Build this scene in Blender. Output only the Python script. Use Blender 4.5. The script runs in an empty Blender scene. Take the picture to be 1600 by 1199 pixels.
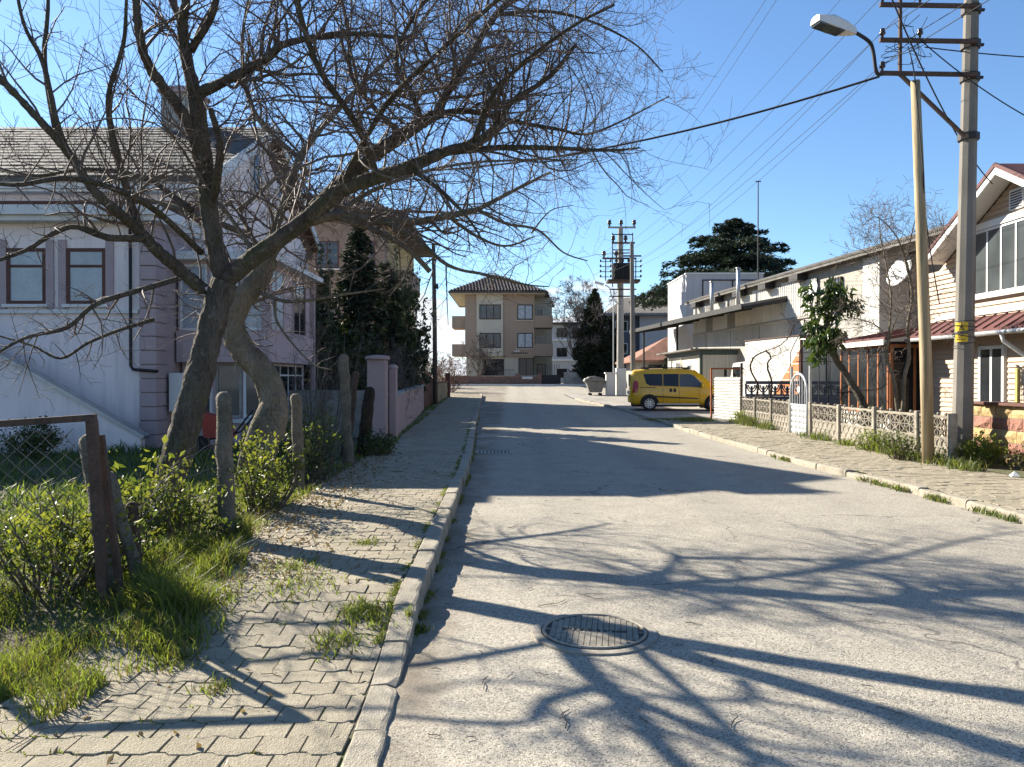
import bpy, bmesh, math, random
import numpy as np
from mathutils import Vector, Matrix, noise

# ------------------------------------------------------------------ camera, sky, sun, exposure
scene = bpy.context.scene
C = scene.collection
R = math.radians
EYE = 1.65                       # eye height
FPX, CX, HY = 1200.0, 800.0, 590.0

cam_d = bpy.data.cameras.new("camera")
cam_d.sensor_width = 36.0
cam_d.lens = 36.0 * FPX / 1600.0
cam_d.clip_start = 0.05
cam_d.clip_end = 4000.0
cam = bpy.data.objects.new("camera", cam_d)
cam.location = (0, 0, EYE)
cam.rotation_euler = (R(90.0) - math.atan((599.5 - HY) / FPX), 0, 0)
C.objects.link(cam)
scene.camera = cam

SUN_AZ, SUN_EL = 50.0, 29.5      # degrees left of the street axis, degrees above the horizon
to_sun = Vector((-math.sin(R(SUN_AZ)) * math.cos(R(SUN_EL)), math.cos(R(SUN_AZ)) * math.cos(R(SUN_EL)), math.sin(R(SUN_EL))))
sun_d = bpy.data.lights.new("sun", 'SUN')
sun_d.energy = 5.0
sun_d.angle = R(0.53)
sun_d.color = (1.0, 0.915, 0.78)
sun = bpy.data.objects.new("sun", sun_d)
sun.rotation_euler = (-to_sun).to_track_quat('-Z', 'Y').to_euler()
sun.location = (-30, 30, 30)
C.objects.link(sun)

world = bpy.data.worlds.new("World")
scene.world = world
world.use_nodes = True
wn = world.node_tree
for n_ in list(wn.nodes):
    wn.nodes.remove(n_)
w_out = wn.nodes.new('ShaderNodeOutputWorld')
w_bg = wn.nodes.new('ShaderNodeBackground')
w_sky = wn.nodes.new('ShaderNodeTexSky')
w_sky.sky_type = 'NISHITA'
w_sky.sun_disc = False
w_sky.sun_elevation = R(SUN_EL)
w_sky.sun_rotation = R(-SUN_AZ)
w_sky.air_density = 1.0
w_sky.dust_density = 0.1
w_sky.ozone_density = 3.0
w_bg.inputs['Strength'].default_value = 0.065
# low cumulus along the horizon, laid out by direction
w_co = wn.nodes.new('ShaderNodeTexCoord')
w_map = wn.nodes.new('ShaderNodeMapping'); w_map.inputs['Scale'].default_value = (3.2, 3.2, 9.0)
w_map.inputs['Location'].default_value = (0.35, 0.0, 0.2)
w_no = wn.nodes.new('ShaderNodeTexNoise'); w_no.inputs['Scale'].default_value = 2.3
w_no.inputs['Detail'].default_value = 7; w_no.inputs['Roughness'].default_value = 0.55
w_sep = wn.nodes.new('ShaderNodeSeparateXYZ')
w_band = wn.nodes.new('ShaderNodeMapRange'); w_band.inputs['From Min'].default_value = 0.06
w_band.inputs['From Max'].default_value = 0.18; w_band.inputs['To Min'].default_value = 0.24; w_band.inputs['To Max'].default_value = -0.25
w_add = wn.nodes.new('ShaderNodeMath'); w_add.operation = 'ADD'
w_rmp = wn.nodes.new('ShaderNodeMapRange'); w_rmp.inputs['From Min'].default_value = 0.56; w_rmp.inputs['From Max'].default_value = 0.68
w_rmp.interpolation_type = 'SMOOTHSTEP'
w_mix = wn.nodes.new('ShaderNodeMix'); w_mix.data_type = 'RGBA'
w_mix.inputs[7].default_value = (5.2, 5.4, 5.7, 1)
L_ = wn.links.new
L_(w_co.outputs['Generated'], w_map.inputs['Vector']); L_(w_map.outputs[0], w_no.inputs['Vector'])
L_(w_co.outputs['Generated'], w_sep.inputs[0]); L_(w_sep.outputs['Z'], w_band.inputs['Value'])
L_(w_no.outputs['Fac'], w_add.inputs[0]); L_(w_band.outputs[0], w_add.inputs[1]); L_(w_add.outputs[0], w_rmp.inputs['Value'])
L_(w_rmp.outputs[0], w_mix.inputs[0]); w_tint = wn.nodes.new('ShaderNodeMix'); w_tint.data_type = 'RGBA'; w_tint.blend_type = 'MULTIPLY'; w_tint.inputs[0].default_value = 1.0
w_tint.inputs[7].default_value = (0.80, 0.94, 1.06, 1)
L_(w_sky.outputs[0], w_tint.inputs[6]); L_(w_tint.outputs[2], w_mix.inputs[6]); L_(w_mix.outputs[2], w_bg.inputs['Color'])
L_(w_bg.outputs[0], w_out.inputs['Surface'])

scene.view_settings.view_transform = 'Standard'
scene.view_settings.look = 'None'
scene.view_settings.gamma = 1.0
scene.view_settings.use_curve_mapping = False
scene.view_settings.exposure = 1.6
scene.render.engine = 'CYCLES'
scene.cycles.use_denoising = True
scene.cycles.max_bounces = 8
scene.cycles.transparent_max_bounces = 16
scene.cycles.sample_clamp_indirect = 8.0

# ------------------------------------------------------------------ helpers
def at(px, py, Y):
    """a point of the place at street depth Y, from a bearing"""
    return Vector(((px - CX) / FPX * Y, Y, EYE + (HY - py) / FPX * Y))

def gz(y):
    t = min(max(y - 26.0, 0.0), 46.0)
    return 0.0205 * t * t / 8 if t < 4 else 0.0205 * (t - 2)

def lerp_table(tab, y):
    if y <= tab[0][0]: return tab[0][1]
    for (a, b), (c, d) in zip(tab, tab[1:]):
        if y <= c: return b + (d - b) * (y - a) / (c - a)
    return tab[-1][1]

def tag(o, label=None, cat=None, group=None, kind=None):
    if label: o['label'] = label
    if cat: o['category'] = cat
    if group: o['group'] = group
    if kind: o['kind'] = kind
    return o

def thing(name, label, cat, loc=(0, 0, 0), rz=0.0, group=None):
    o = bpy.data.objects.new(name, None)
    o.empty_display_size = 0.2
    o.location = loc; o.rotation_euler = (0, 0, rz)
    C.objects.link(o)
    return tag(o, label, cat, group)

def put(name, mesh, parent=None, local=False):
    o = bpy.data.objects.new(name, mesh)
    C.objects.link(o)
    if parent is not None:
        o.parent = parent
        if parent.type == 'EMPTY' and not local:
            o.matrix_parent_inverse = (Matrix.Translation(parent.location) @ parent.rotation_euler.to_matrix().to_4x4()).inverted()
    return o

def copy_tree(o, parent=None):
    c = o.copy(); C.objects.link(c)
    if parent is not None:
        c.parent = parent; c.matrix_parent_inverse = o.matrix_parent_inverse.copy()
    for ch in list(o.children):
        copy_tree(ch, c)
    return c

class MB:
    """collects faces, then links them as one mesh object"""
    def __init__(s): s.v = []; s.f = []; s.m = []
    def add(s, vs, fs, m=0):
        b = len(s.v); s.v.extend([tuple(p) for p in vs])
        for f in fs: s.f.append(tuple(i + b for i in f)); s.m.append(m)
        return s
    def box(s, x0, y0, z0, x1, y1, z1, m=0):
        if x0 > x1: x0, x1 = x1, x0
        if y0 > y1: y0, y1 = y1, y0
        if z0 > z1: z0, z1 = z1, z0
        return s.add([(x0,y0,z0),(x1,y0,z0),(x1,y1,z0),(x0,y1,z0),(x0,y0,z1),(x1,y0,z1),(x1,y1,z1),(x0,y1,z1)],
              [(0,3,2,1),(4,5,6,7),(0,1,5,4),(1,2,6,5),(2,3,7,6),(3,0,4,7)], m)
    def obox(s, c, size, rz=0, rx=0, ry=0, m=0):
        M_ = Matrix.Translation(c) @ Matrix.Rotation(rz, 4, 'Z') @ Matrix.Rotation(ry, 4, 'Y') @ Matrix.Rotation(rx, 4, 'X')
        a, b, d = size[0]/2, size[1]/2, size[2]/2
        vs = [M_ @ Vector(p) for p in ((-a,-b,-d),(a,-b,-d),(a,b,-d),(-a,b,-d),(-a,-b,d),(a,-b,d),(a,b,d),(-a,b,d))]
        return s.add(vs, [(0,3,2,1),(4,5,6,7),(0,1,5,4),(1,2,6,5),(2,3,7,6),(3,0,4,7)], m)
    def beam(s, a, b, w, h, m=0, up=Vector((0,0,1))):
        a = Vector(a); b = Vector(b); d = (b - a).normalized()
        if abs(d.dot(up)) > 0.98: up = Vector((0,1,0))
        sd = d.cross(up).normalized(); u = sd.cross(d).normalized()
        vs = []
        for p in (a, b):
            for i, j in ((-1,-1),(1,-1),(1,1),(-1,1)):
                vs.append(p + sd*(i*w/2) + u*(j*h/2))
        return s.add(vs, [(0,1,2,3),(7,6,5,4),(0,4,5,1),(1,5,6,2),(2,6,7,3),(3,7,4,0)], m)
    def tube(s, pts, rad, n=6, m=0, cap=True):
        pts = [Vector(p) for p in pts]
        if not isinstance(rad, (list, tuple)): rad = [rad]*len(pts)
        b = len(s.v); ref = None
        for i, p in enumerate(pts):
            d = (pts[min(i+1, len(pts)-1)] - pts[max(i-1, 0)])
            if d.length < 1e-9: d = Vector((0,0,1))
            d.normalize()
            if ref is None:
                ref = Vector((1,0,0)) if abs(d.x) < 0.8 else Vector((0,1,0))
            u = ref - d*ref.dot(d)
            if u.length < 1e-6: u = d.orthogonal()
            u.normalize(); w = d.cross(u); ref = u
            for k in range(n):
                a = 2*math.pi*k/n
                q = p + (u*math.cos(a) + w*math.sin(a))*rad[i]
                s.v.append((q.x, q.y, q.z))
        for i in range(len(pts)-1):
            for k in range(n):
                k2 = (k+1) % n
                s.f.append((b+i*n+k, b+i*n+k2, b+(i+1)*n+k2, b+(i+1)*n+k)); s.m.append(m)
        if cap:
            s.f.append(tuple(b+k for k in range(n-1, -1, -1))); s.m.append(m)
            e = b+(len(pts)-1)*n
            s.f.append(tuple(e+k for k in range(n))); s.m.append(m)
        return s
    def extrude(s, poly, vec, m=0):
        """closed prism: polygon (list of 3-D points) swept along vec"""
        n = len(poly); vec = Vector(vec)
        vs = [Vector(p) for p in poly] + [Vector(p)+vec for p in poly]
        fs = [tuple(range(n-1, -1, -1)), tuple(range(n, 2*n))] + [(i, (i+1) % n, n+(i+1) % n, n+i) for i in range(n)]
        return s.add(vs, fs, m)
    def lathe(s, prof, c=(0,0,0), n=16, m=0):
        b = len(s.v)
        for r, z in prof:
            for k in range(n):
                a = 2*math.pi*k/n
                s.v.append((c[0]+r*math.cos(a), c[1]+r*math.sin(a), c[2]+z))
        for i in range(len(prof)-1):
            for k in range(n):
                k2 = (k+1) % n
                s.f.append((b+i*n+k, b+i*n+k2, b+(i+1)*n+k2, b+(i+1)*n+k)); s.m.append(m)
        s.f.append(tuple(b+k for k in range(n-1, -1, -1))); s.m.append(m)
        e = b+(len(prof)-1)*n
        s.f.append(tuple(e+k for k in range(n))); s.m.append(m)
        return s
    def mesh(s, name, mats, smooth=False):
        me = bpy.data.meshes.new(name)
        me.from_pydata(s.v, [], s.f)
        for mt in (mats if isinstance(mats, (list, tuple)) else [mats]): me.materials.append(mt)
        if any(s.m): me.polygons.foreach_set('material_index', s.m)
        if smooth: me.polygons.foreach_set('use_smooth', [True]*len(me.polygons))
        me.update()
        return me
    def build(s, name, mats, parent=None, smooth=False, local=False, bevel=0.0, fix=False):
        me = s.mesh(name, mats, smooth)
        if fix or bevel:
            bm = bmesh.new(); bm.from_mesh(me)
            if fix: bmesh.ops.recalc_face_normals(bm, faces=bm.faces)
            if bevel:
                ed = [e for e in bm.edges if len(e.link_faces) == 2 and e.calc_face_angle(0) > 0.5]
                bmesh.ops.bevel(bm, geom=ed, offset=bevel, segments=1, affect='EDGES', clamp_overlap=True)
            bm.to_mesh(me); bm.free()
        return put(name, me, parent, local)

def np_mesh(name, verts, faces_flat, face_sizes, mats, mat_idx=None, smooth=False):
    me = bpy.data.meshes.new(name)
    nv = len(verts); nf = len(face_sizes)
    me.vertices.add(nv); me.vertices.foreach_set('co', np.asarray(verts, dtype=np.float32).ravel())
    me.loops.add(len(faces_flat)); me.loops.foreach_set('vertex_index', np.asarray(faces_flat, dtype=np.int32))
    me.polygons.add(nf)
    st = np.zeros(nf, dtype=np.int32); st[1:] = np.cumsum(face_sizes)[:-1]
    me.polygons.foreach_set('loop_start', st)
    me.polygons.foreach_set('loop_total', np.asarray(face_sizes, dtype=np.int32))
    for mt in (mats if isinstance(mats, (list, tuple)) else [mats]): me.materials.append(mt)
    if mat_idx is not None: me.polygons.foreach_set('material_index', np.asarray(mat_idx, dtype=np.int32))
    if smooth: me.polygons.foreach_set('use_smooth', np.ones(nf, dtype=bool))
    me.update(calc_edges=True)
    return me

def leaves_mesh(name, cen, size, mats, seed=0, aspect=0.45, droop=0.0, out=None, nmat=1, spread=1.0):
    """many small folded leaves: cen Nx3 centres, size scalar/N, out Nx3 preferred axis"""
    rg = np.random.default_rng(seed); N = len(cen); cen = np.asarray(cen, dtype=np.float64)
    ax = rg.normal(size=(N, 3))
    if out is not None: ax = ax*spread + np.asarray(out)
    ax[:, 2] -= droop
    ax /= np.linalg.norm(ax, axis=1)[:, None] + 1e-9
    t = rg.normal(size=(N, 3)); sd = np.cross(ax, t); sd /= np.linalg.norm(sd, axis=1)[:, None] + 1e-9
    nn = np.cross(ax, sd)
    L = (size*(0.4 + 1.2*rg.random(N)**1.3))[:, None]; W = L*aspect*(0.8 + 0.4*rg.random(N))[:, None]
    f = L*0.12
    v = np.stack([cen - ax*L*0.5, cen + sd*W*0.5 + nn*f, cen + ax*L*0.5, cen - sd*W*0.5 + nn*f], axis=1)
    b = np.arange(N)*4
    fa = np.stack([b, b+1, b+2, b, b+2, b+3], axis=1).ravel()
    mi = np.repeat(rg.integers(0, nmat, N), 2) if nmat > 1 else None
    return np_mesh(name, v.reshape(-1, 3), fa, np.full(2*N, 3), mats, mi)

def grass_mesh(name, pos, h, mats, seed=0, width=0.006, lean=0.5, nmat=1):
    """bent blades: pos Nx3, h N"""
    rg = np.random.default_rng(seed); N = len(pos); pos = np.asarray(pos, dtype=np.float64); h = np.asarray(h)[:, None]
    a = rg.random(N)*2*np.pi; d = np.stack([np.cos(a), np.sin(a), np.zeros(N)], 1)
    b_ = rg.random(N)*2*np.pi; s_ = np.stack([np.cos(b_), np.sin(b_), np.zeros(N)], 1)
    ln = (lean*(0.25 + rg.random(N)))[:, None]; w = width*(0.6 + 0.8*rg.random(N))[:, None]
    up = np.array([0, 0, 1.0])
    p1 = pos + up*h*0.55 + d*h*ln*0.3; p2 = pos + up*h*(1 - 0.25*ln) + d*h*ln
    v = np.stack([pos - s_*w, pos + s_*w, p1 + s_*w*0.75, p1 - s_*w*0.75, p2], axis=1)
    b = np.arange(N)*5
    fa = np.stack([b, b+1, b+2, b+3, b+3, b+2, b+4], axis=1).ravel()
    mi = np.repeat(rg.integers(0, nmat, N), 2) if nmat > 1 else None
    return np_mesh(name, v.reshape(-1, 3), fa, np.tile([4, 3], N), mats, mi)

# ------------------------------------------------------------------ materials
def S(r, g, b, k=1.0):
    f = lambda c: (c/12.92 if c <= 0.04045 else ((c+0.055)/1.055)**2.4)
    return (f(r/255)*k, f(g/255)*k, f(b/255)*k)

class NT:
    def __init__(s, name):
        s.mat = bpy.data.materials.new(name); s.mat.use_nodes = True
        s.t = s.mat.node_tree
        for n in list(s.t.nodes): s.t.nodes.remove(n)
        s.out = s.t.nodes.new('ShaderNodeOutputMaterial')
        s.pos = s.t.nodes.new('ShaderNodeNewGeometry').outputs['Position']
    def n(s, typ, **kw):
        nd = s.t.nodes.new('ShaderNode' + typ)
        for k, v in kw.items():
            if k.startswith('_'): setattr(nd, k[1:], v)
            else:
                key = int(k[1:]) if k[0] == 'i' and k[1:].isdigit() else k.replace('__', ' ')
                sk = nd.inputs[key]
                if isinstance(v, bpy.types.NodeSocket): s.t.links.new(v, sk)
                elif isinstance(v, tuple) and len(v) == 3 and sk.type == 'RGBA': sk.default_value = (*v, 1)
                else: sk.default_value = v
        return nd
    def noise(s, scale, detail=4, vec=None, rough=0.55, dist=0.0):
        return s.n('TexNoise', Vector=vec if vec is not None else s.pos, Scale=scale, Detail=detail, Roughness=rough, Distortion=dist).outputs['Fac']
    def stretch(s, sx, sy, sz):
        return s.n('Mapping', Vector=s.pos, Scale=(sx, sy, sz)).outputs[0]
    def ramp(s, fac, a, b, lo=0.0, hi=1.0):
        return s.n('MapRange', Value=fac, From__Min=a, From__Max=b, To__Min=lo, To__Max=hi).outputs[0]
    def mix(s, f, a, b, mode='MIX'):
        nd = s.n('Mix', _data_type='RGBA', _blend_type=mode)
        for v, i in ((f, 0), (a, 6), (b, 7)):
            sk = nd.inputs[i]
            if isinstance(v, bpy.types.NodeSocket): s.t.links.new(v, sk)
            else: sk.default_value = (*v, 1) if isinstance(v, tuple) else v
        return nd.outputs[2]
    def math(s, op, a, b=0.0, c=0.0):
        nd = s.n('Math', _operation=op)
        for i, v in enumerate((a, b, c)):
            if isinstance(v, bpy.types.NodeSocket): s.t.links.new(v, nd.inputs[i])
            else: nd.inputs[i].default_value = v
        return nd.outputs[0]
    def bump(s, h, st, dist=0.02):
        return s.n('Bump', Height=h, Strength=st, Distance=dist).outputs[0]
    def finish(s, col, rough=0.8, normal=None, spec=0.3, metal=0.0, **kw):
        p = s.n('BsdfPrincipled', Base__Color=col, Roughness=rough, Metallic=metal)
        p.inputs['Specular IOR Level'].default_value = spec
        if normal is not None: s.t.links.new(normal, p.inputs['Normal'])
        for k, v in kw.items(): p.inputs[k.replace('__', ' ')].default_value = v
        s.t.links.new(p.outputs[0], s.out.inputs['Surface'])
        return s.mat

def surf(name, col, rough=0.8, var=0.12, scale=1.5, fine=30.0, bump=0.15, streak=0.0, dirt=None, spec=0.3, metal=0.0, rand=0.0, bdist=0.01):
    t = NT(name)
    a = t.noise(scale, 5); b = t.noise(fine, 3)
    f = t.math('ADD', t.math('MULTIPLY', a, 0.6), t.math('MULTIPLY', b, 0.4))
    lo = tuple(c*(1-2*var) for c in col); hi = tuple(min(c*(1+2*var), 0.95) for c in col)
    c = t.mix(t.ramp(f, 0.3, 0.7), lo, hi)
    if streak:
        sv = t.noise(1.0, 4, t.stretch(5.0, 5.0, 0.35))
        c = t.mix(t.math('MULTIPLY', t.ramp(sv, 0.5, 0.75), streak), c, dirt or tuple(x*0.45 for x in col))
    elif dirt:
        sv = t.noise(scale*2.2, 6, None, 0.7)
        c = t.mix(t.ramp(sv, 0.52, 0.66, 0, 0.8), c, dirt)
    if rand:
        rn = t.n('ObjectInfo').outputs['Random']
        c = t.mix(1.0, c, t.n('CombineXYZ', X=t.ramp(rn, 0, 1, 1-rand, 1+rand), Y=t.ramp(rn, 0, 1, 1-rand, 1+rand), Z=t.ramp(rn, 0, 1, 1-rand*1.1, 1+rand*0.9)).outputs[0], 'MULTIPLY')
    return t.finish(c, rough, t.bump(b, bump, bdist) if bump else None, spec, metal)

def leafmat(name, c1, c2, trans=0.45, rough=0.5, scale=6.0):
    t = NT(name)
    c = t.mix(t.ramp(t.noise(scale, 3), 0.35, 0.65), c1, c2)
    p = t.n('BsdfPrincipled', Base__Color=c, Roughness=rough); p.inputs['Specular IOR Level'].default_value = 0.35
    tr = t.n('BsdfTranslucent', Color=t.mix(1.0, c, (1.5, 1.45, 0.7), 'MULTIPLY'))
    mx = t.n('MixShader', i0=trans, i1=p.outputs[0], i2=tr.outputs[0])
    t.t.links.new(mx.outputs[0], t.out.inputs['Surface'])
    return t.mat

def glassmat(name, tint=(0.016, 0.018, 0.02), rough=0.03, spec=0.38, wav=0.0):
    t = NT(name)
    n = t.bump(t.noise(1.2, 2), 0.06, 0.05) if wav else None
    return t.finish(t.mix(t.ramp(t.noise(1.1, 2), 0.35, 0.7), tint, tuple(c*1.6 for c in tint)), rough, n, spec)

m_white = surf('white_paint', (0.62, 0.62, 0.60), 0.5, 0.05, 2, 25, 0.05)
m_black = surf('black_rubber', (0.018, 0.018, 0.02), 0.7, 0.1, 4, 40, 0.1)
m_darkmetal = surf('dark_metal', (0.035, 0.033, 0.032), 0.6, 0.15, 5, 40, 0.1, metal=0.3)
m_rust = surf('rusty_steel', (0.085, 0.055, 0.042), 0.85, 0.25, 6, 50, 0.4, dirt=(0.05, 0.042, 0.036))
m_galv = surf('galvanised_steel', (0.42, 0.43, 0.43), 0.45, 0.1, 4, 30, 0.05, metal=0.6)
m_conc = surf('grey_concrete', (0.30, 0.29, 0.265), 0.9, 0.16, 3, 60, 0.45, dirt=(0.17, 0.165, 0.15), rand=0.1)
m_glass = glassmat('window_glass')
m_glass_blue = glassmat('reflecting_glass', (0.05, 0.06, 0.07), 0.02, 0.6)
# ------------------------------------------------------------------ ground, road, kerbs, pavements
KL = [(-8,-0.40),(0,-0.5),(3.25,-0.57),(5,-0.63),(7,-0.66),(13.2,-0.74),(17,-0.86),(25.7,-1.2),(41.5,-1.66),(50,-1.9)]
KR = [(-8,6.2),(8.6,5.74),(11.3,5.66),(14.45,5.42),(21.3,5.3),(27.5,5.36),(35,4.96),(43,3.94),(47,3.5),(52,3.4)]
def kl(y): return lerp_table(KL, y)
def kr(y): return lerp_table(KR, y)
def sstep(a, b, x):
    t = min(max((x-a)/(b-a), 0), 1); return t*t*(3-2*t)
def sz(y): return gz(y) + 0.022 + 0.138*sstep(4.2, 5.6, y)       # left pavement level (dropped at the drive)
def wl(y): return lerp_table([(0,-2.5),(9,-2.62),(15,-2.75),(20,-3.2),(33,-3.7),(50,-4.2)], y)   # left edge of left pavement
def gl(x, y): return sz(y) - 0.03 + 0.02*noise.noise(Vector((x*0.9, y*0.9, 0)))    # garden level

def asphalt():
    t = NT('worn_asphalt')
    big = t.noise(0.35, 4); mid = t.noise(2.2, 5, None, 0.65); fin = t.noise(120, 2); agg = t.n('TexVoronoi', Vector=t.pos, Scale=112.0).outputs['Color']
    ag = t.n('SeparateColor', Color=agg).outputs[0]
    c = t.mix(t.ramp(mid, 0.3, 0.72), (0.305, 0.277, 0.222), (0.42, 0.383, 0.31))
    c = t.mix(t.ramp(big, 0.42, 0.62, 0, 0.45), c, (0.355, 0.327, 0.27))
    c = t.mix(t.math('MULTIPLY', t.ramp(ag, 0.72, 0.95), 0.55), c, (0.60, 0.55, 0.46))
    c = t.mix(t.math('MULTIPLY', t.ramp(ag, 0.30, 0.06), 0.7), c, (0.07, 0.066, 0.062))
    pat = t.noise(7, 6, None, 0.75)
    c = t.mix(t.ramp(pat, 0.58, 0.72, 0, 0.5), c, (0.19, 0.18, 0.165))
    sx = t.n('SeparateXYZ', Vector=t.pos).outputs[0]
    dm = t.math('MULTIPLY', t.ramp(t.math('ADD', sx, t.math('MULTIPLY', t.noise(3.0, 5, None, 0.7), -0.75)), -0.62, -0.95), t.ramp(t.noise(0.9, 3), 0.3, 0.55))
    c = t.mix(t.math('MULTIPLY', dm, 0.75), c, (0.17, 0.135, 0.095))
    st_ = t.noise(0.9, 5, None, 0.6)
    c = t.mix(t.ramp(st_, 0.6, 0.74, 0, 0.35), c, (0.2, 0.19, 0.175))
    # hairline cracks
    wv = t.n('VectorMath', _operation='ADD', i0=t.pos, i1=t.n('VectorMath', _operation='SCALE', i0=t.n('TexNoise', Vector=t.pos, Scale=1.3, Detail=5.0).outputs['Color'], Scale=1.4).outputs[0]).outputs[0]
    cr = t.n('TexVoronoi', _feature='DISTANCE_TO_EDGE', Vector=wv, Scale=0.28).outputs[0]
    c = t.mix(t.math('MULTIPLY', t.ramp(cr, 0.006, 0.0015), t.ramp(t.noise(0.5, 2), 0.45, 0.6, 0, 0.75)), c, (0.05, 0.048, 0.045))
    ln = t.n('TexWave', _wave_type='BANDS', _bands_direction='X', Vector=t.pos, Scale=0.172, Distortion=1.2, Detail=2.0, Phase__Offset=0.6).outputs['Fac']
    c = t.mix(t.math('MULTIPLY', t.ramp(ln, 0.55, 0.95), t.ramp(t.noise(0.6, 4, t.stretch(1, 0.25, 1)), 0.35, 0.65, 0.05, 0.32)), c, (0.19, 0.178, 0.16))
    oil = t.noise(1.7, 3, None, 0.5)
    c = t.mix(t.ramp(oil, 0.70, 0.76, 0, 0.5), c, (0.10, 0.095, 0.088))
    h = t.math('ADD', t.math('MULTIPLY', ag, 0.6), t.math('MULTIPLY', fin, 0.5))
    return t.finish(c, 0.88, t.bump(h, 1.0, 0.012), 0.3)
m_road = asphalt()

def earth(name, c1, c2, c3):
    t = NT(name)
    a = t.noise(1.6, 6, None, 0.65); b = t.noise(22, 4)
    c = t.mix(t.ramp(a, 0.38, 0.6), c1, c2); c = t.mix(t.ramp(b, 0.45, 0.7, 0, 0.6), c, c3)
    return t.finish(c, 0.95, t.bump(t.math('ADD', a, b), 0.6, 0.03), 0.1)
m_dirt = earth('garden_soil', (0.10, 0.085, 0.06), (0.07, 0.085, 0.035), (0.16, 0.135, 0.10))
m_field = earth('verge_soil', (0.13, 0.115, 0.085), (0.085, 0.10, 0.04), (0.2, 0.18, 0.14))
m_apron = surf('dusty_concrete_apron', (0.27, 0.25, 0.22), 0.9, 0.18, 0.9, 40, 0.3, dirt=(0.16, 0.15, 0.125))

def joint_mat():
    t = NT('mossy_joint')
    c = t.mix(t.ramp(t.noise(3.5, 5), 0.42, 0.6), (0.09, 0.08, 0.06), (0.10, 0.125, 0.03))
    return t.finish(c, 0.95, t.bump(t.noise(60, 3), 0.5, 0.01), 0.1)
m_joint = joint_mat()
def paver_mat(name, base):
    t = NT(name)
    rn = t.n('ObjectInfo').outputs['Random']; big = t.noise(0.8, 4); mid = t.noise(9, 5, None, 0.65); fin = t.noise(140, 2)
    c = t.mix(t.ramp(mid, 0.32, 0.7), tuple(x*0.78 for x in base), tuple(x*1.15 for x in base))
    c = t.mix(t.math('MULTIPLY', t.ramp(rn, 0, 1), 0.35), c, tuple(x*0.72 for x in base))
    c = t.mix(t.ramp(big, 0.5, 0.68, 0, 0.35), c, (0.17, 0.165, 0.10))
    sp_ = t.noise(75, 3, None, 0.7)
    c = t.mix(t.ramp(sp_, 0.52, 0.66, 0, 0.6), c, tuple(x*0.42 for x in base))
    c = t.mix(t.ramp(fin, 0.55, 0.72, 0, 0.5), c, tuple(min(x*1.5, .7) for x in base))
    c = t.mix(t.ramp(t.noise(2.3, 5, None, .7), 0.56, 0.72, 0, 0.5), c, (0.115, 0.11, 0.085))
    return t.finish(c, 0.9, t.bump(t.math('ADD', t.math('ADD', mid, fin), sp_), 0.75, 0.010), 0.25)
m_paver = paver_mat('paving_stone', (0.33, 0.29, 0.215))
m_kerb = paver_mat('kerb_concrete', (0.35, 0.315, 0.25))

# terrain sheet
ys = [-80, -20, 0, 10, 20] + [20 + 1.0*i for i in range(1, 60)] + [90, 120, 200, 400, 1200]
xs = [-900, -200, -60, -30, -15, -8, -4, 0, 4, 8, 15, 30, 60, 200, 900]
mb = MB(); mb.v = [(x, y, gz(y)-0.05) for y in ys for x in xs]; nx = len(xs)
for j in range(len(ys)-1):
    for i in range(nx-1):
        mb.f.append((j*nx+i, j*nx+i+1, (j+1)*nx+i+1, (j+1)*nx+i)); mb.m.append(0)
tag(mb.build('ground', m_field, smooth=True), kind='structure')

def strip(name, fx0, fx1, y0, y1, fz, mat, dy=0.5, n=8, bumpy=0.0):
    mb = MB(); rows = int(round((y1-y0)/dy))
    for j in range(rows+1):
        y = y0 + (y1-y0)*j/rows
        for i in range(n+1):
            x = fx0(y) + (fx1(y)-fx0(y))*i/n
            mb.v.append((x, y, fz(x, y) + (bumpy*noise.noise(Vector((x*0.7, y*0.5, 3))) if 0 < i < n else 0)))
    for j in range(rows):
        for i in range(n):
            mb.f.append((j*(n+1)+i, j*(n+1)+i+1, (j+1)*(n+1)+i+1, (j+1)*(n+1)+i)); mb.m.append(0)
    return tag(mb.build(name, mat, smooth=True), kind='structure')

road = strip('road', lambda y: kl(y)-0.1, lambda y: kr(y)+0.1, -10, 52, lambda x, y: gz(y), m_road, 0.5, 14, 0.012)
strip('cross_road', lambda y: -140, lambda y: 140, 52, 70.6, lambda x, y: gz(y), m_road, 1.0, 8)
strip('garden_ground', lambda y: -45, lambda y: wl(y)+0.35, -6, 49, gl, m_dirt, 0.5, 40)
strip('pavement_bed', lambda y: wl(y)+0.3, lambda y: kl(y)-0.12, -6, 49, lambda x, y: sz(y)-0.009, m_joint, 0.25, 4)
strip('far_pavement', lambda y: -140, lambda y: 140, 70.6, 72.4, lambda x, y: gz(y)+0.13, m_apron, 0.9, 4)
strip('forecourt', lambda y: kr(y)+0.16, lambda y: 16.0, 27.0, 52, lambda x, y: gz(y)+0.06*sstep(0, 0.5, x-kr(y)), m_apron, 0.5, 24, 0.02)
right_walk_bed = strip('right_pavement_bed', lambda y: kr(y)+0.14, lambda y: 7.95, -6, 27.0, lambda x, y: 0.097, m_joint, 0.25, 4)
strip('right_garden_ground', lambda y: 7.95, lambda y: 40, -6, 27.0, lambda x, y: 0.09+0.01*math.sin(x*3+y), m_field, 1.0, 12)

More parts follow.
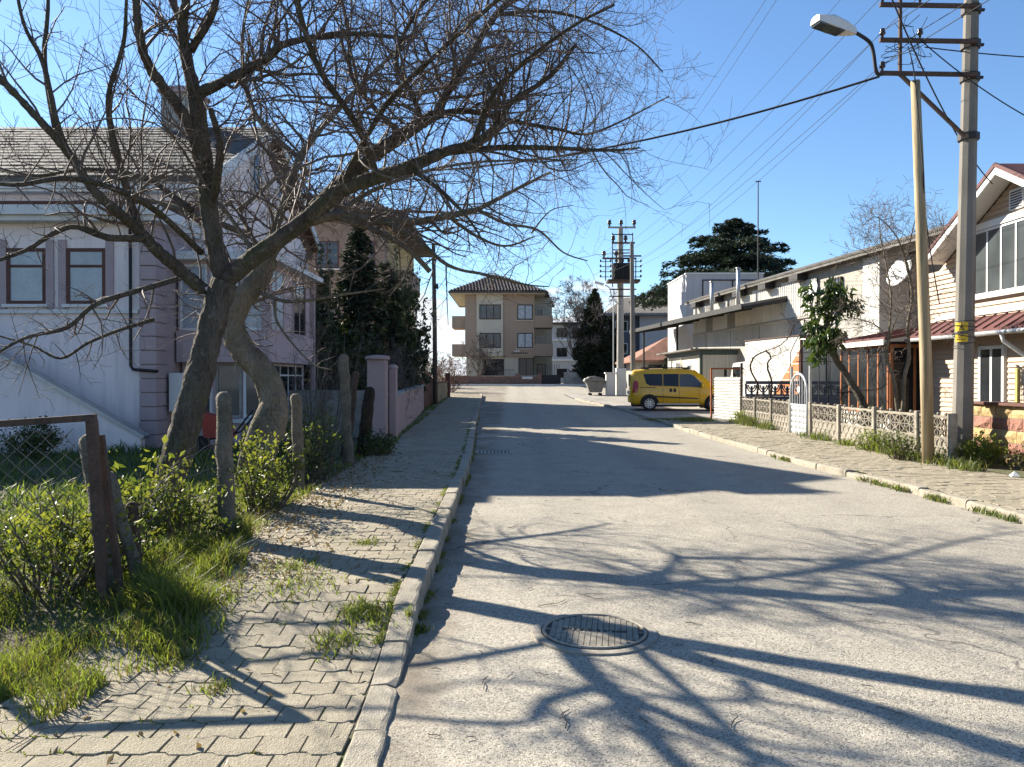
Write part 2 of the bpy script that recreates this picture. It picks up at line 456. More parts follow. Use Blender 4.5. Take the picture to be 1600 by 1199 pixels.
# paving stones, each a wavy-edged block; the nearest 300 of each pavement are single pieces
PL, PD = 0.205, 0.157
def wv(x):
    t = (x/PL) % 1.0
    for a, b, c, d in ((0, .22, 0, 0), (.22, .36, 0, .022), (.36, .66, .022, .022), (.66, .80, .022, 0), (.80, 1.01, 0, 0)):
        if t < b: return c + (d-c)*(t-a)/(b-a)
    return 0
def paver_outline(odd, gap=0.003):
    x0 = 0.5*PL if odd else 0.0
    ts = [gap/PL] + [k for k in ((.22, .36, .66, .80) if not odd else (.16, .30, .72, .86))] + [1-gap/PL]
    lowr = [(x*PL, wv(x0+x*PL)+gap) for x in ts]; upr = [(x*PL, PD+wv(x0+x*PL)-gap) for x in reversed(ts)]
    return [(x-PL/2, y-PD/2) for x, y in lowr+upr]
def paver_into(mb, odd, M_, full=True):
    o = paver_outline(odd); n = len(o)
    lv = [(1.0, -0.03), (1.0, -0.004), (0.97, 0.0)] if full else [(1.0, -0.02), (0.985, 0.0)]
    vs = []
    for k, z in lv:
        vs += [M_ @ Vector((x*k, y*k, z)) for x, y in o]
    fs = []
    for l in range(len(lv)-1):
        fs += [(l*n+i, l*n+(i+1) % n, (l+1)*n+(i+1) % n, (l+1)*n+i) for i in range(n)]
    fs.append(tuple((len(lv)-1)*n+i for i in range(n)))
    mb.add(vs, fs)
pm = []
for odd in (0, 1):
    b_ = MB(); paver_into(b_, odd, Matrix.Identity(4)); pm.append(b_.mesh('paving_stone', m_paver))
rg = random.Random(3)
def lay(bed, fx0, fx1, fz, y0, y1, n_single, ang=0.0):
    rest = MB(); cnt = 0; j0 = int(y0/PD)
    for j in range(j0, int(y1/PD)):
        y = j*PD; odd = j & 1; xa, xb = fx0(y), fx1(y)
        i0 = math.floor(xa/PL)-1; i1 = math.ceil(xb/PL)+1
        row = []
        for i in range(i0, i1):
            xc = (i + 0.5 + (0.5 if odd else 0.0))*PL
            if xc-PL*0.4 < xa or xc+PL*0.42 > xb: continue
            row.append((xc, 1.0))
        if row:
            e = xb - (row[-1][0]+PL/2)
            if e > 0.03: row.append((row[-1][0]+PL/2+e/2, e/PL))
            e = row[0][0]-PL/2 - xa
            if e > 0.03: row.append((row[0][0]-PL/2-e/2, e/PL))
        for xc, kx in row:
            if rg.random() < 0.002 and y > 7: continue
            dz = rg.gauss(0, 0.0025); z = fz(y+PD/2) + dz
            sl = (fz(y+PD)-fz(y))/PD
            E = (math.atan(sl)+rg.gauss(0, 0.012), rg.gauss(0, 0.012), rg.gauss(0, 0.012))
            loc = (xc+rg.gauss(0, .0012), y+PD/2+rg.gauss(0, .0012), z)
            if cnt < n_single:
                o = bpy.data.objects.new('paving_stone', pm[odd]); o.location = loc; o.rotation_euler = E; o.scale = (kx, 1, 1)
                o.parent = bed; C.objects.link(o); cnt += 1
            else:
                M_ = Matrix.Translation(loc) @ Matrix.Rotation(E[0], 4, 'X') @ Matrix.Rotation(E[1], 4, 'Y') @ Matrix.Rotation(E[2], 4, 'Z') @ Matrix.Diagonal((kx, 1, 1, 1))
                paver_into(rest, odd, M_, False)
    o = rest.build('paving_stones', m_paver, bed); o['kind'] = 'stuff'
lay(bpy.data.objects['pavement_bed'], wl, lambda y: kl(y)-0.165, sz, 2.7, 49, 300)
lay(right_walk_bed, lambda y: kr(y)+0.17, lambda y: 7.85, lambda y: 0.105, 6.3, 26.6, 300)

# kerbstones
def kerb(name, fx, side, y0, y1, ftop, L=0.5, w=0.16, gap=0.008, skip=()):
    root = thing(name, None, None, (fx(y0), y0, 0)); root['kind'] = 'structure'
    y = y0; r_ = random.Random(5); k = 0
    while y < y1:
        l = L*(0.9+0.25*r_.random()); k += 1
        xa, xb = fx(y), fx(y+l)
        if k not in skip:
            ja, jz = r_.gauss(0, 0.006), r_.gauss(0, 0.006) - (0.022 if (side < 0 and r_.random() < 0.2) else 0)
            mb = MB(); vs = []; ns = 6; n = 7
            for q in range(ns+1):
                yy = y+gap+(l-2*gap)*q/ns; x = xa+(xb-xa)*q/ns
                zt = ftop(yy)+jz; zb = gz(yy)-0.06; e = 1.6 if q in (0, ns) else 1.0
                c = (0.016+0.03*max(0, noise.noise(Vector((x*3, yy*9, 2))))+0.006*r_.random())*e
                for dx, z in ((0, zb), (0.004*r_.random(), zt-c*1.2), (c*0.35, zt-c*0.3), (c*1.1, zt), (w-0.014, zt-0.004*(e > 1)), (w, zt-0.014), (w, zb)):
                    vs.append((x + ja - side*dx if side > 0 else x + ja + dx, yy, z + (0 if z == zb else r_.gauss(0, 0.0015))))
            mb.add(vs, [tuple(range(n)), tuple(range(ns*n+n-1, ns*n-1, -1))] + [(q*n+i, (q+1)*n+i, (q+1)*n+(i+1) % n, q*n+(i+1) % n) for q in range(ns) for i in range(n)])
            mb.build('kerbstone', m_kerb, root, fix=True)
        y += l
    return root
kerb('left_kerb', kl, 1, 2.5, 49.5, lambda y: sz(y)+0.006)
kerb('right_kerb', kr, -1, 6.6, 45, lambda y: gz(y)+0.105, skip=())
mb = MB()
for k in range(80):
    x = -40+1.0*k
    mb.box(x+.006, 70.35, 0.7, x+0.994, 70.6, gz(70.5)+0.16)
tag(mb.build('far_kerb', m_white), kind='structure')
# ------------------------------------------------------------------ building helpers
def mk_window(parent, o, u, v, w, h, fr, gl_, cols=1, rows=(), fw=0.06, depth=0.09, sill=None, name='window', proud=0.03):
    """window on a wall: o = lower-left corner on the wall face, u = unit along the wall, v = up, outward = u x v"""
    o = Vector(o); u = Vector(u).normalized(); v = Vector(v).normalized(); nrm = u.cross(v)
    def bx(mb, a0, a1, b0, b1, c0, c1, m=0):
        vs = [o + u*a + v*b + nrm*c for a, b, c in ((a0,b0,c0),(a1,b0,c0),(a1,b1,c0),(a0,b1,c0),(a0,b0,c1),(a1,b0,c1),(a1,b1,c1),(a0,b1,c1))]
        mb.add(vs, [(0,3,2,1),(4,5,6,7),(0,1,5,4),(1,2,6,5),(2,3,7,6),(3,0,4,7)], m)
    f = MB(); p = proud
    bx(f, 0, w, 0, fw, -depth, p); bx(f, 0, w, h-fw, h, -depth, p)
    bx(f, 0, fw, fw, h-fw, -depth, p); bx(f, w-fw, w, fw, h-fw, -depth, p)
    for k in range(1, cols):
        a = w*k/cols; bx(f, a-fw*0.45, a+fw*0.45, fw, h-fw, -depth, p-0.006)
    for r_ in rows:
        b = h*r_; bx(f, fw, w-fw, b-fw*0.4, b+fw*0.4, -depth, p-0.009)
    fo = f.build(name, fr, parent)
    ed = [0] + list(rows) + [1]; n = 0
    for c in range(cols):
        for r0, r1 in zip(ed, ed[1:]):
            g = MB(); bx(g, w*c/cols+0.005, w*(c+1)/cols-0.005, h*r0+0.005, h*r1-0.005, 0.004, 0.012)
            g.build('pane', gl_, fo)
    if sill:
        s_ = MB(); bx(s_, -0.06, w+0.06, -0.07, -0.003, 0.002, 0.11); s_.build('sill', sill, fo)
    return fo
XP, XM, YP, YM, ZP = Vector((1,0,0)), Vector((-1,0,0)), Vector((0,1,0)), Vector((0,-1,0)), Vector((0,0,1))

def boxpart(name, parent, mat, *b, bevel=0.0):
    mb = MB()
    for q in b: mb.box(*q)
    return mb.build(name, mat, parent, bevel=bevel)

# ------------------------------------------------------------------ pink house on the left
m_stucco = surf('mauve_white_stucco', (0.82, 0.72, 0.695), 0.92, 0.06, 0.6, 60, 0.25, streak=0.45, dirt=(0.44, 0.41, 0.41))
m_pink = surf('pink_stucco', (0.46, 0.36, 0.365), 0.9, 0.08, 1.0, 60, 0.25, streak=0.4)
m_pinktrim = surf('dusty_pink_trim', (0.40, 0.315, 0.315), 0.9, 0.08, 2, 50, 0.2)
m_shingle = surf('grey_shingle', (0.10, 0.094, 0.088), 0.92, 0.18, 1.2, 40, 0.4, dirt=(0.065, 0.065, 0.058))
m_brown = surf('brown_wood', (0.105, 0.048, 0.035), 0.7, 0.15, 3, 40, 0.2)
m_curtain = surf('pale_curtain_glass', (0.30, 0.34, 0.38), 0.25, 0.2, 3.0, 9, 0.0, spec=0.6)
m_panedark = glassmat('shaded_pane', (0.05, 0.058, 0.062), 0.05, 0.5)
m_blind = surf('frosted_blind', (0.38, 0.42, 0.44), 0.3, 0.1, 2, 12, 0.0, spec=0.6)

house = thing('house', 'pink and white two-storey house with grey shingle roof behind the bare trees', 'house', (-8, 18, 0.1))
GZ = 0.0
# main block
boxpart('wall', house, m_stucco, (-24, 18.4, GZ, -7.2, 27.2, 6.35))
# front wing
boxpart('wing_wall', house, m_stucco, (-24, 16.5, GZ, -7.98, 18.395, 4.95))
q = MB
for k in range(16):     # quoin blocks at the wing corner
    boxpart('quoin', house, m_pinktrim, (-7.98, 16.44, 0.12+k*0.302, -7.62, 17.0, 0.12+k*0.302+0.285), bevel=0.012)
boxpart('corner_core', house, m_pinktrim, (-7.975, 16.50, GZ, -7.66, 18.39, 4.95))
boxpart('cornice', house, m_white, (-24, 16.15, 4.95, -7.45, 18.39, 5.06), (-24, 16.05, 5.06, -7.4, 18.39, 5.26))
boxpart('eave_shade_band', house, m_brown, (-24, 18.30, 5.27, -7.15, 18.395, 5.85))  # brown band standing in for the shadow below the eaves
boxpart('fascia', house, m_white, (-24, 17.98, 6.08, -6.95, 18.06, 6.30), (-24, 18.07, 6.02, -7.0, 18.42, 6.08))
# gable wall + roof
RY, RZ, EYF, EYB, EZ = 22.8, 9.05, 17.9, 27.7, 6.33
g = MB(); g.extrude([(-7.2, 18.45, 6.36), (-7.2, 27.15, 6.36), (-7.2, RY, 8.78)], (-0.25, 0, 0)); g.build('gable_wall', m_stucco, house, fix=True)
r_ = MB()
for ya, yb in ((EYF, RY), (EYB, RY)):
    r_.extrude([(-24.5, ya, EZ), (-24.5, yb, RZ-0.06), (-24.5, yb, RZ-0.20), (-24.5, ya, EZ-0.12)], (17.55, 0, 0))
roof = r_.build('roof', m_shingle, house, fix=True)
sh = MB(); rows_ = 17; r2 = random.Random(2)
sl = Vector((0, RY-EYF, RZ-EZ)); sln = sl.length; sd_ = sl.normalized(); nn_ = Vector((0, -sd_.z, sd_.y))
for j in range(rows_):
    b0 = Vector((0, EYF, EZ)) + sd_*(sln*j/rows_ - 0.02)
    x = -24.4 + r2.random()*0.3
    while x < -7.1:
        w = 0.32+0.22*r2.random(); lift = 0.012+0.014*r2.random(); ln = sln/rows_+0.03
        x1 = min(x+w-0.012, -6.98)
        a = b0 + nn_*(lift+0.012); b = b0 + sd_*ln + nn_*0.012
        sh.add([(x, a.y, a.z), (x1, a.y, a.z), (x1, b.y, b.z), (x, b.y, b.z), (x, a.y, a.z-0.022), (x1, a.y, a.z-0.022)], [(0,1,2,3), (4,5,1,0)])
        x += w
sho = sh.build('shingles', m_shingle, roof); sho['kind'] = 'stuff'
# verge boards and brown soffit at the gable
v = MB(); v.beam((-6.93, EYF, EZ-0.03), (-6.93, RY, RZ-0.10), 0.05, 0.26); v.build('verge_board', m_white, roof)
v = MB(); v.beam((-6.93, EYB, EZ-0.03), (-6.93, RY, RZ-0.10), 0.05, 0.26); v.build('verge_board', m_white, roof)
v = MB(); v.extrude([(-7.19, RY, RZ-0.29), (-7.19, EYB, EZ-0.2), (-7.19, EYB, EZ-0.13), (-7.19, RY, RZ-0.22)], (0.23, 0, 0)); v.build('soffit', m_brown, roof, fix=True)
v = MB(); v.extrude([(-7.19, RY, RZ-1.0), (-7.19, EYB-0.3, EZ-0.6), (-7.19, EYB, EZ-0.2), (-7.19, RY, RZ-0.30)], (0.03, 0, 0)); v.build('gable_panel', m_brown, house, fix=True)
# chimney with ridge-tile cap
c_ = MB(); c_.box(-10.1, 22.2, 8.6, -9.1, 23.0, 9.9); ch = c_.build('chimney', m_conc, roof)
c_ = MB()
for k in range(6): c_.lathe([(0.10, 0), (0.10, 0.25), (0.07, 0.3)], (-10.0+k*0.16, 22.6, 9.9), 8)
c_.box(-10.2, 22.1, 9.86, -9.0, 23.1, 9.92)
c_.build('chimney_cap', m_pinktrim, ch)
# attic window with pointed head in the gable
aw = MB(); yc = 21.6
poly = [(-7.19, yc-0.42, 6.7), (-7.19, yc+0.42, 6.7), (-7.19, yc+0.42, 7.75), (-7.19, yc+0.1, 8.1), (-7.19, yc-0.42, 7.75)]
aw.extrude(poly, (0.05, 0, 0)); awo = aw.build('window', m_white, house, fix=True)
aw = MB(); aw.extrude([(-7.13, yc+(p[1]-yc)*0.74, 7.3+(p[2]-7.3)*0.84) for p in poly], (0.015, 0, 0)); aw.build('pane', m_glass, awo, fix=True)
mk_window(house, (-7.2, 23.6, 6.7), YP, ZP, 0.7, 0.9, m_white, m_glass, 1, (), sill=m_white)
# first floor windows of the wing
for x0 in (-10.83, -9.55, -13.9, -12.4):
    f = mk_window(house, (x0, 16.5, 3.22), XP, ZP, 0.84, 1.2, m_brown, m_blind, 1, (0.68,), 0.075, sill=m_white)
    boxpart('shutter_trim', house, m_pinktrim, (x0-0.17, 16.46, 3.12, x0-0.005, 16.499, 4.6)); boxpart('shutter_trim', house, m_pinktrim, (x0+0.845, 16.46, 3.12, x0+1.01, 16.499, 4.6))
boxpart('string_course', house, m_white, (-24, 16.42, 3.02, -8.0, 16.499, 3.10))
# outside stair with its white parapet
stp = MB(); stp.extrude([(-12.2, 15.5, 0), (-7.5, 15.5, 0), (-7.5, 15.5, 0.42), (-12.2, 15.5, 3.12)], (0, 0.18, 0)); stp.build('stair_parapet', m_stucco, house, fix=True)
stp = MB(); stp.beam((-12.2, 15.59, 3.17), (-7.42, 15.59, 0.44), 0.30, 0.07); stp.build('parapet_coping', m_galv, house)
for k in range(14):
    boxpart('stair_step', house, m_conc, (-7.9-k*0.29, 15.69, 0.0, -8.19-k*0.29, 16.43, 0.17+k*0.185))
# annex with glazed upper floor
AX0, AX1, AY0, AY1 = -7.6, -5.5, 17.4, 21.4
boxpart('annex_wall', house, m_pink, (AX0, AY0, 0.0, AX1, AY1, 0.62), (AX0, AY0+0.3, 0.62, AX1-0.3, AY1, 2.0), (AX0, AY0, 2.0, AX1, AY1, 2.70), (AX0, AY0+0.1, 2.70, AX1-0.1, AY1, 4.3))
boxpart('annex_roof', house, m_white, (AX0-0.05, AY0-0.2, 4.3, AX1+0.2, AY1+0.2, 4.42), (AX0, AY0-0.05, 4.42, AX1+0.05, AY1+0.05, 4.5))
boxpart('annex_sill', house, m_white, (AX0, AY0-0.1, 0.62, AX1+0.1, AY1, 0.70))
for k, (xa, mat) in enumerate(((AX0+0.05, m_curtain), (AX0+0.75, m_curtain), (AX0+1.40, m_blind))):
    mk_window(house, (xa, AY0+0.1, 2.72), XP, ZP, 0.62, 1.5, m_white, mat, 1, (), 0.05)
mk_window(house, (AX1-0.1, AY0+0.2, 2.72), YP, ZP, 1.2, 1.5, m_pinktrim, m_blind, 2, (), 0.05)
mk_window(house, (AX1-0.1, AY0+2.2, 2.72), YP, ZP, 1.2, 1.4, m_pinktrim, m_glass, 2, (), 0.05)
boxpart('corner_post', house, m_pinktrim, (AX1-0.16, AY0-0.02, 2.70, AX1+0.02, AY0+0.16, 4.3))
boxpart('corner_post', house, m_pinktrim, (AX1-0.1, AY1-0.1, 0.7, AX1+0.02, AY1+0.02, 4.3))
for k, xa in enumerate((AX0+0.1, AX0+0.78, AX0+1.42)):
    mk_window(house, (xa, AY0+0.3, 0.72), XP, ZP, 0.6, 1.24, m_white if k != 1 else m_conc, m_panedark, 1, (), 0.06)
mk_window(house, (AX1-0.3, AY0+0.4, 0.72), YP, ZP, 3.4, 1.26, m_white, m_glass, 5, (0.78,), 0.05)
# downpipe and gas meter box
d_ = MB(); d_.tube([(-8.15, 16.42, 4.9), (-8.15, 16.42, 1.9), (-8.1, 16.42, 1.82), (-7.55, 16.38, 1.78)], 0.035, 8); d_.build('downpipe', m_darkmetal, house, smooth=True)
boxpart('meter_box', house, m_white, (-7.55, 16.9, 0.9, -7.2, 17.38, 1.75))
# red wheelbarrow by the house wall
wb = thing('wheelbarrow', 'red wheelbarrow leaning at the pink house wall behind the trunks', 'wheelbarrow', (-5.9, 15.4, 0.1))
b_ = MB(); b_.extrude([(-6.1, 15.2, 0.45), (-5.6, 15.2, 0.45), (-5.75, 15.2, 0.82), (-6.2, 15.2, 0.95)], (0, 0.45, 0)); b_.build('tray', surf('red_paint', (0.33, 0.05, 0.03), 0.6, 0.15, 5, 30, 0.1), wb, fix=True)
b_ = MB(); b_.tube([(-6.1, 15.25, 0.4), (-5.5, 15.25, 0.55), (-5.15, 15.25, 1.0)], 0.02, 6); b_.build('handle', m_darkmetal, wb)
b_ = MB(); b_.tube([(-6.1, 15.6, 0.4), (-5.5, 15.6, 0.55), (-5.15, 15.6, 1.0)], 0.02, 6); b_.build('handle', m_darkmetal, wb)
b_ = MB(); b_.tube([(-6.25, 15.38, 0.3), (-6.25, 15.46, 0.3)], 0.18, 14); b_.build('wheel', m_black, wb)
# ------------------------------------------------------------------ bare trees
def bark(name, c1, c2, moss=0.0, lich=0.0):
    t = NT(name)
    a = t.noise(7, 5, t.stretch(1, 1, 0.3), 0.65); b = t.noise(40, 3, t.stretch(1, 1, 0.4))
    c = t.mix(t.ramp(t.math('ADD', t.math('MULTIPLY', a, .6), t.math('MULTIPLY', b, .4)), 0.35, 0.66), c1, c2)
    if moss: c = t.mix(t.ramp(t.noise(3.2, 5, None, .7), 0.5, 0.68, 0, moss), c, (0.085, 0.095, 0.035))
    if lich: c = t.mix(t.ramp(t.noise(16, 4), 0.62, 0.7, 0, lich), c, (0.30, 0.29, 0.24))
    return t.finish(c, 0.92, t.bump(t.math('ADD', a, b), 1.0, 0.06), 0.15)
m_bark = bark('grey_brown_bark', (0.045, 0.037, 0.030), (0.15, 0.13, 0.105), 0.5, 0.45)
m_bark2 = bark('smooth_tan_bark', (0.12, 0.098, 0.072), (0.27, 0.23, 0.175), 0.5, 0.3)
m_twig = surf('twig_bark', (0.115, 0.088, 0.072), 0.75, 0.25, 3, 30, 0.0, spec=0.35)
m_twig_far = surf('far_twig_bark', (0.12, 0.10, 0.088), 0.9, 0.2, 3, 30, 0.0)

def catmull(pts, sub=4):
    pts = [Vector(p) for p in pts]; out = []
    for i in range(len(pts)-1):
        p0 = pts[max(i-1, 0)]; p1 = pts[i]; p2 = pts[i+1]; p3 = pts[min(i+2, len(pts)-1)]
        for k in range(sub):
            t = k/sub
            out.append(0.5*((2*p1) + (p2-p0)*t + (2*p0-5*p1+4*p2-p3)*t*t + (3*p1-p0-3*p2+p3)*t*t*t))
    out.append(pts[-1]); return out

class Tree:
    def __init__(s, seed): s.r = random.Random(seed); s.tr = MB(); s.tw = MB(); s.n = 0; s.k = 1.0
    def limb(s, pts, r0, r1, n=10, sub=5, wob=0.05, power=1.0, spawn=None):
        sub = sub*3 if r0 > 0.09 else sub
        P = catmull(pts, sub); N = len(P)
        if r0 < 0.17: r0 *= 0.7; r1 *= 0.78
        rad = []
        for i, p in enumerate(P):
            t = i/(N-1); r = r0 + (r1-r0)*t**power
            p += Vector((s.r.gauss(0, 1), s.r.gauss(0, 1), s.r.gauss(0, 1)))*wob*r*(0.25 if r0 > 0.09 else 1)
            rad.append(r*(1+s.r.gauss(0, 0.012 if r0 > 0.09 else 0.05)))
        b0 = len(s.tr.v); big = r0 > 0.07
        if big: n = 26
        s.tr.tube(P, rad, n)
        if big:
            for i in range(N):
                for k in range(n):
                    v = Vector(s.tr.v[b0+i*n+k]); d = v-P[i]
                    a = noise.noise(Vector((math.cos(6.283*k/n)*3.4, math.sin(6.283*k/n)*3.4, i*0.22))) + 0.6*noise.noise(Vector((v.x*9, v.y*9, v.z*4))) + 0.45*noise.noise(Vector((k*1.9, i*0.31, 5)))
                    v = P[i]+d*(1+0.13*a); s.tr.v[b0+i*n+k] = (v.x, v.y, v.z)
        if spawn: s.spawn(P, rad, **spawn)
        return P, rad
    def spawn(s, P, rad, t0=0.2, t1=1.0, dens=6.0, length=1.0, depth=2, up=0.35, side=None, thick=0.45, keep=0.5):
        L = sum((b-a).length for a, b in zip(P, P[1:])); n = int(L*(t1-t0)*dens*1.45*(0.85+0.3*s.r.random())); N = len(P)-1
        for k in range(n):
            t = t0 + (t1-t0)*(k+s.r.random())/max(n, 1); f = t*N; i = min(int(f), N-1); q = f-i
            p = P[i].lerp(P[i+1], q); r = rad[i]*(1-q)+rad[i+1]*q; d = (P[i+1]-P[i]).normalized()
            rv = Vector((s.r.gauss(0, 1), s.r.gauss(0, 1), s.r.gauss(0, 1))); rv -= d*rv.dot(d)
            if rv.length < 1e-4: continue
            rv.normalize()
            dr = d*(keep*(0.5+s.r.random())) + rv + Vector((0, 0, up))
            if side is not None: dr += Vector(side)
            ln = length*(0.45+0.9*s.r.random())*(1.0-0.35*t)
            s.grow(p, dr.normalized(), ln, min(r*thick, 0.018*ln+0.003), depth, up)
    def grow(s, p, d, L, r, depth, up):
        seg = max(3, int(L/0.14)) if depth > 0 else 3
        seg = min(seg, 9); st = L/seg; P = [p.copy()]; rd = [r]; d = d.copy(); r = max(r, 0.0018*s.k); tip = max(r*0.35, 0.0016*s.k)
        bend = Vector((s.r.gauss(0, .12), s.r.gauss(0, .12), s.r.gauss(0, .08)+up*0.10))
        for i in range(seg):
            d = (d + bend + Vector((s.r.gauss(0, .14), s.r.gauss(0, .14), s.r.gauss(0, .14)))).normalized()
            P.append(P[-1]+d*st); rd.append(r+(tip-r)*(i+1)/seg)
        s.tw.tube(P, rd, 5 if r > 0.012 else (4 if r > 0.006 else 3), cap=False); s.n += 1
        if depth <= 0: return
        k = 0; want = L*(7.0 if depth > 1 else 9.5)
        cnt = int(want + s.r.random())
        for k in range(cnt):
            t = 0.15+0.85*s.r.random(); f = t*seg; i = min(int(f), seg-1); q = P[i].lerp(P[i+1], f-i)
            dd = (P[i+1]-P[i]).normalized(); rv = Vector((s.r.gauss(0, 1), s.r.gauss(0, 1), s.r.gauss(0, 1))); rv -= dd*rv.dot(dd)
            if rv.length < 1e-4: continue
            nd = (dd*(0.35+0.6*s.r.random()) + rv.normalized() + Vector((0, 0, up*0.7))).normalized()
            s.grow(q, nd, L*(0.28+0.35*s.r.random()), max(rd[i]*0.5, 0.0018*s.k), depth-1, up)
    def finish(s, root, mt, mw):
        a = s.tr.build('trunk', mt, root, smooth=True)
        b = s.tw.build('crown', mw, root, smooth=True); b['kind'] = 'stuff'

t1 = thing('bare_tree', 'big bare tree with dark leaning trunk behind the chain-link fence', 'tree', (-3.5, 7.6, 0.1))
T = Tree(11)
A = at
base = [Vector((-3.52, 7.55, -0.05)), A(252, 800, 7.6), A(275, 720, 7.65), A(303, 620, 7.75), A(328, 520, 7.9), A(352, 440, 8.0)]
T.limb(base, 0.172, 0.13, 14, 6, 0.06, 0.6)
T.tr.tube([Vector((-3.52, 7.55, -0.1)), Vector((-3.5, 7.57, 0.12)), Vector((-3.46, 7.6, 0.4))], [0.27, 0.21, 0.165], 12)
fork = A(352, 440, 8.0)
# left leader
LA, ra = T.limb([fork, A(333, 370, 8.0), A(325, 300, 8.0), A(318, 230, 7.9), A(306, 150, 7.8)], 0.135, 0.10, 12, 5, 0.06)
sp = dict(t0=0.15, dens=3.6, length=0.95, depth=2, up=0.3)
T.limb([A(322, 290, 8.0), A(296, 195, 7.8), A(235, 105, 7.5), A(218, 40, 7.3), A(210, -60, 7.2), A(190, -160, 7.1)], 0.095, 0.03, 9, 5, spawn=sp)
T.limb([A(306, 150, 7.8), A(288, 60, 7.7), A(292, 0, 7.6), A(300, -120, 7.5)], 0.10, 0.035, 9, 5, spawn=sp)
T.limb([A(318, 240, 7.9), A(290, 60, 8.2), A(262, -20, 8.4), A(255, -110, 8.6)], 0.07, 0.025, 8, 5, spawn=sp)
T.limb([A(308, 150, 7.8), A(360, 125, 7.6), A(415, 95, 7.4), A(450, 70, 7.3), A(540, 55, 7.2), A(640, 62, 7.1)], 0.085, 0.02, 9, 5, spawn=dict(sp, dens=7.5))
T.limb([A(300, 80, 7.75), A(335, 20, 7.5), A(350, -60, 7.4), A(400, -140, 7.3)], 0.06, 0.02, 8, 5, spawn=sp)
T.limb([A(330, 330, 8.0), A(345, 240, 7.6), A(330, 170, 7.4)], 0.07, 0.035, 8, 5, spawn=dict(sp, length=0.6))
# right leader sweeping over the street
LB, rb = T.limb([fork, A(398, 402, 7.9), A(470, 350, 7.8), A(530, 300, 7.7), A(590, 278, 7.6), A(640, 262, 7.5), A(690, 240, 7.45)], 0.135, 0.072, 12, 5, 0.06)
sd2 = dict(t0=0.1, dens=13, length=1.0, depth=2, up=0.22)
T.limb([A(690, 240, 7.45), A(750, 220, 7.4), A(785, 185, 7.35), A(800, 160, 7.3), A(860, 120, 7.2), A(900, 70, 7.1)], 0.07, 0.018, 9, 5, spawn=sd2)
T.limb([A(690, 240, 7.45), A(780, 232, 7.5), A(870, 233, 7.5), A(955, 236, 7.5), A(1000, 232, 7.4)], 0.055, 0.009, 8, 5, spawn=sd2)
T.limb([A(480, 342, 7.8), A(530, 292, 7.9), A(585, 245, 8.0), A(640, 205, 8.0), A(682, 180, 8.0)], 0.12, 0.075, 10, 5, spawn=dict(sd2, dens=4))
T.limb([A(682, 180, 8.0), A(700, 145, 7.9), A(735, 90, 7.8), A(775, 25, 7.7), A(820, -10, 7.6), A(880, -60, 7.5)], 0.075, 0.025, 9, 5, spawn=sd2)
T.limb([A(682, 180, 8.0), A(730, 175, 8.1), A(800, 190, 8.2), A(870, 203, 8.2), A(930, 208, 8.2), A(1045, 152, 8.1)], 0.055, 0.008, 8, 5, spawn=sd2)
T.limb([A(660, 195, 8.0), A(645, 150, 7.7), A(620, 100, 7.6), A(640, 40, 7.4), A(700, -40, 7.2)], 0.05, 0.018, 8, 5, spawn=sd2)
T.limb([A(630, 212, 8.0), A(590, 175, 8.2), A(550, 120, 8.3), A(545, 50, 8.3), A(520, -60, 8.3)], 0.05, 0.02, 8, 5, spawn=sd2)
T.limb([A(740, 225, 7.4), A(770, 150, 7.1), A(830, 90, 6.8), A(900, 40, 6.6), A(960, 10, 6.5)], 0.04, 0.012, 8, 5, spawn=sd2)
T.limb([A(775, 25, 7.7), A(850, 20, 7.6), A(920, 35, 7.5), A(990, 70, 7.4), A(1035, 115, 7.3)], 0.03, 0.007, 7, 5, spawn=dict(sd2, dens=6))
T.limb([A(640, 262, 7.5), A(690, 300, 7.3), A(730, 340, 7.2), A(760, 385, 7.1)], 0.04, 0.009, 7, 5, spawn=dict(sd2, dens=5, up=0.0))
T.limb([A(590, 278, 7.6), A(560, 200, 7.2), A(500, 110, 6.8), A(470, 20, 6.5), A(460, -60, 6.4)], 0.055, 0.02, 8, 5, spawn=sd2)
T.limb([A(530, 300, 7.7), A(600, 170, 7.0), A(690, 80, 6.4), A(780, 0, 6.0), A(860, -80, 5.8)], 0.045, 0.014, 8, 5, spawn=sd2)
# left low limbs with water shoots
LC, rc = T.limb([A(318, 452, 7.95), A(285, 425, 7.8), A(247, 392, 7.6), A(222, 365, 7.5), A(190, 335, 7.3), A(150, 300, 7.1), A(105, 235, 6.9), A(60, 185, 6.7), A(0, 120, 6.5)], 0.10, 0.035, 9, 5, spawn=dict(sp, dens=4, up=0.6, length=0.8))
T.limb([A(222, 365, 7.5), A(200, 300, 7.4), A(178, 215, 7.3), A(172, 150, 7.2), A(195, 70, 7.1), A(200, 0, 7.0)], 0.06, 0.018, 8, 5, spawn=dict(sp, up=0.6, length=0.7))
T.limb([A(105, 235, 6.9), A(90, 190, 6.8), A(70, 100, 6.7), A(40, 40, 6.6), A(25, -40, 6.5)], 0.045, 0.014, 7, 5, spawn=dict(sp, up=0.5, length=0.7))
T.limb([A(88, 200, 6.8), A(72, 95, 6.9), A(78, 0, 7.0), A(60, -60, 7.0)], 0.04, 0.014, 7, 5, spawn=dict(sp, up=0.5, length=0.6))
T.limb([A(225, 372, 7.5), A(170, 372, 7.3), A(110, 355, 7.1), A(40, 392, 6.9), A(-40, 420, 6.7)], 0.055, 0.015, 8, 5, spawn=dict(sp, dens=7.5, length=0.7, up=0.25))
T.limb([A(300, 430, 7.9), A(225, 452, 7.4), A(150, 476, 7.0), A(105, 512, 6.8), A(35, 530, 6.6), A(-30, 570, 6.5)], 0.045, 0.014, 7, 5, spawn=dict(sp, dens=7.5, length=0.6, up=0.1))
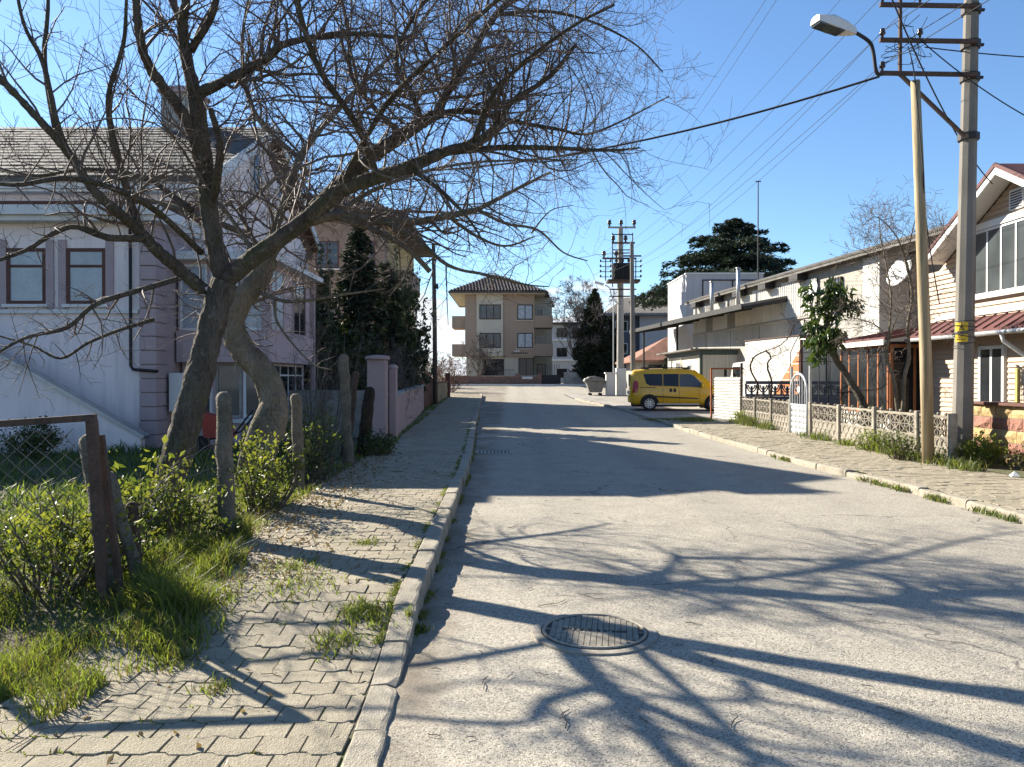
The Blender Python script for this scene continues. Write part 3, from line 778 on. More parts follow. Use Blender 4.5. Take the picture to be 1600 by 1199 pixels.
T.limb([A(240, 500, 7.5), A(190, 515, 7.2), A(140, 535, 7.0), A(95, 560, 6.9), A(50, 540, 6.8), A(-20, 520, 6.7)], 0.028, 0.009, 6, 5, spawn=dict(sp, dens=7.5, length=0.5, up=0.3))
T.limb([A(300, 330, 8.0), A(230, 280, 8.2), A(140, 265, 8.4), A(50, 275, 8.6), A(-40, 250, 8.7)], 0.05, 0.012, 7, 5, spawn=dict(sp, dens=7.5, length=0.8))
T.limb([A(315, 395, 8.0), A(230, 320, 7.0), A(120, 280, 6.2), A(20, 290, 5.6), A(-80, 270, 5.2)], 0.05, 0.012, 7, 5, spawn=dict(sp, dens=4, length=0.7))
for k in range(26):                      # upright water shoots
    P_, R_ = (LB, rb) if k % 3 == 0 else ((LC, rc) if k % 3 == 1 else (LA, ra)); i = T.r.randrange(3, len(P_)-1)
    T.grow(P_[i], Vector((T.r.gauss(0, .12), T.r.gauss(0, .2), 1)).normalized(), 0.9+1.1*T.r.random(), 0.012, 1, 0.8)
T.finish(t1, m_bark, m_twig)
N_T1 = T.n

t2 = thing('bare_tree', 'bare tree with smooth tan S-curved trunk beside the pink house', 'tree', (-3.0, 9.2, 0.1))
T = Tree(23)
T.limb([Vector((-2.95, 9.2, -0.05)), A(408, 720, 9.2), A(424, 668, 9.25), A(428, 630, 9.3), A(412, 585, 9.35), A(380, 548, 9.4), A(364, 508, 9.45), A(378, 468, 9.5), A(402, 440, 9.6), A(418, 405, 9.7)], 0.175, 0.13, 14, 5, 0.04)
T.tr.tube([A(372, 760, 9.15), A(385, 715, 9.15), A(405, 670, 9.2), A(425, 620, 9.28)], [0.06, 0.09, 0.12, 0.10], 8)
s2 = dict(t0=0.12, dens=9.5, length=0.95, depth=2, up=0.2)
f2 = A(418, 405, 9.7)
LD, rd_ = T.limb([f2, A(455, 360, 9.8), A(520, 338, 9.9), A(580, 345, 10.0), A(650, 347, 10.1), A(700, 338, 10.2), A(745, 328, 10.3), A(800, 300, 10.4), A(860, 270, 10.5)], 0.12, 0.02, 9, 5, spawn=s2)
T.limb([A(520, 338, 9.9), A(590, 362, 9.9), A(640, 392, 9.9), A(672, 425, 9.9)], 0.055, 0.042, 8, 5, spawn=dict(s2, dens=4))
T.limb([A(600, 346, 10.0), A(650, 372, 9.8), A(700, 415, 9.6), A(760, 430, 9.4), A(820, 445, 9.2), A(858, 448, 9.1)], 0.05, 0.008, 7, 5, spawn=dict(s2, dens=4, up=0.1))
T.limb([A(700, 338, 10.2), A(745, 370, 10.3), A(790, 385, 10.4), A(835, 370, 10.5)], 0.04, 0.012, 7, 5, spawn=dict(s2, dens=5))
T.limb([A(745, 328, 10.3), A(790, 350, 10.6), A(840, 360, 10.8), A(880, 395, 11.0), A(918, 408, 11.2)], 0.036, 0.01, 7, 5, spawn=dict(s2, dens=4))
T.limb([A(830, 365, 10.8), A(860, 330, 10.9), A(895, 322, 11.0)], 0.02, 0.006, 6, 5, spawn=dict(s2, dens=4))
T.limb([A(392, 452, 9.6), A(440, 470, 9.3), A(480, 470, 9.1), A(540, 460, 8.9), A(600, 452, 8.8)], 0.04, 0.012, 7, 5, spawn=dict(s2, dens=5, length=0.6))
T.limb([A(430, 468, 9.4), A(432, 500, 9.3), A(455, 535, 9.2), A(490, 570, 9.1), A(520, 578, 9.0)], 0.03, 0.009, 7, 5, spawn=dict(s2, dens=5, length=0.5, up=0.1))
T.limb([f2, A(440, 330, 10.2), A(480, 230, 10.8), A(560, 140, 11.4), A(640, 60, 12.0), A(700, -20, 12.4)], 0.10, 0.02, 9, 5, spawn=s2)
T.limb([A(470, 250, 10.7), A(400, 180, 11.0), A(380, 90, 11.3), A(390, 0, 11.6), A(420, -80, 11.8)], 0.06, 0.018, 8, 5, spawn=s2)
T.limb([A(560, 140, 11.4), A(640, 150, 11.8), A(720, 130, 12.2), A(800, 90, 12.6), A(880, 60, 13.0)], 0.05, 0.012, 8, 5, spawn=s2)
T.limb([A(520, 338, 9.9), A(580, 300, 10.6), A(660, 270, 11.2), A(740, 255, 11.8), A(830, 250, 12.4), A(920, 240, 12.8)], 0.055, 0.012, 8, 5, spawn=s2)
T.limb([A(410, 420, 9.65), A(360, 340, 10.0), A(300, 280, 10.4), A(220, 240, 10.8)], 0.05, 0.014, 7, 5, spawn=dict(s2, length=0.7))
for pts in ([f2, (-3.6, 10.6, 3.6), (-4.2, 11.8, 4.2), (-4.9, 13.0, 4.6)], [f2, (-3.0, 10.8, 3.9), (-2.9, 12.2, 4.5), (-2.6, 13.6, 5.0)], [(-3.0, 10.8, 3.9), (-2.2, 11.8, 4.2), (-1.3, 12.8, 4.4), (-0.4, 13.4, 4.5)],
            [(-3.6, 10.6, 3.6), (-4.6, 10.8, 4.0), (-5.6, 11.2, 4.3), (-6.5, 11.4, 4.4)], [(-4.2, 11.8, 4.2), (-3.8, 12.6, 5.0), (-3.6, 13.2, 5.8)], [A(378, 468, 9.5), (-3.9, 10.4, 2.5), (-4.3, 11.3, 2.7), (-4.9, 12.2, 2.6)], [(-3.9, 10.4, 2.5), (-3.5, 11.4, 2.9), (-3.2, 12.3, 3.2)]):
    T.limb(pts, 0.065, 0.012, 8, 5, spawn=dict(s2, dens=6, length=0.9))
for k in range(14):
    i = T.r.randrange(2, len(LD)-1)
    T.grow(LD[i], Vector((T.r.gauss(0, .12), T.r.gauss(0, .2), 1)).normalized(), 0.7+0.9*T.r.random(), 0.011, 1, 0.8)
T.finish(t2, m_bark2, m_twig)
print('twigs', N_T1, T.n)
# ------------------------------------------------------------------ left fence line: posts, wire, shrubs, grass
m_post = surf('mossy_concrete', (0.135, 0.118, 0.092), 0.95, 0.3, 5, 50, 0.9, dirt=(0.075, 0.075, 0.045), bdist=0.02)
m_stump = bark('rotten_wood', (0.05, 0.036, 0.028), (0.14, 0.10, 0.075), 0.3)
m_wire = surf('old_wire', (0.16, 0.14, 0.12), 0.6, 0.2, 6, 40, 0.0, metal=0.4)
r4 = random.Random(44)
def old_post(label, base, top, r, name='fence_post', mat=None, n=7, group=None):
    """weathered post, not quite round, worn top"""
    b = Vector(base); t = Vector(top); mb = MB(); P = []; Rr = []
    k = 12
    for i in range(k+1):
        f = i/k; P.append(b.lerp(t, f) + Vector((r4.gauss(0, .006), r4.gauss(0, .006), 0))); Rr.append(r*(1-0.10*f)*(1+r4.gauss(0, .05)))
    up_ = (t-b).normalized(); P += [P[-1]+up_*r*0.45, P[-1]+up_*r*0.7]; Rr += [Rr[-1]*0.8, Rr[-1]*0.4]
    mb.tube(P, Rr, n)
    o = mb.build(name, mat or m_post, smooth=True)
    return tag(o, label, 'fence post', group)
old_post('round-topped concrete fence post in front of the two bare trees', (-2.63, 7.1, -0.05), at(350, 622, 7.1), 0.082)
old_post('thin concrete fence post standing right of the tan curved trunk', (-2.80, 10.1, -0.05), at(463, 622, 10.1), 0.08)
old_post('tall grey fence post beside the black burnt stump', (-2.83, 13.3, -0.05), at(537, 560, 13.3), 0.10)
old_post('broken rotten wooden stake next to the rusty gate frame', (-2.80, 5.75, -0.05), at(205, 792, 5.75), 0.052, 'wooden_stake', m_stump)['category'] = 'stake'
old_post('leaning concrete post tied behind the rusty gate frame', (-2.78, 5.42, -0.05), at(137, 690, 5.7), 0.075)
old_post('short slanting concrete post between rusty frame and stake', (-2.62, 5.5, -0.05), at(172, 745, 5.6), 0.05)
old_post('charred black stump with peeling bark near the pink gate pillar', (-2.95, 15.0, -0.05), at(578, 612, 15.2), 0.13, 'burnt_stump', bark('charred_bark', (0.02, 0.018, 0.017), (0.085, 0.06, 0.04)))['category'] = 'stump'
old_post('second dark dead stem just left of the charred stump', (-3.2, 14.6, -0.05), at(555, 585, 14.8), 0.09, 'dead_stem', m_stump)['category'] = 'stump'

# rusty framed chain-link gate leaf, folded back against the post
gate = thing('chain_link_gate', 'rusty angle-iron gate frame with chain-link mesh over the lawn', 'gate', (-2.75, 5.2, 0.1))
p0 = at(162, 955, 5.2); p1 = at(143, 657, 5.2); q1 = at(-140, 672, 5.0); q0 = at(-140, 985, 5.0)
mb = MB(); mb.beam(p0, p1, 0.062, 0.05); mb.build('frame_post', m_rust, gate)
mb = MB(); mb.beam(p1+Vector((0.03, 0, 0.02)), q1, 0.05, 0.045); mb.build('top_rail', m_rust, gate)
mb = MB(); mb.beam(q0, q1, 0.05, 0.05); mb.build('frame_post', m_rust, gate)
mb = MB(); mb.beam(at(190, 950, 5.3), at(157, 680, 5.3), 0.04, 0.04); mb.build('hinge_post', m_rust, gate)
mb = MB(); u_ = (q1-p1); H_ = 1.15; W_ = u_.length; u_.normalize(); cell = 0.115
def onface(a, b): return p1 + u_*a + Vector((0, 0, -0.05-b)) + Vector((0.0, 0.012*math.sin(a*9+b*7), 0))
for k in range(-int(H_/cell)-1, int(W_/cell)+1):
    for sg in (1, -1):
        P_ = []
        for j in range(13):
            b = H_*j/12; a = k*cell + (b if sg > 0 else H_-b)
            if 0.03 <= a <= W_-0.03: P_.append(onface(a + 0.008*math.sin(j*2.1+k), b))
        if len(P_) > 1: mb.tube(P_, 0.0028, 3, cap=False)
o = mb.build('chain_link_mesh', m_wire, gate); o['kind'] = 'stuff'

# sagging remains of wire netting between the posts
net = thing('wire_netting', 'sagging torn wire netting hung between stake and round-topped post', 'netting', (-2.7, 6.4, 0.1))
mb = MB(); a0, a1 = at(222, 790, 5.8), at(350, 690, 7.0)
for k in range(16):
    f = k/15; top = a0.lerp(a1, f); top.z += 0.18*math.sin(f*3)
    P_ = []
    for j in range(9):
        g_ = j/8; P_.append(top + Vector((-0.25*g_ + 0.03*math.sin(j*3+k), 0.2*(1-f)*g_, -0.48*g_*(0.4+f)))+Vector((0, 0.02*math.sin(j*2.3+k), 0)))
    mb.tube(P_, 0.0022, 3, cap=False)
o = mb.build('torn_mesh', m_wire, net); o['kind'] = 'stuff'
for off in (0.0, -0.25, -0.5):
    P_ = [a0.lerp(a1, i/10) + Vector((0, 0, off*(0.3+0.7*i/10) + 0.1*math.sin(i/10*3.1) + 0.015*math.sin(i*4))) for i in range(11)]
    mb = MB(); mb.tube(P_, 0.004, 4, cap=False); mb.build('strand', m_wire, net)
P_ = [at(352, 700, 7.05).lerp(at(465, 690, 10.1), i/12) + Vector((0, 0, -0.25*math.sin(i/12*3.14))) for i in range(13)]
mb = MB(); mb.tube(P_, 0.004, 4, cap=False); mb.build('strand', m_wire, net)

# shrubs
m_leaf_y = leafmat('yellow_green_leaf', (0.155, 0.17, 0.035), (0.10, 0.125, 0.03), 0.5)
m_leaf_g = leafmat('green_leaf', (0.055, 0.085, 0.022), (0.09, 0.115, 0.03), 0.4)
m_leaf_d = leafmat('dark_leaf', (0.028, 0.046, 0.018), (0.045, 0.065, 0.022), 0.25)
m_stem = surf('shrub_stem', (0.11, 0.085, 0.06), 0.85, 0.2, 5, 30, 0.0)
def shrub(label, c, rx, ry, h, n, mats, seed, size=0.05, stems=26, name='shrub', cat='shrub', yellow_top=True, group=None):
    root = thing(name, label, cat, c, group=group); rg_ = random.Random(seed); mb = MB(); cen = []; out = []
    c = Vector(c); sm = []
    for k in range(stems):
        a = rg_.random()*6.283; q = rg_.random()**0.6
        tip = c + Vector((math.cos(a)*rx*q, math.sin(a)*ry*q, h*(0.42+0.68*rg_.random())*(1-0.35*q*q)))
        b = c + Vector((math.cos(a)*rx*q*0.35, math.sin(a)*ry*q*0.35, -0.03)); md = b.lerp(tip, 0.5) + Vector((rg_.gauss(0, .05), rg_.gauss(0, .05), 0))
        P = catmull([b, md, tip], 3); mb.tube(P, [0.011*(1-i/len(P))+0.003 for i in range(len(P))], 4, cap=False); sm.append(P)
        for i in range(2):
            f = 0.4+0.5*rg_.random(); s_ = b.lerp(tip, f); e_ = s_ + Vector((rg_.gauss(0, .12), rg_.gauss(0, .12), 0.12+0.1*rg_.random()))
            mb.tube([s_, e_], [0.004, 0.002], 3, cap=False); sm.append([s_, s_.lerp(e_, .5), e_])
    mb.build('stems', m_stem, root)['kind'] = 'stuff'
    for k in range(n):
        P = rg_.choice(sm); f = rg_.random()**0.55; i = min(int(f*(len(P)-1)), len(P)-2); p = P[i].lerp(P[i+1], f*(len(P)-1)-i)
        sp_ = 0.035+0.05*rg_.random()
        cen.append((p.x+rg_.gauss(0, sp_), p.y+rg_.gauss(0, sp_), max(p.z+rg_.gauss(0, sp_), c.z+0.02))); d = p-(c+Vector((0, 0, h*0.3))); d.normalize(); out.append((d.x, d.y, d.z+0.3))
    cen = np.array(cen)
    me = leaves_mesh('foliage', cen, size, mats, seed, 0.5, 0, np.array(out), nmat=1)
    if len(mats) > 1:
        zz = (cen[:, 2]-c.z)/h; rr = np.random.default_rng(seed).random(len(cen))
        idx = np.where(yellow_top & (rr < np.clip((zz-0.25)*1.3, 0.05, 0.9)), 0, 1)
        me.polygons.foreach_set('material_index', np.repeat(idx, 2).astype(np.int32))
    o = put('foliage', me, root); o['kind'] = 'stuff'
    return root
shrub('yellow-green shrub at the left edge beside the rusty gate', (-3.35, 5.55, 0.1), 0.8, 0.5, 0.72, 2300, [m_leaf_y, m_leaf_g], 1, 0.05, 34)
shrub('yellow-green shrub wedged between stake and round-topped post', (-2.95, 6.9, 0.1), 0.5, 0.5, 0.78, 1500, [m_leaf_y, m_leaf_g], 2)
shrub('bright yellow-tipped bush just right of the round-topped post', (-2.85, 8.6, 0.1), 0.5, 0.8, 0.92, 2200, [m_leaf_y, m_leaf_g], 3)
shrub('brownish green bush right of the thin concrete post', (-2.95, 11.4, 0.1), 0.5, 0.9, 1.05, 1800, [m_leaf_g, m_leaf_d], 4)
shrub('sparse yellow sprig shrub behind the rusty gate post', (-3.3, 6.6, 0.1), 0.35, 0.3, 1.05, 420, [m_leaf_y, m_leaf_g], 5, 0.06, 8)
shrub('small dark bush at the foot of the charred stump', (-2.6, 14.8, 0.1), 0.33, 0.4, 0.55, 1400, [m_leaf_d, m_leaf_g], 6, 0.05, 18)
shrub('round dark green bush against the white stair wall', (-9.0, 14.4, 0.1), 0.75, 0.5, 0.75, 2200, [m_leaf_d, m_leaf_g], 7, 0.06)
shrub('low dark bush at the far left by the stair wall', (-10.4, 14.6, 0.1), 0.6, 0.5, 0.6, 1200, [m_leaf_d, m_leaf_g], 8, 0.06)
shrub('low green bush under the house annex windows', (-4.6, 14.6, 0.1), 0.7, 0.6, 0.7, 1500, [m_leaf_g, m_leaf_d], 9, 0.055)
shrub('leafy tangle between thin post and tall grey post', (-3.4, 12.8, 0.1), 0.6, 0.8, 1.2, 1700, [m_leaf_g, m_leaf_d], 10, 0.05)

# grass
m_gr1 = leafmat('fresh_grass', (0.115, 0.165, 0.032), (0.165, 0.20, 0.045), 0.5)
m_gr2 = leafmat('dry_grass', (0.15, 0.13, 0.06), (0.10, 0.11, 0.04), 0.35)
m_gr3 = leafmat('dark_ground_cover', (0.05, 0.085, 0.03), (0.075, 0.11, 0.04), 0.35)
g5 = np.random.default_rng(5)
def patch(n, x0, x1, y0, y1, h0, h1, keep=None, clump=2.2, thr=0.0):
    P = []; H = []
    while len(P) < n:
        x = x0+(x1-x0)*g5.random(); y = y0+(y1-y0)*g5.random(); q = noise.noise(Vector((x*clump, y*clump, 1.7)))
        if q < thr and g5.random() > 0.25: continue
        if keep and not keep(x, y): continue
        P.append((x, y, gl(x, y)-0.005 if x < wl(y)+0.3 else sz(y)-0.005)); H.append((h0+(h1-h0)*g5.random())*(0.75+0.6*max(q, -0.4)))
    return P, H
def edge(y): return lerp_table([(2.4, -2.0), (3.47, -2.28), (4.3, -1.95), (4.8, -1.75), (5.3, -1.85), (6.2, -2.15), (8, -2.45), (12, -2.65)], y)
P1, H1 = patch(26000, -5.2, -1.7, 2.6, 6.6, 0.07, 0.20, lambda x, y: x < edge(y)+0.1*noise.noise(Vector((x*3, y*3, 0))))
Pb, Hb = patch(3800, -2.9, -2.0, 4.9, 7.2, 0.16, 0.36, lambda x, y: x < edge(y)-0.12 and noise.noise(Vector((x*3, y*3, 9))) > -0.05)
Pc, Hc = patch(12000, -5.5, -2.4, 6.0, 13, 0.06, 0.2, lambda x, y: x < edge(y))
me = grass_mesh('grass', np.array(P1+Pb+Pc), np.array(H1+Hb+Hc), [m_gr1, m_gr1, m_gr2], 3, 0.0038, 0.7, 3)
tag(put('grass', me), 'lush green grass growing along the broken fence', 'grass', kind='stuff')
P2, H2 = patch(24000, -22, -3.6, 6.5, 16.2, 0.10, 0.32, None, 1.0, -0.2)
me = grass_mesh('ground_cover', np.array(P2), np.array(H2), [m_gr3, m_gr3, m_gr1], 4, 0.010, 0.9, 3)
tag(put('ground_cover', me), 'dark green weedy lawn in front of the pink house', 'lawn', kind='stuff')
P3, H3 = patch(9000, -4.4, -2.6, 14, 46, 0.05, 0.16, lambda x, y: wl(y)-0.5 < x < wl(y)+0.35)
me = grass_mesh('verge_grass', np.array(P3), np.array(H3), [m_gr1, m_gr3], 6, 0.008, 0.8, 2)
tag(put('verge_grass', me), 'grass strip along the foot of the pink garden wall', 'grass', kind='stuff')
# moss and tufts in the paving, weeds at the kerb face, litter of leaves
P4 = []; H4 = []
for k in range(7000):
    y = 4.6+g5.random()**1.5*22; q = noise.noise(Vector((0.3, y*2.3, 4)))
    if q < -0.02: continue
    P4.append((kl(y)-0.17-abs(g5.normal(0, 0.022)), y, sz(y)-0.012)); H4.append(0.012+0.03*g5.random()*(0.6+max(q, 0)*2))
for k in range(2600):
    y = 3.0+g5.random()**1.6*12; j = round(y/PD); x = kl(y)-0.2-(g5.random()**1.3)*1.5
    yy = j*PD+wv(x); q = noise.noise(Vector((x*1.6, y*1.6, 8)))
    if q < 0.12: continue
    P4.append((x, yy+g5.normal(0, .006), sz(yy)-0.01)); H4.append(0.008+0.03*g5.random())
for cx_, cy_, n_, s_ in ((-0.95, 4.95, 420, 0.10), (-1.05, 4.6, 260, 0.09), (-1.0, 5.05, 260, .07), (-1.55, 5.5, 300, 0.16), (-1.75, 6.0, 300, 0.14), (-1.3, 6.9, 120, .06), (-0.62, 4.98, 240, 0.035), (-2.0, 5.2, 200, .1), (-1.9, 4.35, 160, .08), (-1.55, 4.0, 90, .05)):
    for k in range(n_):
        x = cx_+g5.normal(0, s_); y = cy_+g5.normal(0, s_)
        P4.append((x, y, (sz(y) if x < kl(y)-0.02 else 0)-0.006)); H4.append(0.02+0.06*g5.random())
for k in range(2600):
    y = 5.2+g5.random()**1.4*26; q = noise.noise(Vector((5.3, y*1.9, 4)))
    if q < 0.05: continue
    P4.append((kl(y)+abs(g5.normal(0, 0.025)), y, gz(y))); H4.append(0.03+0.09*g5.random()*q*2)
me = grass_mesh('pavement_moss', np.array(P4), np.array(H4), [m_gr1, m_gr2, m_gr1], 8, 0.0042, 1.1, 3)
tag(put('pavement_moss', me), 'moss and small weeds in the joints of the pavement', 'moss', kind='stuff')
m_dead = leafmat('dead_leaf', (0.16, 0.11, 0.065), (0.24, 0.19, 0.13), 0.2)
D = []
for k in range(1900):
    y = 5.6+g5.random()*8.5; x = edge(y)+g5.normal(0.05, 0.32)
    if x > kl(y)-0.3: continue
    D.append((x, y, max(sz(y), gl(x, y))+0.012+0.02*g5.random()))
for k in range(260):
    y = 3+g5.random()*12; x = kl(y)-0.2-g5.random()*1.7; D.append((x, y, sz(y)+0.008))
me = leaves_mesh('leaf_litter', np.array(D), 0.045, [m_dead], 3, 0.5)
tag(put('leaf_litter', me), 'dry brown leaf litter along the inner pavement edge', 'leaf litter', kind='stuff')
tw = MB(); r6 = random.Random(66)
for k in range(120):
    y = 3.3+r6.random()**1.3*9; x = kl(y)+0.1+r6.random()**1.4*4.2
    if k > 80: x = edge(y)+r6.gauss(0.15, 0.3)
    z0 = (sz(y) if x < kl(y) else gz(y)+0.004)+0.004; a = r6.random()*6.28; L = 0.04+0.2*r6.random()**3; P_ = []
    for i in range(4): P_.append(Vector((x+math.cos(a)*L*i/3+r6.gauss(0, L*.06), y+math.sin(a)*L*i/3+r6.gauss(0, L*.06), z0+0.006*r6.random())))
    tw.tube(P_, 0.0026, 3, cap=False)
    if L > 0.11: tw.tube([P_[1], P_[1]+Vector((r6.gauss(0, L*.3), r6.gauss(0, L*.3), 0.01))], 0.0018, 3, cap=False)
tag(tw.build('fallen_twigs', m_twig), 'thin broken twigs scattered over the road and pavement', 'twigs', kind='stuff')

# ------------------------------------------------------------------ road ironwork
m_iron = surf('worn_cast_iron', (0.27, 0.245, 0.20), 0.65, 0.2, 9, 60, 0.3, dirt=(0.19, 0.165, 0.13))
m_iron_dk = surf('shaded_iron_recess', (0.085, 0.076, 0.064), 0.9, 0.2, 9, 60, 0.3)  # darker iron colour stands in for shade between the tread blocks
mh = thing('manhole_cover', 'round cast-iron manhole cover with block tread in the road', 'manhole cover', (0.53, 4.93, 0.006), R(-8))
mb = MB(); mb.lathe([(0.40, -0.01), (0.40, 0.010), (0.345, 0.012), (0.345, 0.004)], n=56); mb.build('frame_ring', m_iron, mh, local=True)
mb = MB(); mb.lathe([(0.338, -0.01), (0.338, 0.016), (0.318, 0.018), (0.312, 0.010)], n=56); mb.build('cover_plate', m_iron_dk, mh, local=True)
mb = MB(); mb.tube([(0.325*math.cos(6.28319*k/56), 0.325*math.sin(6.28319*k/56), 0.0165) for k in range(57)], 0.010, 6); mb.build('cover_rim', m_iron, mh, local=True)
mb = MB()
for i in range(-8, 9):
    for j in range(-15, 16):
        x, y = i*0.0375, j*0.0205
        if math.hypot(x, y) > 0.300 or (abs(y) < 0.031 and abs(x) < 0.22): continue
        mb.box(x-0.0166, y-0.0062, 0.009, x+0.0166, y+0.0062, 0.0185)
mb.build('tread_block', m_iron, mh, local=True)['kind'] = 'stuff'
def text_mesh(name, s, size, mat, parent, M_, ext=0.003, local=True, spacing=1.0):
    cu = bpy.data.curves.new(name, 'FONT'); cu.body = s; cu.size = size; cu.extrude = ext; cu.align_x = 'CENTER'; cu.align_y = 'CENTER'; cu.space_character = spacing
    tmp = bpy.data.objects.new(name, cu); C.objects.link(tmp)
    me = bpy.data.meshes.new_from_object(tmp.evaluated_get(bpy.context.evaluated_depsgraph_get()))
    bpy.data.objects.remove(tmp); me.transform(M_); me.materials.clear(); me.materials.append(mat)
    return put(name, me, parent, local)
text_mesh('lettering', 'I E A A S U I', 0.056, m_iron, mh, Matrix.Translation((0, 0, 0.014)), 0.004)
gr = thing('drain_grate', 'slotted storm drain grate beside the left kerb', 'drain grate', (-0.42, 16.9, 0.004))
mb = MB(); mb.box(-0.42, -0.36, -0.005, 0.42, -0.30, 0.014); mb.box(-0.42, 0.30, -0.005, 0.42, 0.36, 0.014); mb.box(-0.42, -0.30, -0.005, -0.36, 0.30, 0.014); mb.box(0.36, -0.30, -0.005, 0.42, 0.30, 0.014)
mb.build('frame', m_iron, gr, local=True)
mb = MB(); mb.box(-0.36, -0.30, -0.005, 0.36, 0.30, 0.0045); mb.build('pit_shade_plate', m_black, gr, local=True)  # flat black plate in place of the unlit pit below the bars
for k in range(9):
    mb = MB(); mb.box(-0.35+k*0.08, -0.298, 0.0, -0.31+k*0.08, 0.298, 0.012); mb.build('bar', m_iron, gr, local=True)
mh2 = thing('manhole_cover', 'small flat manhole cover in the middle of the road further on', 'manhole cover', (2.9, 20.9, 0.004))
mb = MB(); mb.lathe([(0.33, -0.01), (0.33, 0.008), (0.29, 0.010), (0.29, 0.004)], n=32); mb.build('frame_ring', m_conc, mh2, local=True)
mb = MB(); mb.lathe([(0.28, -0.01), (0.28, 0.010), (0.26, 0.012)], n=32); mb.build('cover_plate', m_iron, mh2, local=True)
# ------------------------------------------------------------------ left side further on
m_pinkwall = surf('weathered_pink_wall', (0.36, 0.265, 0.25), 0.92, 0.08, 1.2, 50, 0.3, streak=0.35, dirt=(0.17, 0.12, 0.11))
m_tile = surf('brown_roof_tile', (0.074, 0.06, 0.054), 0.85, 0.2, 2, 14, 0.3, dirt=(0.06, 0.05, 0.045))
m_grtile = surf('grey_roof_tile', (0.20, 0.19, 0.185), 0.8, 0.12, 2, 14, 0.2)
def pillar(label, x0, x1, y0, y1, h):
    o = thing('gate_pillar', label, 'pillar', ((x0+x1)/2, (y0+y1)/2, 0.1))
    boxpart('shaft', o, m_pinkwall, (x0, y0, 0.0, x1, y1, h-0.1), bevel=0.015)
    mb = MB(); mb.lathe([(0.0, 0), ((x1-x0)*0.66, 0), ((x1-x0)*0.70, 0.04), ((x1-x0)*0.62, 0.09), (0.05, 0.12)], ((x0+x1)/2, (y0+y1)/2, h-0.1), 20); mb.build('cap', m_pinkwall, o, smooth=True)
    return o
p_ = pillar('broad pink gate pillar with round cap near the burnt stump', -3.44, -3.0, 18.2, 18.6, 2.17)
text_mesh('house_mark', 'C7', 0.17, m_conc, p_, Matrix.Translation((-3.22, 18.195, 1.62)) @ Matrix.Rotation(R(90), 4, 'X'), 0.004, False)
pillar('slim pink gate pillar at the start of the pink wall', -3.04, -2.86, 18.95, 19.2, 1.95)
def wallrun(name, label, cat, mat, a, b, th, h, cope=None, capm=None):
    a = Vector(a); b = Vector(b); o = thing(name, label, cat, (*a, gz(a.y)))
    d = (b-a).normalized(); n_ = Vector((-d.y, d.x, 0))*th/2; a3 = Vector((a.x, a.y, 0)); b3 = Vector((b.x, b.y, 0)); mb = MB()
    mb.add([a3-n_+Vector((0,0,gz(a.y)-.1)), b3-n_+Vector((0,0,gz(b.y)-.1)), b3+n_+Vector((0,0,gz(b.y)-.1)), a3+n_+Vector((0,0,gz(a.y)-.1)),
            a3-n_+Vector((0,0,gz(a.y)+h)), b3-n_+Vector((0,0,gz(b.y)+h)), b3+n_+Vector((0,0,gz(b.y)+h)), a3+n_+Vector((0,0,gz(a.y)+h))],
           [(0,3,2,1),(4,5,6,7),(0,1,5,4),(1,2,6,5),(2,3,7,6),(3,0,4,7)])
    mb.build('wall_body', mat, o)
    if cope:
        mb = MB(); mb.beam((a.x, a.y, gz(a.y)+h+0.035), (b.x, b.y, gz(b.y)+h+0.035), th+0.08, 0.06); mb.build('coping', capm or mat, o)
    return o
wallrun('garden_wall', 'low pink rendered garden wall along the shaded pavement', 'wall', m_pinkwall, (-2.98, 19.25), (-3.88, 33.0), 0.18, 1.18, True, m_conc)
wallrun('garden_wall', 'grey cinder block wall between the two left gardens', 'wall', m_conc, (-3.5, 19.6), (-9.5, 20.6), 0.16, 1.32)
sf = thing('slat_fence', 'red-brown picket fence beyond the pink wall', 'fence', (-3.9, 33.2, 0.1))
for k in range(26):
    y = 33.15+k*0.17; x = -3.9+0.0*k
    mb = MB(); mb.box(x-0.015, y, gz(y)-0.05, x+0.015, y+0.12, gz(y)+1.42+0.04*math.sin(k*2.1)); mb.build('picket', m_brown, sf)
mb = MB(); mb.beam((-3.94, 33.1, 0.45), (-3.94, 37.6, 0.53), 0.04, 0.08); mb.build('rail', m_brown, sf)
mb = MB(); mb.beam((-3.94, 33.1, 1.25), (-3.94, 37.6, 1.33), 0.04, 0.08); mb.build('rail', m_brown, sf)
bw = thing('block_wall', 'yellowish stone block wall with brown coping at the corner', 'wall', (-3.8, 38, 0.2))
m_yblock = surf('yellow_stone', (0.30, 0.235, 0.15), 0.9, 0.15, 2, 30, 0.4, rand=0.25)
boxpart('core', bw, m_conc, (-3.98, 37.7, 0.1, -3.76, 44.5, 1.35))
for j in range(4):
    for k in range(14):
        y = 37.72+k*0.48+(0.24 if j & 1 else 0)
        if y+0.47 > 44.5: continue
        mb = MB(); mb.box(-3.77, y, 0.24+j*0.28, -3.73-0.012*((k*7+j) % 3), y+0.46, 0.505+j*0.28); mb.build('stone', m_yblock, bw)
boxpart('coping', bw, m_brown, (-4.02, 37.7, 1.37, -3.68, 44.5, 1.44))
tag(boxpart('gate_post', None, m_brown, (-3.85, 44.55, 0.2, -3.6, 44.8, 1.9)), 'dark red iron gate post at the street corner', 'post')

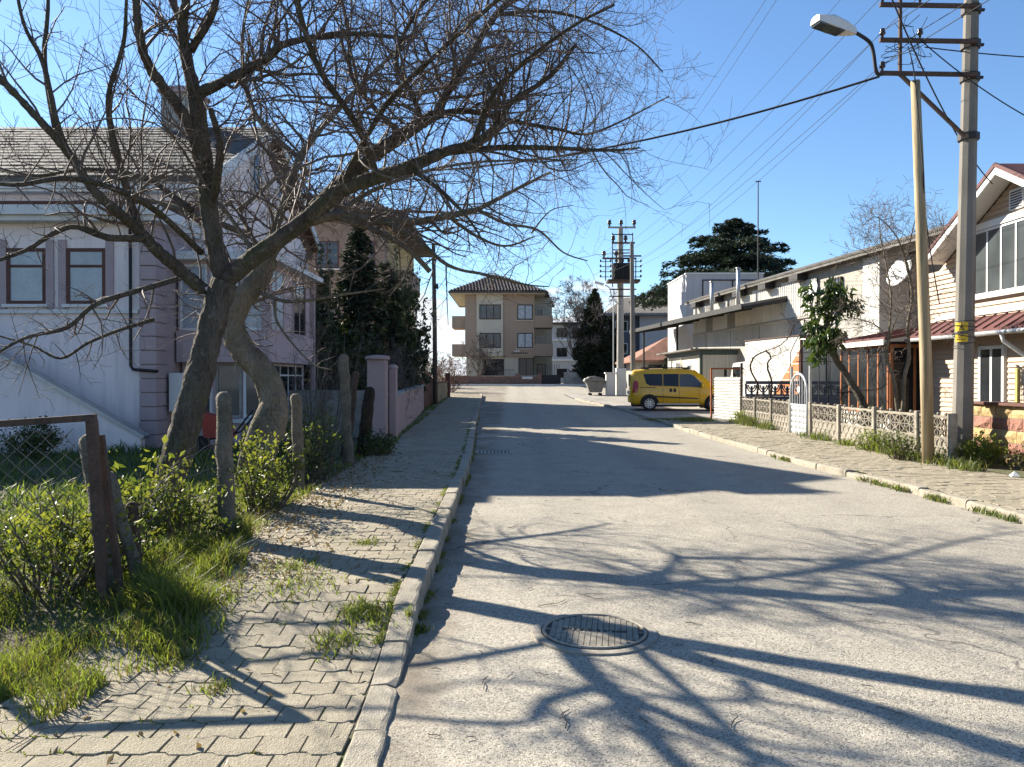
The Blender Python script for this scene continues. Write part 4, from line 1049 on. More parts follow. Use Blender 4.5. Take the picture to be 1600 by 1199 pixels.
# wooden telegraph pole by the picket fence
up = thing('telegraph_pole', 'slim wooden telegraph pole by the red-brown picket fence', 'pole', (-3.72, 37.0, 0.2))
mb = MB(); mb.tube([(-3.70, 37.0, 0.0), (-3.72, 37.0, 4), (-3.78, 37.0, 8.1)], [0.12, 0.105, 0.09], 10); mb.build('shaft', bark('pole_wood', (0.075, 0.06, 0.05), (0.13, 0.11, 0.09)), up, smooth=True)
mb = MB(); mb.lathe([(0.03, 0), (0.07, 0.02), (0.07, 0.2), (0.03, 0.24)], (-3.6, 36.9, 5.9), 10); mb.build('junction_box', m_darkmetal, up)
mb = MB(); mb.beam((-4.6, 37.0, 7.45), (-3.0, 37.0, 7.45), 0.04, 0.04); mb.build('crossarm', m_darkmetal, up)

# conifers and other evergreens
m_needle = leafmat('dark_needles', (0.016, 0.026, 0.014), (0.03, 0.042, 0.02), 0.1, 0.85)
m_needle2 = leafmat('blue_green_needles', (0.020, 0.034, 0.024), (0.035, 0.052, 0.034), 0.1, 0.85)
def conifer(label, base, h, r, nb, per, seed, mat, size=0.14, shape=0.85, z0=0.08, droop=0.15, layered=False, name='conifer', jit=0.35, flat=0.0, sw_=0.22):
    root = thing(name, label, 'tree', base); rg_ = random.Random(seed); b = Vector(base); mb = MB(); cen = []; out = []
    mb.tube([b-Vector((0, 0, .1)), b+Vector((0, 0, h*.5)), b+Vector((0, 0, h*.98))], [0.035*h**.9, 0.02*h**.9, 0.01], 8)
    for k in range(nb):
        f = z0+(1-z0)*(k+rg_.random())/nb
        if layered: f = z0+round((f-z0)*layered)/layered + rg_.gauss(0, 0.006)
        a = rg_.random()*6.283; g = (f-z0)/(1-z0); L = r*max(1-g, 0.02)**shape*(0.65+jit*rg_.random()+0.1*rg_.gauss(0, 1))
        if flat: L = max(L, r*flat*rg_.random())
        d = Vector((math.cos(a), math.sin(a), 0)); p0_ = b+Vector((0, 0, h*f)); tip = p0_+d*L+Vector((0, 0, -droop*L+0.10*L*rg_.random())); md = p0_.lerp(tip, .5)+Vector((0, 0, 0.10*L))
        P = catmull([p0_, md, tip], 3); mb.tube(P, [0.012*L*(1-i/7)+0.006 for i in range(len(P))], 3, cap=False)
        n = max(6, int(per*L/r))
        for i in range(n):
            t = 0.15+0.85*rg_.random()**0.7; q = t*(len(P)-1); j = min(int(q), len(P)-2); p = P[j].lerp(P[j+1], q-j)
            w = L*sw_*(1.15-t)+0.04; sdv = Vector((-d.y, d.x, 0))*rg_.gauss(0, w); v_ = Vector((0, 0, rg_.gauss(-0.02, (0.018 if layered else 0.05)*L+0.02)))
            cen.append(tuple(p+sdv+v_)); o_ = d*0.9+sdv*(1.2/max(w, .05))*0.6+Vector((0, 0, -droop)); out.append(tuple(o_))
    mb.build('trunk', m_bark, root)
    o = put('crown', leaves_mesh('crown', np.array(cen), size, [mat], seed, 0.28, 0.0, np.array(out), spread=0.6), root); o['kind'] = 'stuff'
    return root
conifer('tall dark evergreen in front of the yellow apartment house', (-5.4, 27.0, 0.1), 6.9, 1.5, 300, 60, 31, m_needle, 0.26, 0.5)
conifer('second dark evergreen just right of the tall one', (-4.9, 30.0, 0.15), 6.0, 1.2, 220, 55, 32, m_needle, 0.26, 0.5)
shrub('large round dark evergreen bush above the pink wall', (-4.75, 31.5, 0.15), 1.5, 2.2, 4.3, 6500, [m_leaf_d], 33, 0.16, 40, 'evergreen_bush', 'bush')
shrub('tall ragged dark evergreen behind the charred stump', (-6.3, 25.6, 0.1), 1.2, 1.2, 6.0, 8000, [m_leaf_d], 36, 0.17, 60, 'evergreen_bush', 'bush')
shrub('tall ragged dark evergreen just left of the telegraph pole', (-4.75, 33.5, 0.15), 1.35, 1.6, 6.9, 9000, [m_leaf_d], 37, 0.19, 70, 'evergreen_bush', 'bush')
shrub('dark hedge mass behind the gate pillars', (-5.0, 24.0, 0.1), 1.6, 1.6, 3.3, 4500, [m_leaf_d], 34, 0.15, 40, 'evergreen_bush', 'bush')
shrub('dark evergreen bush beside the telegraph pole', (-4.9, 36.0, 0.2), 1.0, 1.4, 3.6, 3600, [m_leaf_d], 35, 0.16, 30, 'evergreen_bush', 'bush')

def bare_bush(label, c, r, h, n, seed, depth=1, name='bare_shrub', cat='shrub', mat=None, trunk=False, L=0.9):
    root = thing(name, label, cat, c); T = Tree(seed); c = Vector(c); T.k = max(1.0, c.y*0.10)
    for k in range(n):
        a = T.r.random()*6.283; q = T.r.random()
        tip = c+Vector((math.cos(a)*r*q, math.sin(a)*r*q, h*(0.6+0.4*T.r.random())*(1.0-0.25*q))); b = c+Vector((math.cos(a)*r*.12, math.sin(a)*r*.12, -0.1 if not trunk else h*0.22))
        T.limb([b, b.lerp(tip, .45)+Vector((T.r.gauss(0, .06*h), T.r.gauss(0, .06*h), .04*h)), tip], 0.006*h+0.006, 0.004*max(1, c.y*.05), 5, 4, spawn=dict(t0=.25, dens=2.2/max(h*.3, .6), length=L*h*.28, depth=depth, up=.3))
    if trunk: T.tr.tube([c-Vector((0, 0, .1)), c+Vector((0, 0, h*.12)), c+Vector((0.02*h, 0, h*.25))], [0.022*h, 0.018*h, 0.016*h], 8)
    T.finish(root, mat or m_twig_far, mat or m_twig_far)
    return root
bare_bush('leafless tangle of stems leaning over the pink wall', (-3.7, 22.5, 0.1), 1.0, 2.6, 22, 51)
bare_bush('leafless brushwood beside the tall grey fence post', (-3.5, 14.3, 0.1), 0.7, 2.9, 16, 52)
bare_bush('leafless climber stems in front of the dark hedge', (-3.9, 26.5, 0.1), 0.9, 3.2, 18, 53)
m_redtwig = surf('reddish_twigs', (0.13, 0.075, 0.06), 0.9, 0.2, 3, 30, 0.0)
bare_bush('reddish leafless bush at the far street corner', (-4.6, 56.0, 0.6), 2.0, 3.0, 34, 54, 2, mat=m_redtwig, L=0.7)
bare_bush('second reddish leafless bush left of the tan apartment house', (-7.2, 66.0, 0.8), 2.2, 3.6, 34, 55, 2, mat=m_redtwig, L=0.7)

# ------------------------------------------------------------------ yellow apartment house on the left
m_yellow = surf('yellow_stucco', (0.40, 0.31, 0.15), 0.92, 0.06, 0.8, 40, 0.2, streak=0.2)
m_salmon = surf('salmon_stucco', (0.26, 0.195, 0.15), 0.92, 0.06, 0.8, 40, 0.2)
yh = thing('apartment_house', 'yellow and salmon apartment house half hidden by dark evergreens', 'building', (-10, 37, 0.3))
boxpart('wall', yh, m_yellow, (-16, 37.0, 0.0, -6.0, 47, 9.3))
boxpart('salmon_bay', yh, m_salmon, (-9.6, 36.4, 2.6, -6.0, 36.995, 9.3))
mb = MB(); mb.add([(-16.8, 36, 9.3), (-4.9, 36, 9.3), (-4.9, 48, 9.3), (-16.8, 48, 9.3), (-13, 42, 11.6), (-9, 42, 11.6), (-16.8, 36, 9.14), (-4.9, 36, 9.14), (-4.9, 48, 9.14), (-16.8, 48, 9.14)],
    [(0,1,5,4), (1,2,5), (2,3,4,5), (3,0,4), (6,9,8,7), (0,6,7,1), (1,7,8,2), (2,8,9,3), (3,9,6,0)])
rf = mb.build('roof', m_tile, yh)
mb = MB()
for j in range(14):
    for i in range(44):
        f = j/14; y = 36+6*f; xa = -16.8+3.8*f; xb = -4.9-4.1*f; x = -16.8+i*0.27
        if xa < x and x+0.27 < xb: mb.tube([(x+.13, y-.02, 9.3+2.3*f+.02), (x+.13, y+.45, 9.3+2.3*(f+1/14)+.02)], [0.10, 0.085], 5, cap=False)
mb.build('roof_tiles', m_tile, rf)['kind'] = 'stuff'
for zz in (3.1, 5.9):
    mk_window(yh, (-9.3, 36.4, zz+0.9), XP, ZP, 1.1, 1.3, m_brown, m_glass_blue, 2, sill=m_white)
    mk_window(yh, (-7.6, 36.4, zz+0.9), XP, ZP, 1.1, 1.3, m_brown, m_glass_blue, 2, sill=m_white)
    mk_window(yh, (-11.4, 37.0, zz+0.9), XP, ZP, 1.0, 1.4, m_white, m_glass, 1, sill=m_white)
    bal = boxpart('balcony', yh, m_salmon, (-5.98, 37.5, zz, -4.9, 41, zz+1.0), bevel=0.02)
mk_window(yh, (-11.2, 37.0, 0.9), XP, ZP, 0.8, 1.5, m_white, m_glass, 1, sill=m_white)

# ------------------------------------------------------------------ tan apartment house at the end of the street
m_tan = surf('tan_stucco', (0.34, 0.265, 0.20), 0.92, 0.05, 0.5, 30, 0.15, streak=0.15)
m_cream = surf('cream_stucco', (0.52, 0.48, 0.39), 0.92, 0.05, 0.5, 30, 0.15, streak=0.12)
m_dkframe = surf('dark_brown_frame', (0.035, 0.025, 0.022), 0.6, 0.1, 2, 20, 0.0)
th = thing('apartment_house', 'three-storey tan and cream apartment house facing down the street', 'building', (-1.2, 77, 0.9))
G9 = 0.9
boxpart('wall', th, m_tan, (-4.7, 77, 3.72, 2.25, 90, 10.15))
boxpart('ground_floor_wall', th, m_cream, (-4.6, 77.25, 0.8, 2.1, 90, 3.715))
boxpart('cream_panel', th, m_cream, (-3.55, 76.86, 3.78, -0.9, 76.995, 10.0))
boxpart('rear_wing', th, m_cream, (2.26, 80.5, 0.8, 4.2, 90, 10.1))
mb = MB(); e0, e1, f0, f1 = -6.3, 3.5, 75.9, 92
mb.add([(e0, f0, 10.2), (e1, f0, 10.2), (e1+1.6, f1, 10.2), (e0, f1, 10.2), (-1.8, 82.5, 12.75), (-0.9, 86, 12.75), (e0, f0, 10.02), (e1, f0, 10.02), (e1+1.6, f1, 10.02), (e0, f1, 10.02)],
    [(0,1,4), (1,2,5,4), (2,3,5), (3,0,4,5), (6,9,8,7), (0,6,7,1), (1,7,8,2), (2,8,9,3), (3,9,6,0)])
rf = mb.build('roof', m_tile, th)
mb = MB()
for j in range(16):
    f = j/16; y = f0+(82.5-f0)*f; xa = e0+(-1.8-e0)*f; xb = e1+(-1.8-e1)*f; x = xa+0.1
    while x < xb-0.3:
        mb.tube([(x+.15, y-.02, 10.2+2.55*f+.02), (x+.15, y+.46, 10.2+2.55*(f+1/16)+.02)], [0.12, 0.10], 4, cap=False); x += 0.32
mb.build('roof_tiles', m_tile, rf)['kind'] = 'stuff'
boxpart('eaves', th, m_cream, (e0+0.15, f0+0.15, 9.95, e1-0.15, 90, 10.015))
for zz in (6.9, 4.05):
    mk_window(th, (-3.27, 76.86, zz+0.55), XP, ZP, 2.15, 1.5, m_dkframe, m_panedark, 3, (), 0.09)
    mk_window(th, (0.53, 77.0, zz+0.55), XP, ZP, 1.55, 1.5, m_dkframe, m_curtain, 2, (), 0.09)
    s_ = boxpart('sill', th, m_cream, (0.4, 76.88, zz+0.42, 2.2, 76.995, zz+0.5))
    bl = MB(); bl.box(2.27, 77.1, zz-0.25, 4.1, 80.0, zz-0.1); bl.box(2.27, 77.0, zz-0.25, 4.1, 77.12, zz+0.95); bl.box(3.98, 77.12, zz-0.25, 4.1, 80, zz+0.95); bl.build('balcony', m_tan, th)
    bl = MB(); bl.box(-6.05, 77.6, zz-0.25, -4.72, 81, zz-0.1); bl.box(-6.05, 77.5, zz-0.25, -4.72, 77.6, zz+0.95); bl.box(-6.05, 77.6, zz-0.1, -5.95, 81, zz+0.95); bl.build('balcony', m_tan, th)
    mk_window(th, (2.5, 80.5, zz-0.05), XP, ZP, 0.8, 2.0, m_white, m_panedark, 1, (), 0.07, name='door')
    mk_window(th, (4.2, 82.0, zz+0.55), YP, ZP, 1.4, 1.4, m_dkframe, m_glass, 2, (), 0.09)
    mk_window(th, (4.2, 86.0, zz+0.55), YP, ZP, 1.4, 1.4, m_dkframe, m_glass, 2, (), 0.09)
mk_window(th, (-3.0, 77.25, 1.3), XP, ZP, 2.2, 2.2, m_dkframe, m_glass, 2, (), 0.08)
mk_window(th, (0.65, 77.25, 1.3), XP, ZP, 1.55, 2.3, m_dkframe, m_glass, 2, (), 0.08)
mk_window(th, (2.6, 80.5, 0.95), XP, ZP, 0.95, 2.1, m_dkframe, m_glass, 1, (), 0.08, name='door')
for k in range(9):
    boxpart('lettering', th, m_dkframe, (-0.05+k*0.19, 76.97, 4.02, 0.05+k*0.19, 76.995, 4.14+0.05*(k % 2)))
boxpart('emblem', th, m_white, (0.25, 76.97, 4.24, 0.75, 76.995, 4.36))
fw = thing('garden_wall', 'low reddish brick garden wall before the tan apartment house', 'wall', (-1, 72.6, 0.9))
m_brick = surf('old_brick', (0.19, 0.115, 0.09), 0.92, 0.2, 2.5, 9, 0.3, dirt=(0.25, 0.2, 0.16))
boxpart('wall_body', fw, m_brick, (-6.3, 72.45, 0.8, 2.6, 72.7, 1.75))
boxpart('coping', fw, m_conc, (-6.35, 72.4, 1.75, 2.65, 72.75, 1.82))
for x in (-6.3, -3.3, 0.3, 2.4): boxpart('wall_pier', fw, m_brick, (x, 72.38, 0.8, x+0.4, 72.78, 2.0))
for k in range(15): boxpart('railing_bar', fw, m_darkmetal, (-3.0+k*0.2, 72.56, 1.82, -2.97+k*0.2, 72.59, 2.35))
boxpart('railing_rail', fw, m_darkmetal, (-3.1, 72.55, 2.35, 0.2, 72.6, 2.39))
boxpart('name_plate', fw, m_white, (0.95, 72.42, 1.5, 1.95, 72.447, 1.72))
ig = thing('iron_gate', 'dark iron garden gate right of the tan house wall', 'gate', (3.4, 72.6, 0.9))
for k in range(8): boxpart('bar', ig, m_darkmetal, (2.9+k*0.22, 72.55, 1.9, 2.94+k*0.22, 72.6, 2.9))
boxpart('panel', ig, m_darkmetal, (2.85, 72.54, 0.95, 4.6, 72.6, 1.9))
wallrun('garden_wall', 'grey garden wall under the dark conifer at the junction', 'wall', m_conc, (4.9, 72.7), (15.0, 72.7), 0.25, 1.25)
shrub('dark hedge row right of the iron gate', (7.0, 73.6, 0.9), 2.5, 0.8, 1.9, 2500, [m_leaf_d], 57, 0.22, 30, 'hedge', 'hedge')

# ------------------------------------------------------------------ further buildings at the junction
m_greyw = surf('grey_white_stucco', (0.42, 0.41, 0.41), 0.92, 0.05, 0.5, 30, 0.1, streak=0.2)
gb = thing('apartment_house', 'pale grey banded apartment block behind the bare street tree', 'building', (9, 110, 0.9))
boxpart('wall', gb, m_greyw, (5.6, 110, 0.8, 13, 122, 9.2))
for z in (4.0, 6.9): boxpart('floor_band', gb, m_white, (5.5, 109.8, z, 13, 109.99, z+0.3))
boxpart('roof', gb, m_tile, (5.2, 109.2, 9.2, 13.3, 122.5, 9.5))
for z in (1.6, 4.6, 7.4):
    for x in (6.4, 8.6, 10.8): mk_window(gb, (x, 110, z), XP, ZP, 1.5, 1.3, m_dkframe, m_glass, 2, (), 0.1)
wh = thing('apartment_house', 'white house with grey tiled hip roof behind the transformer poles', 'building', (15, 88, 0.9))
boxpart('wall', wh, m_greyw, (14.3, 86, 0.8, 20.0, 98, 8.7))
boxpart('dark_wing', wh, surf('slate_cladding', (0.085, 0.095, 0.12), 0.7, 0.1, 1, 20, 0.1), (11.0, 86.4, 0.8, 14.295, 98, 8.6), (20.005, 86.4, 0.8, 22.4, 98, 8.6))
mb = MB(); mb.add([(10, 85, 8.7), (23.3, 85, 8.7), (23.3, 99, 8.7), (10, 99, 8.7), (13.5, 92, 11.2), (18, 92, 11.2), (10, 85, 8.52), (23.3, 85, 8.52), (23.3, 99, 8.52), (10, 99, 8.52)],
    [(0,1,5,4), (1,2,5), (2,3,4,5), (3,0,4), (6,9,8,7), (0,6,7,1), (1,7,8,2), (2,8,9,3), (3,9,6,0)])
rf = mb.build('roof', m_grtile, wh); mb = MB()
for j in range(17):
    f = j/17; y = 85+7*f; x = 10+3.5*f+.1
    while x < 23.3-5.3*f-.3:
        mb.tube([(x+.15, y-.02, 8.7+2.5*f+.03), (x+.15, y+.46, 8.7+2.5*(f+1/17)+.03)], [0.13, 0.10], 4, cap=False); x += 0.33
mb.build('roof_tiles', m_grtile, rf)['kind'] = 'stuff'
boxpart('rooftop_hut', wh, m_dkframe, (16.6, 91, 10.4, 19.6, 94, 11.9))
mk_window(wh, (18.9, 86, 7.0), XP, ZP, 0.9, 0.9, m_dkframe, m_glass, 1, (), 0.08); boxpart('downpipe', wh, m_dkframe, (19.86, 85.9, 0.9, 19.98, 85.99, 8.5))
for z in (1.5, 4.3, 6.8): mk_window(wh, (11.6, 86.4, z), XP, ZP, 1.4, 1.2, m_white, m_glass, 2, (), 0.08)
lh = thing('low_house', 'low house with red tiled roof behind the yellow van', 'house', (12.5, 58, 0.7))
boxpart('wall', lh, m_conc, (9.8, 58, 0.5, 15.5, 66, 3.0))
mb = MB(); mb.add([(9.0, 57, 2.95), (16.4, 57, 2.95), (16.4, 67, 2.95), (9.0, 67, 2.95), (12.4, 61.5, 4.9), (13.2, 63, 4.9), (9.0, 57, 2.8), (16.4, 57, 2.8), (16.4, 67, 2.8), (9.0, 67, 2.8)],
    [(0,1,4), (1,2,5,4), (2,3,5), (3,0,4,5), (6,9,8,7), (0,6,7,1), (1,7,8,2), (2,8,9,3), (3,9,6,0)])
rf = mb.build('roof', surf('red_roof_tile', (0.24, 0.12, 0.08), 0.85, 0.2, 2, 12, 0.3, dirt=(0.14, 0.085, 0.065)), lh)
mk_window(lh, (10.3, 58, 1.3), XP, ZP, 1.4, 1.3, m_dkframe, m_glass, 2, (), 0.08); mk_window(lh, (12.8, 58, 0.8), XP, ZP, 2.2, 2.0, m_dkframe, m_glass, 1, (), 0.08, name='shaded_garage_opening')  # the wide dark pane stands in for shade inside the open garage

conifer('dark spruce at the junction left of the transformer poles', (7.9, 69.5+4, 0.9), 9.2, 2.5, 420, 70, 61, m_needle, 0.42, 0.62)
conifer('dense dark spruce just right of the first one at the junction', (9.6, 75.5, 0.9), 6.5, 1.9, 260, 55, 62, m_needle, 0.4, 0.6)
conifer('small cone-shaped conifer before the low red roof', (11.6, 56.5, 0.6), 3.4, 0.9, 160, 40, 63, m_needle, 0.25, 0.7)
conifer('broad cedar with tiered branches above the warehouse roof', (18.0, 62, 0.8), 13.6, 6.3, 230, 380, 64, m_needle2, 0.34, 0.68, 0.42, -0.03, 30, 'cedar_tree', 0.8, 0.0, 0.16)
bare_bush('tall bare street tree at the junction beside the dark spruce', (6.4, 74.5, 0.9), 3.6, 11.0, 26, 65, 2, 'bare_tree', 'tree', None, True, 0.6)
bare_bush('small bare garden tree in front of the tan apartment house', (-3.0, 73.6, 0.9), 2.4, 5.2, 22, 66, 2, 'bare_tree', 'tree', None, True, 0.6)
bare_bush('bare tree rising behind the warehouse roof', (17.3, 36, 0.2), 1.4, 8.0, 9, 67, 1, 'bare_tree', 'tree', None, True, 0.6)
# ------------------------------------------------------------------ right side: warehouse
m_rawplaster = surf('rough_plaster', (0.36, 0.335, 0.29), 0.95, 0.12, 0.8, 25, 0.4, streak=0.5, dirt=(0.2, 0.185, 0.16))
m_sheet = surf('cream_sheet_metal', (0.52, 0.505, 0.455), 0.5, 0.07, 1.2, 20, 0.05, streak=0.35, dirt=(0.36, 0.33, 0.27))
m_sheet_old = surf('grey_translucent_sheet', (0.25, 0.235, 0.21), 0.6, 0.12, 1.5, 20, 0.05, streak=0.4)
m_fibre = surf('fibre_cement_roof', (0.16, 0.15, 0.135), 0.95, 0.2, 2, 25, 0.4, dirt=(0.09, 0.09, 0.07))
m_bright = surf('fresh_white_render', (0.55, 0.54, 0.50), 0.9, 0.04, 1, 40, 0.15, streak=0.1)
wa, wb_ = Vector((9.9, 42.0, 0)), Vector((12.2, 21.2, 0)); wu = (wb_-wa).normalized(); wn_ = Vector((wu.y, -wu.x, 0))   # wn_ faces the street
if wn_.x > 0: wn_ = -wn_
WL_ = (wb_-wa).length
def wp(s, o, z): return wa + wu*s + wn_*o + Vector((0, 0, z))
def wbox(mb, s0, s1, o0, o1, z0, z1, m=0):
    vs = [wp(s, o, z) for z in (z0, z1) for s, o in ((s0, o0), (s1, o0), (s1, o1), (s0, o1))]
    mb.add(vs, [(0,1,2,3), (7,6,5,4), (0,4,5,1), (1,5,6,2), (2,6,7,3), (3,7,4,0)], m)
ware = thing('warehouse', 'long warehouse with corrugated cream sheets over a concrete base', 'building', (11, 32, 0.1))
SE = 17.4                                     # street facade ends here, then the wall steps back
mb = MB(); wbox(mb, 0, SE, 0, -14, 0.0, 4.0); mb.build('base_wall', surf('stained_concrete_wall', (0.36, 0.345, 0.31), 0.95, 0.1, 0.7, 25, 0.3, streak=0.5, dirt=(0.2, 0.19, 0.17)), ware)
mb = MB(); wbox(mb, 0, SE, -0.06, -14, 4.0, 5.62); mb.build('upper_wall', m_rawplaster, ware)
mb = MB(); wbox(mb, SE+0.005, SE+4.6, -1.25, -14, 0.0, 5.62); mb.build('set_back_wall', m_rawplaster, ware)
mb = MB(); wbox(mb, SE-0.9, SE+0.03, 0.03, -13.9, 0.0, 5.6); mb.build('white_corner_wall', m_bright, ware)
mb = MB(); wbox(mb, 0, 13.0, 0.0, 0.05, 3.93, 4.0); mb.build('ledge', m_rawplaster, ware)
for k in range(4): mb = MB(); wbox(mb, 2.0+k*3.2, 2.04+k*3.2, 0.0, 0.004, 0.2, 3.92); mb.build('panel_joint', m_darkmetal, ware)
def sheet(s0, s1, mat, z0=4.02, z1=5.5):
    mb = MB(); n = int((s1-s0)/0.045); vs = []
    for i in range(n+1):
        s = s0+(s1-s0)*i/n; o = 0.012+0.028*(1 if i % 4 < 2 else 0)
        vs += [wp(s, o, z0), wp(s, o, z1)]
    mb.add(vs, [(2*i, 2*i+1, 2*i+3, 2*i+2) for i in range(n)]); mb.build('cladding_sheet', mat, ware)
s = 0.15; k = 0
while s < 13.2:
    w = 0.95; sheet(s, s+w-0.01, m_sheet_old if k in (2, 5) else m_sheet, z1=5.5-0.12*(k % 3 == 1)); s += w; k += 1
mb = MB(); mb.add([wp(-0.4, 0.36, 5.72), wp(WL_+0.8, 0.36, 5.72), wp(WL_+0.8, -7, 7.9), wp(-0.4, -7, 7.9), wp(-0.4, 0.36, 5.62), wp(WL_+0.8, 0.36, 5.62), wp(WL_+0.8, -7, 7.8), wp(-0.4, -7, 7.8), wp(-0.4, -14.5, 5.7), wp(WL_+0.8, -14.5, 5.7)],
    [(0,1,2,3), (4,7,6,5), (0,4,5,1), (1,5,6,2), (3,7,4,0), (3,2,9,8)]); rf = mb.build('roof', m_fibre, ware, fix=True)
mb = MB(); n = int((WL_+1.2)/0.09)
for i in range(n):
    s = -0.4+i*0.09
    mb.tube([wp(s+.045, 0.39, 5.735), wp(s+.045, -0.6, 6.08)], 0.04, 5)
mb.build('roof_corrugation', m_fibre, rf)['kind'] = 'stuff'
mb = MB(); wbox(mb, -0.1, WL_+0.5, -0.08, -0.3, 5.5, 5.77); mb.build('wall_plate', m_rawplaster, ware)
for s in (0.8, 3.6, 6.4, 9.2, 12.0): mb = MB(); wbox(mb, s, s+0.7, 0.05, 0.42, 5.36, 5.6); mb.build('eave_bracket', m_darkmetal, ware)
for s_, z_ in ((4.4, 7.2), (7.6, 7.4)):
    mb = MB(); mb.tube([wp(s_, 0.62, 4.75), wp(s_, 0.62, z_-0.9)], 0.09, 10); mb.tube([wp(s_, 0.62, z_-0.9), wp(s_, 0.62, z_-0.85)], 0.12, 10); mb.build('flue_pipe', m_galv, ware, smooth=True)
# plaster part: barred window
fo = mk_window(ware, wp(14.2, 0.0, 4.15)-Vector((0,0,0)), wu, ZP, 0.9, 1.05, m_dkframe, m_panedark, 2, (), 0.06)
for k in range(5):
    mb = MB(); mb.tube([wp(14.25+k*0.2, 0.08, 4.15), wp(14.25+k*0.2, 0.08, 5.2)], 0.012, 4); mb.build('window_bar', m_darkmetal, fo)
# canopy
can = thing('canopy', 'dark lean-to canopy projecting from the warehouse over the forecourt', 'canopy', (9, 36, 0.2))
c0, c1, c2, c3 = Vector((9.3, 31.0, 4.62)), Vector((7.75, 50.5, 4.75)), Vector((10.2, 50.5, 5.05)), Vector((11.08, 31.0, 4.95))
mb = MB(); dn = Vector((0, 0, -0.10)); mb.add([c0, c1, c2, c3, c0+dn, c1+dn, c2+dn, c3+dn], [(0,1,2,3), (7,6,5,4), (0,4,5,1), (1,5,6,2), (2,6,7,3), (3,7,4,0)]); mb.build('deck', m_fibre, can, fix=True)
mb = MB(); mb.beam(c0+Vector((-.03, 0, -.1)), c1+Vector((-.03, 0, -.1)), 0.05, 0.22); mb.build('edge_beam', m_darkmetal, can)
for f in (0.0, 0.17, 0.34, 0.51, 0.68, 0.85, 1.0):
    mb = MB(); mb.beam(c0.lerp(c1, f)+Vector((0, 0, -.18)), c3.lerp(c2, f)+Vector((0, 0, -.18)), 0.07, 0.14); mb.build('rafter', m_darkmetal, can)
for f in (0.62, 1.0):
    q = c0.lerp(c1, f); mb = MB(); mb.beam((q.x+0.9, q.y-0.1, gz(q.y)), (q.x+0.9, q.y-0.1, 4.6), 0.1, 0.1); mb.build('post', m_darkmetal, can)
# pale panelled shed behind
sh_ = thing('panel_shed', 'pale grey panelled shed rising behind the warehouse roof', 'shed', (12.5, 46, 0.4))
boxpart('wall', sh_, m_greyw, (10.55, 46.5, 0.3, 15.2, 52, 7.9))
for x in (11.5, 13.3): boxpart('panel_joint', sh_, m_dkframe, (x, 46.46, 3, x+0.07, 46.495, 7.55))
boxpart('panel_joint', sh_, m_dkframe, (11.5, 46.46, 7.5, 15.2, 46.494, 7.57)); boxpart('cap', sh_, m_white, (10.5, 46.42, 7.9, 15.25, 52.05, 7.98))
ms = thing('antenna_mast', 'thin steel antenna mast in front of the cedar', 'mast', (13.5, 42, 6))
mb = MB(); mb.tube([(13.5, 42.2, 5.5), (13.5, 42.2, 12.4)], [0.045, 0.03], 6); mb.build('tube', m_darkmetal, ms)
mb = MB(); mb.beam((13.35, 42.2, 12.4), (13.65, 42.2, 12.4), 0.05, 0.05); mb.build('tip', m_darkmetal, ms)
# site office
so = thing('site_office', 'cream and grey cabin with dark green trim beside the van', 'cabin', (9.5, 38, 0.2))
m_cab = surf('grey_cabin_panel', (0.40, 0.41, 0.39), 0.6, 0.05, 1, 20, 0.05, streak=0.15)
m_cabc = surf('cream_cabin_panel', (0.5, 0.46, 0.36), 0.6, 0.05, 1, 20, 0.05, streak=0.15)
m_gtrim = surf('dark_green_trim', (0.03, 0.055, 0.055), 0.5, 0.1, 2, 20, 0.0)
boxpart('wall', so, m_cab, (8.85, 36.0, 0.1, 11.6, 43.5, 2.72))
for k in range(15): boxpart('wall_panel', so, m_cab, (8.93+k*0.18, 35.972, 0.2, 9.10+k*0.18, 35.998, 2.7))
for k in range(12): boxpart('wall_panel', so, m_cabc, (8.822, 36.1+k*0.61, 0.2, 8.848, 36.69+k*0.61, 2.7))
boxpart('trim', so, m_gtrim, (8.78, 35.92, 2.73, 11.65, 43.6, 2.92))
boxpart('corner_trim', so, m_gtrim, (8.80, 35.93, 0.12, 8.92, 36.09, 2.725))
boxpart('roof', so, m_fibre, (8.3, 35.7, 2.93, 11.9, 44.2, 3.0))
mk_window(so, (8.822, 42.6, 1.0), YM, ZP, 1.2, 1.2, m_galv, m_glass, 2, (), 0.06); mk_window(so, (8.822, 38.6, 0.25), YM, ZP, 0.85, 2.05, m_galv, m_glass_blue, 1, (), 0.07, name='door')
ac = boxpart('air_conditioner', so, m_white, (8.52, 40.0, 1.85, 8.82, 40.8, 2.4), bevel=0.02)
mb = MB(); mb.tube([(8.75, 39.8, 0.2), (8.75, 39.8, 2.7)], 0.03, 6); mb.build('pipe', m_white, so)

# ------------------------------------------------------------------ white box truck in the yard
trk = thing('box_truck', 'white box truck with an orange brick triangle parked behind the grey fence', 'truck', (9.9, 26.4, 0.09), math.atan2(0.6, 3.9))
m_truck = surf('white_truck_panel', (0.54, 0.525, 0.48), 0.5, 0.04, 1, 15, 0.03, streak=0.15)
m_orange = surf('orange_brick_print', (0.46, 0.16, 0.05), 0.6, 0.1, 4, 20, 0.05)
def lb(name, mat, parent, *b, bevel=0.0):
    mb = MB()
    for q in b: mb.box(*q)
    return mb.build(name, mat, parent, local=(parent.type == 'EMPTY'), bevel=bevel)
bx_ = lb('box_body', m_truck, trk, (0, 0, 0.85, 2.2, 4.2, 2.98), bevel=0.02)
lb('rear_frame', m_brown, trk, (-0.02, -0.05, 0.85, 0.06, -0.005, 3.0), (-0.02, -0.05, 2.93, 2.22, -0.006, 3.0))
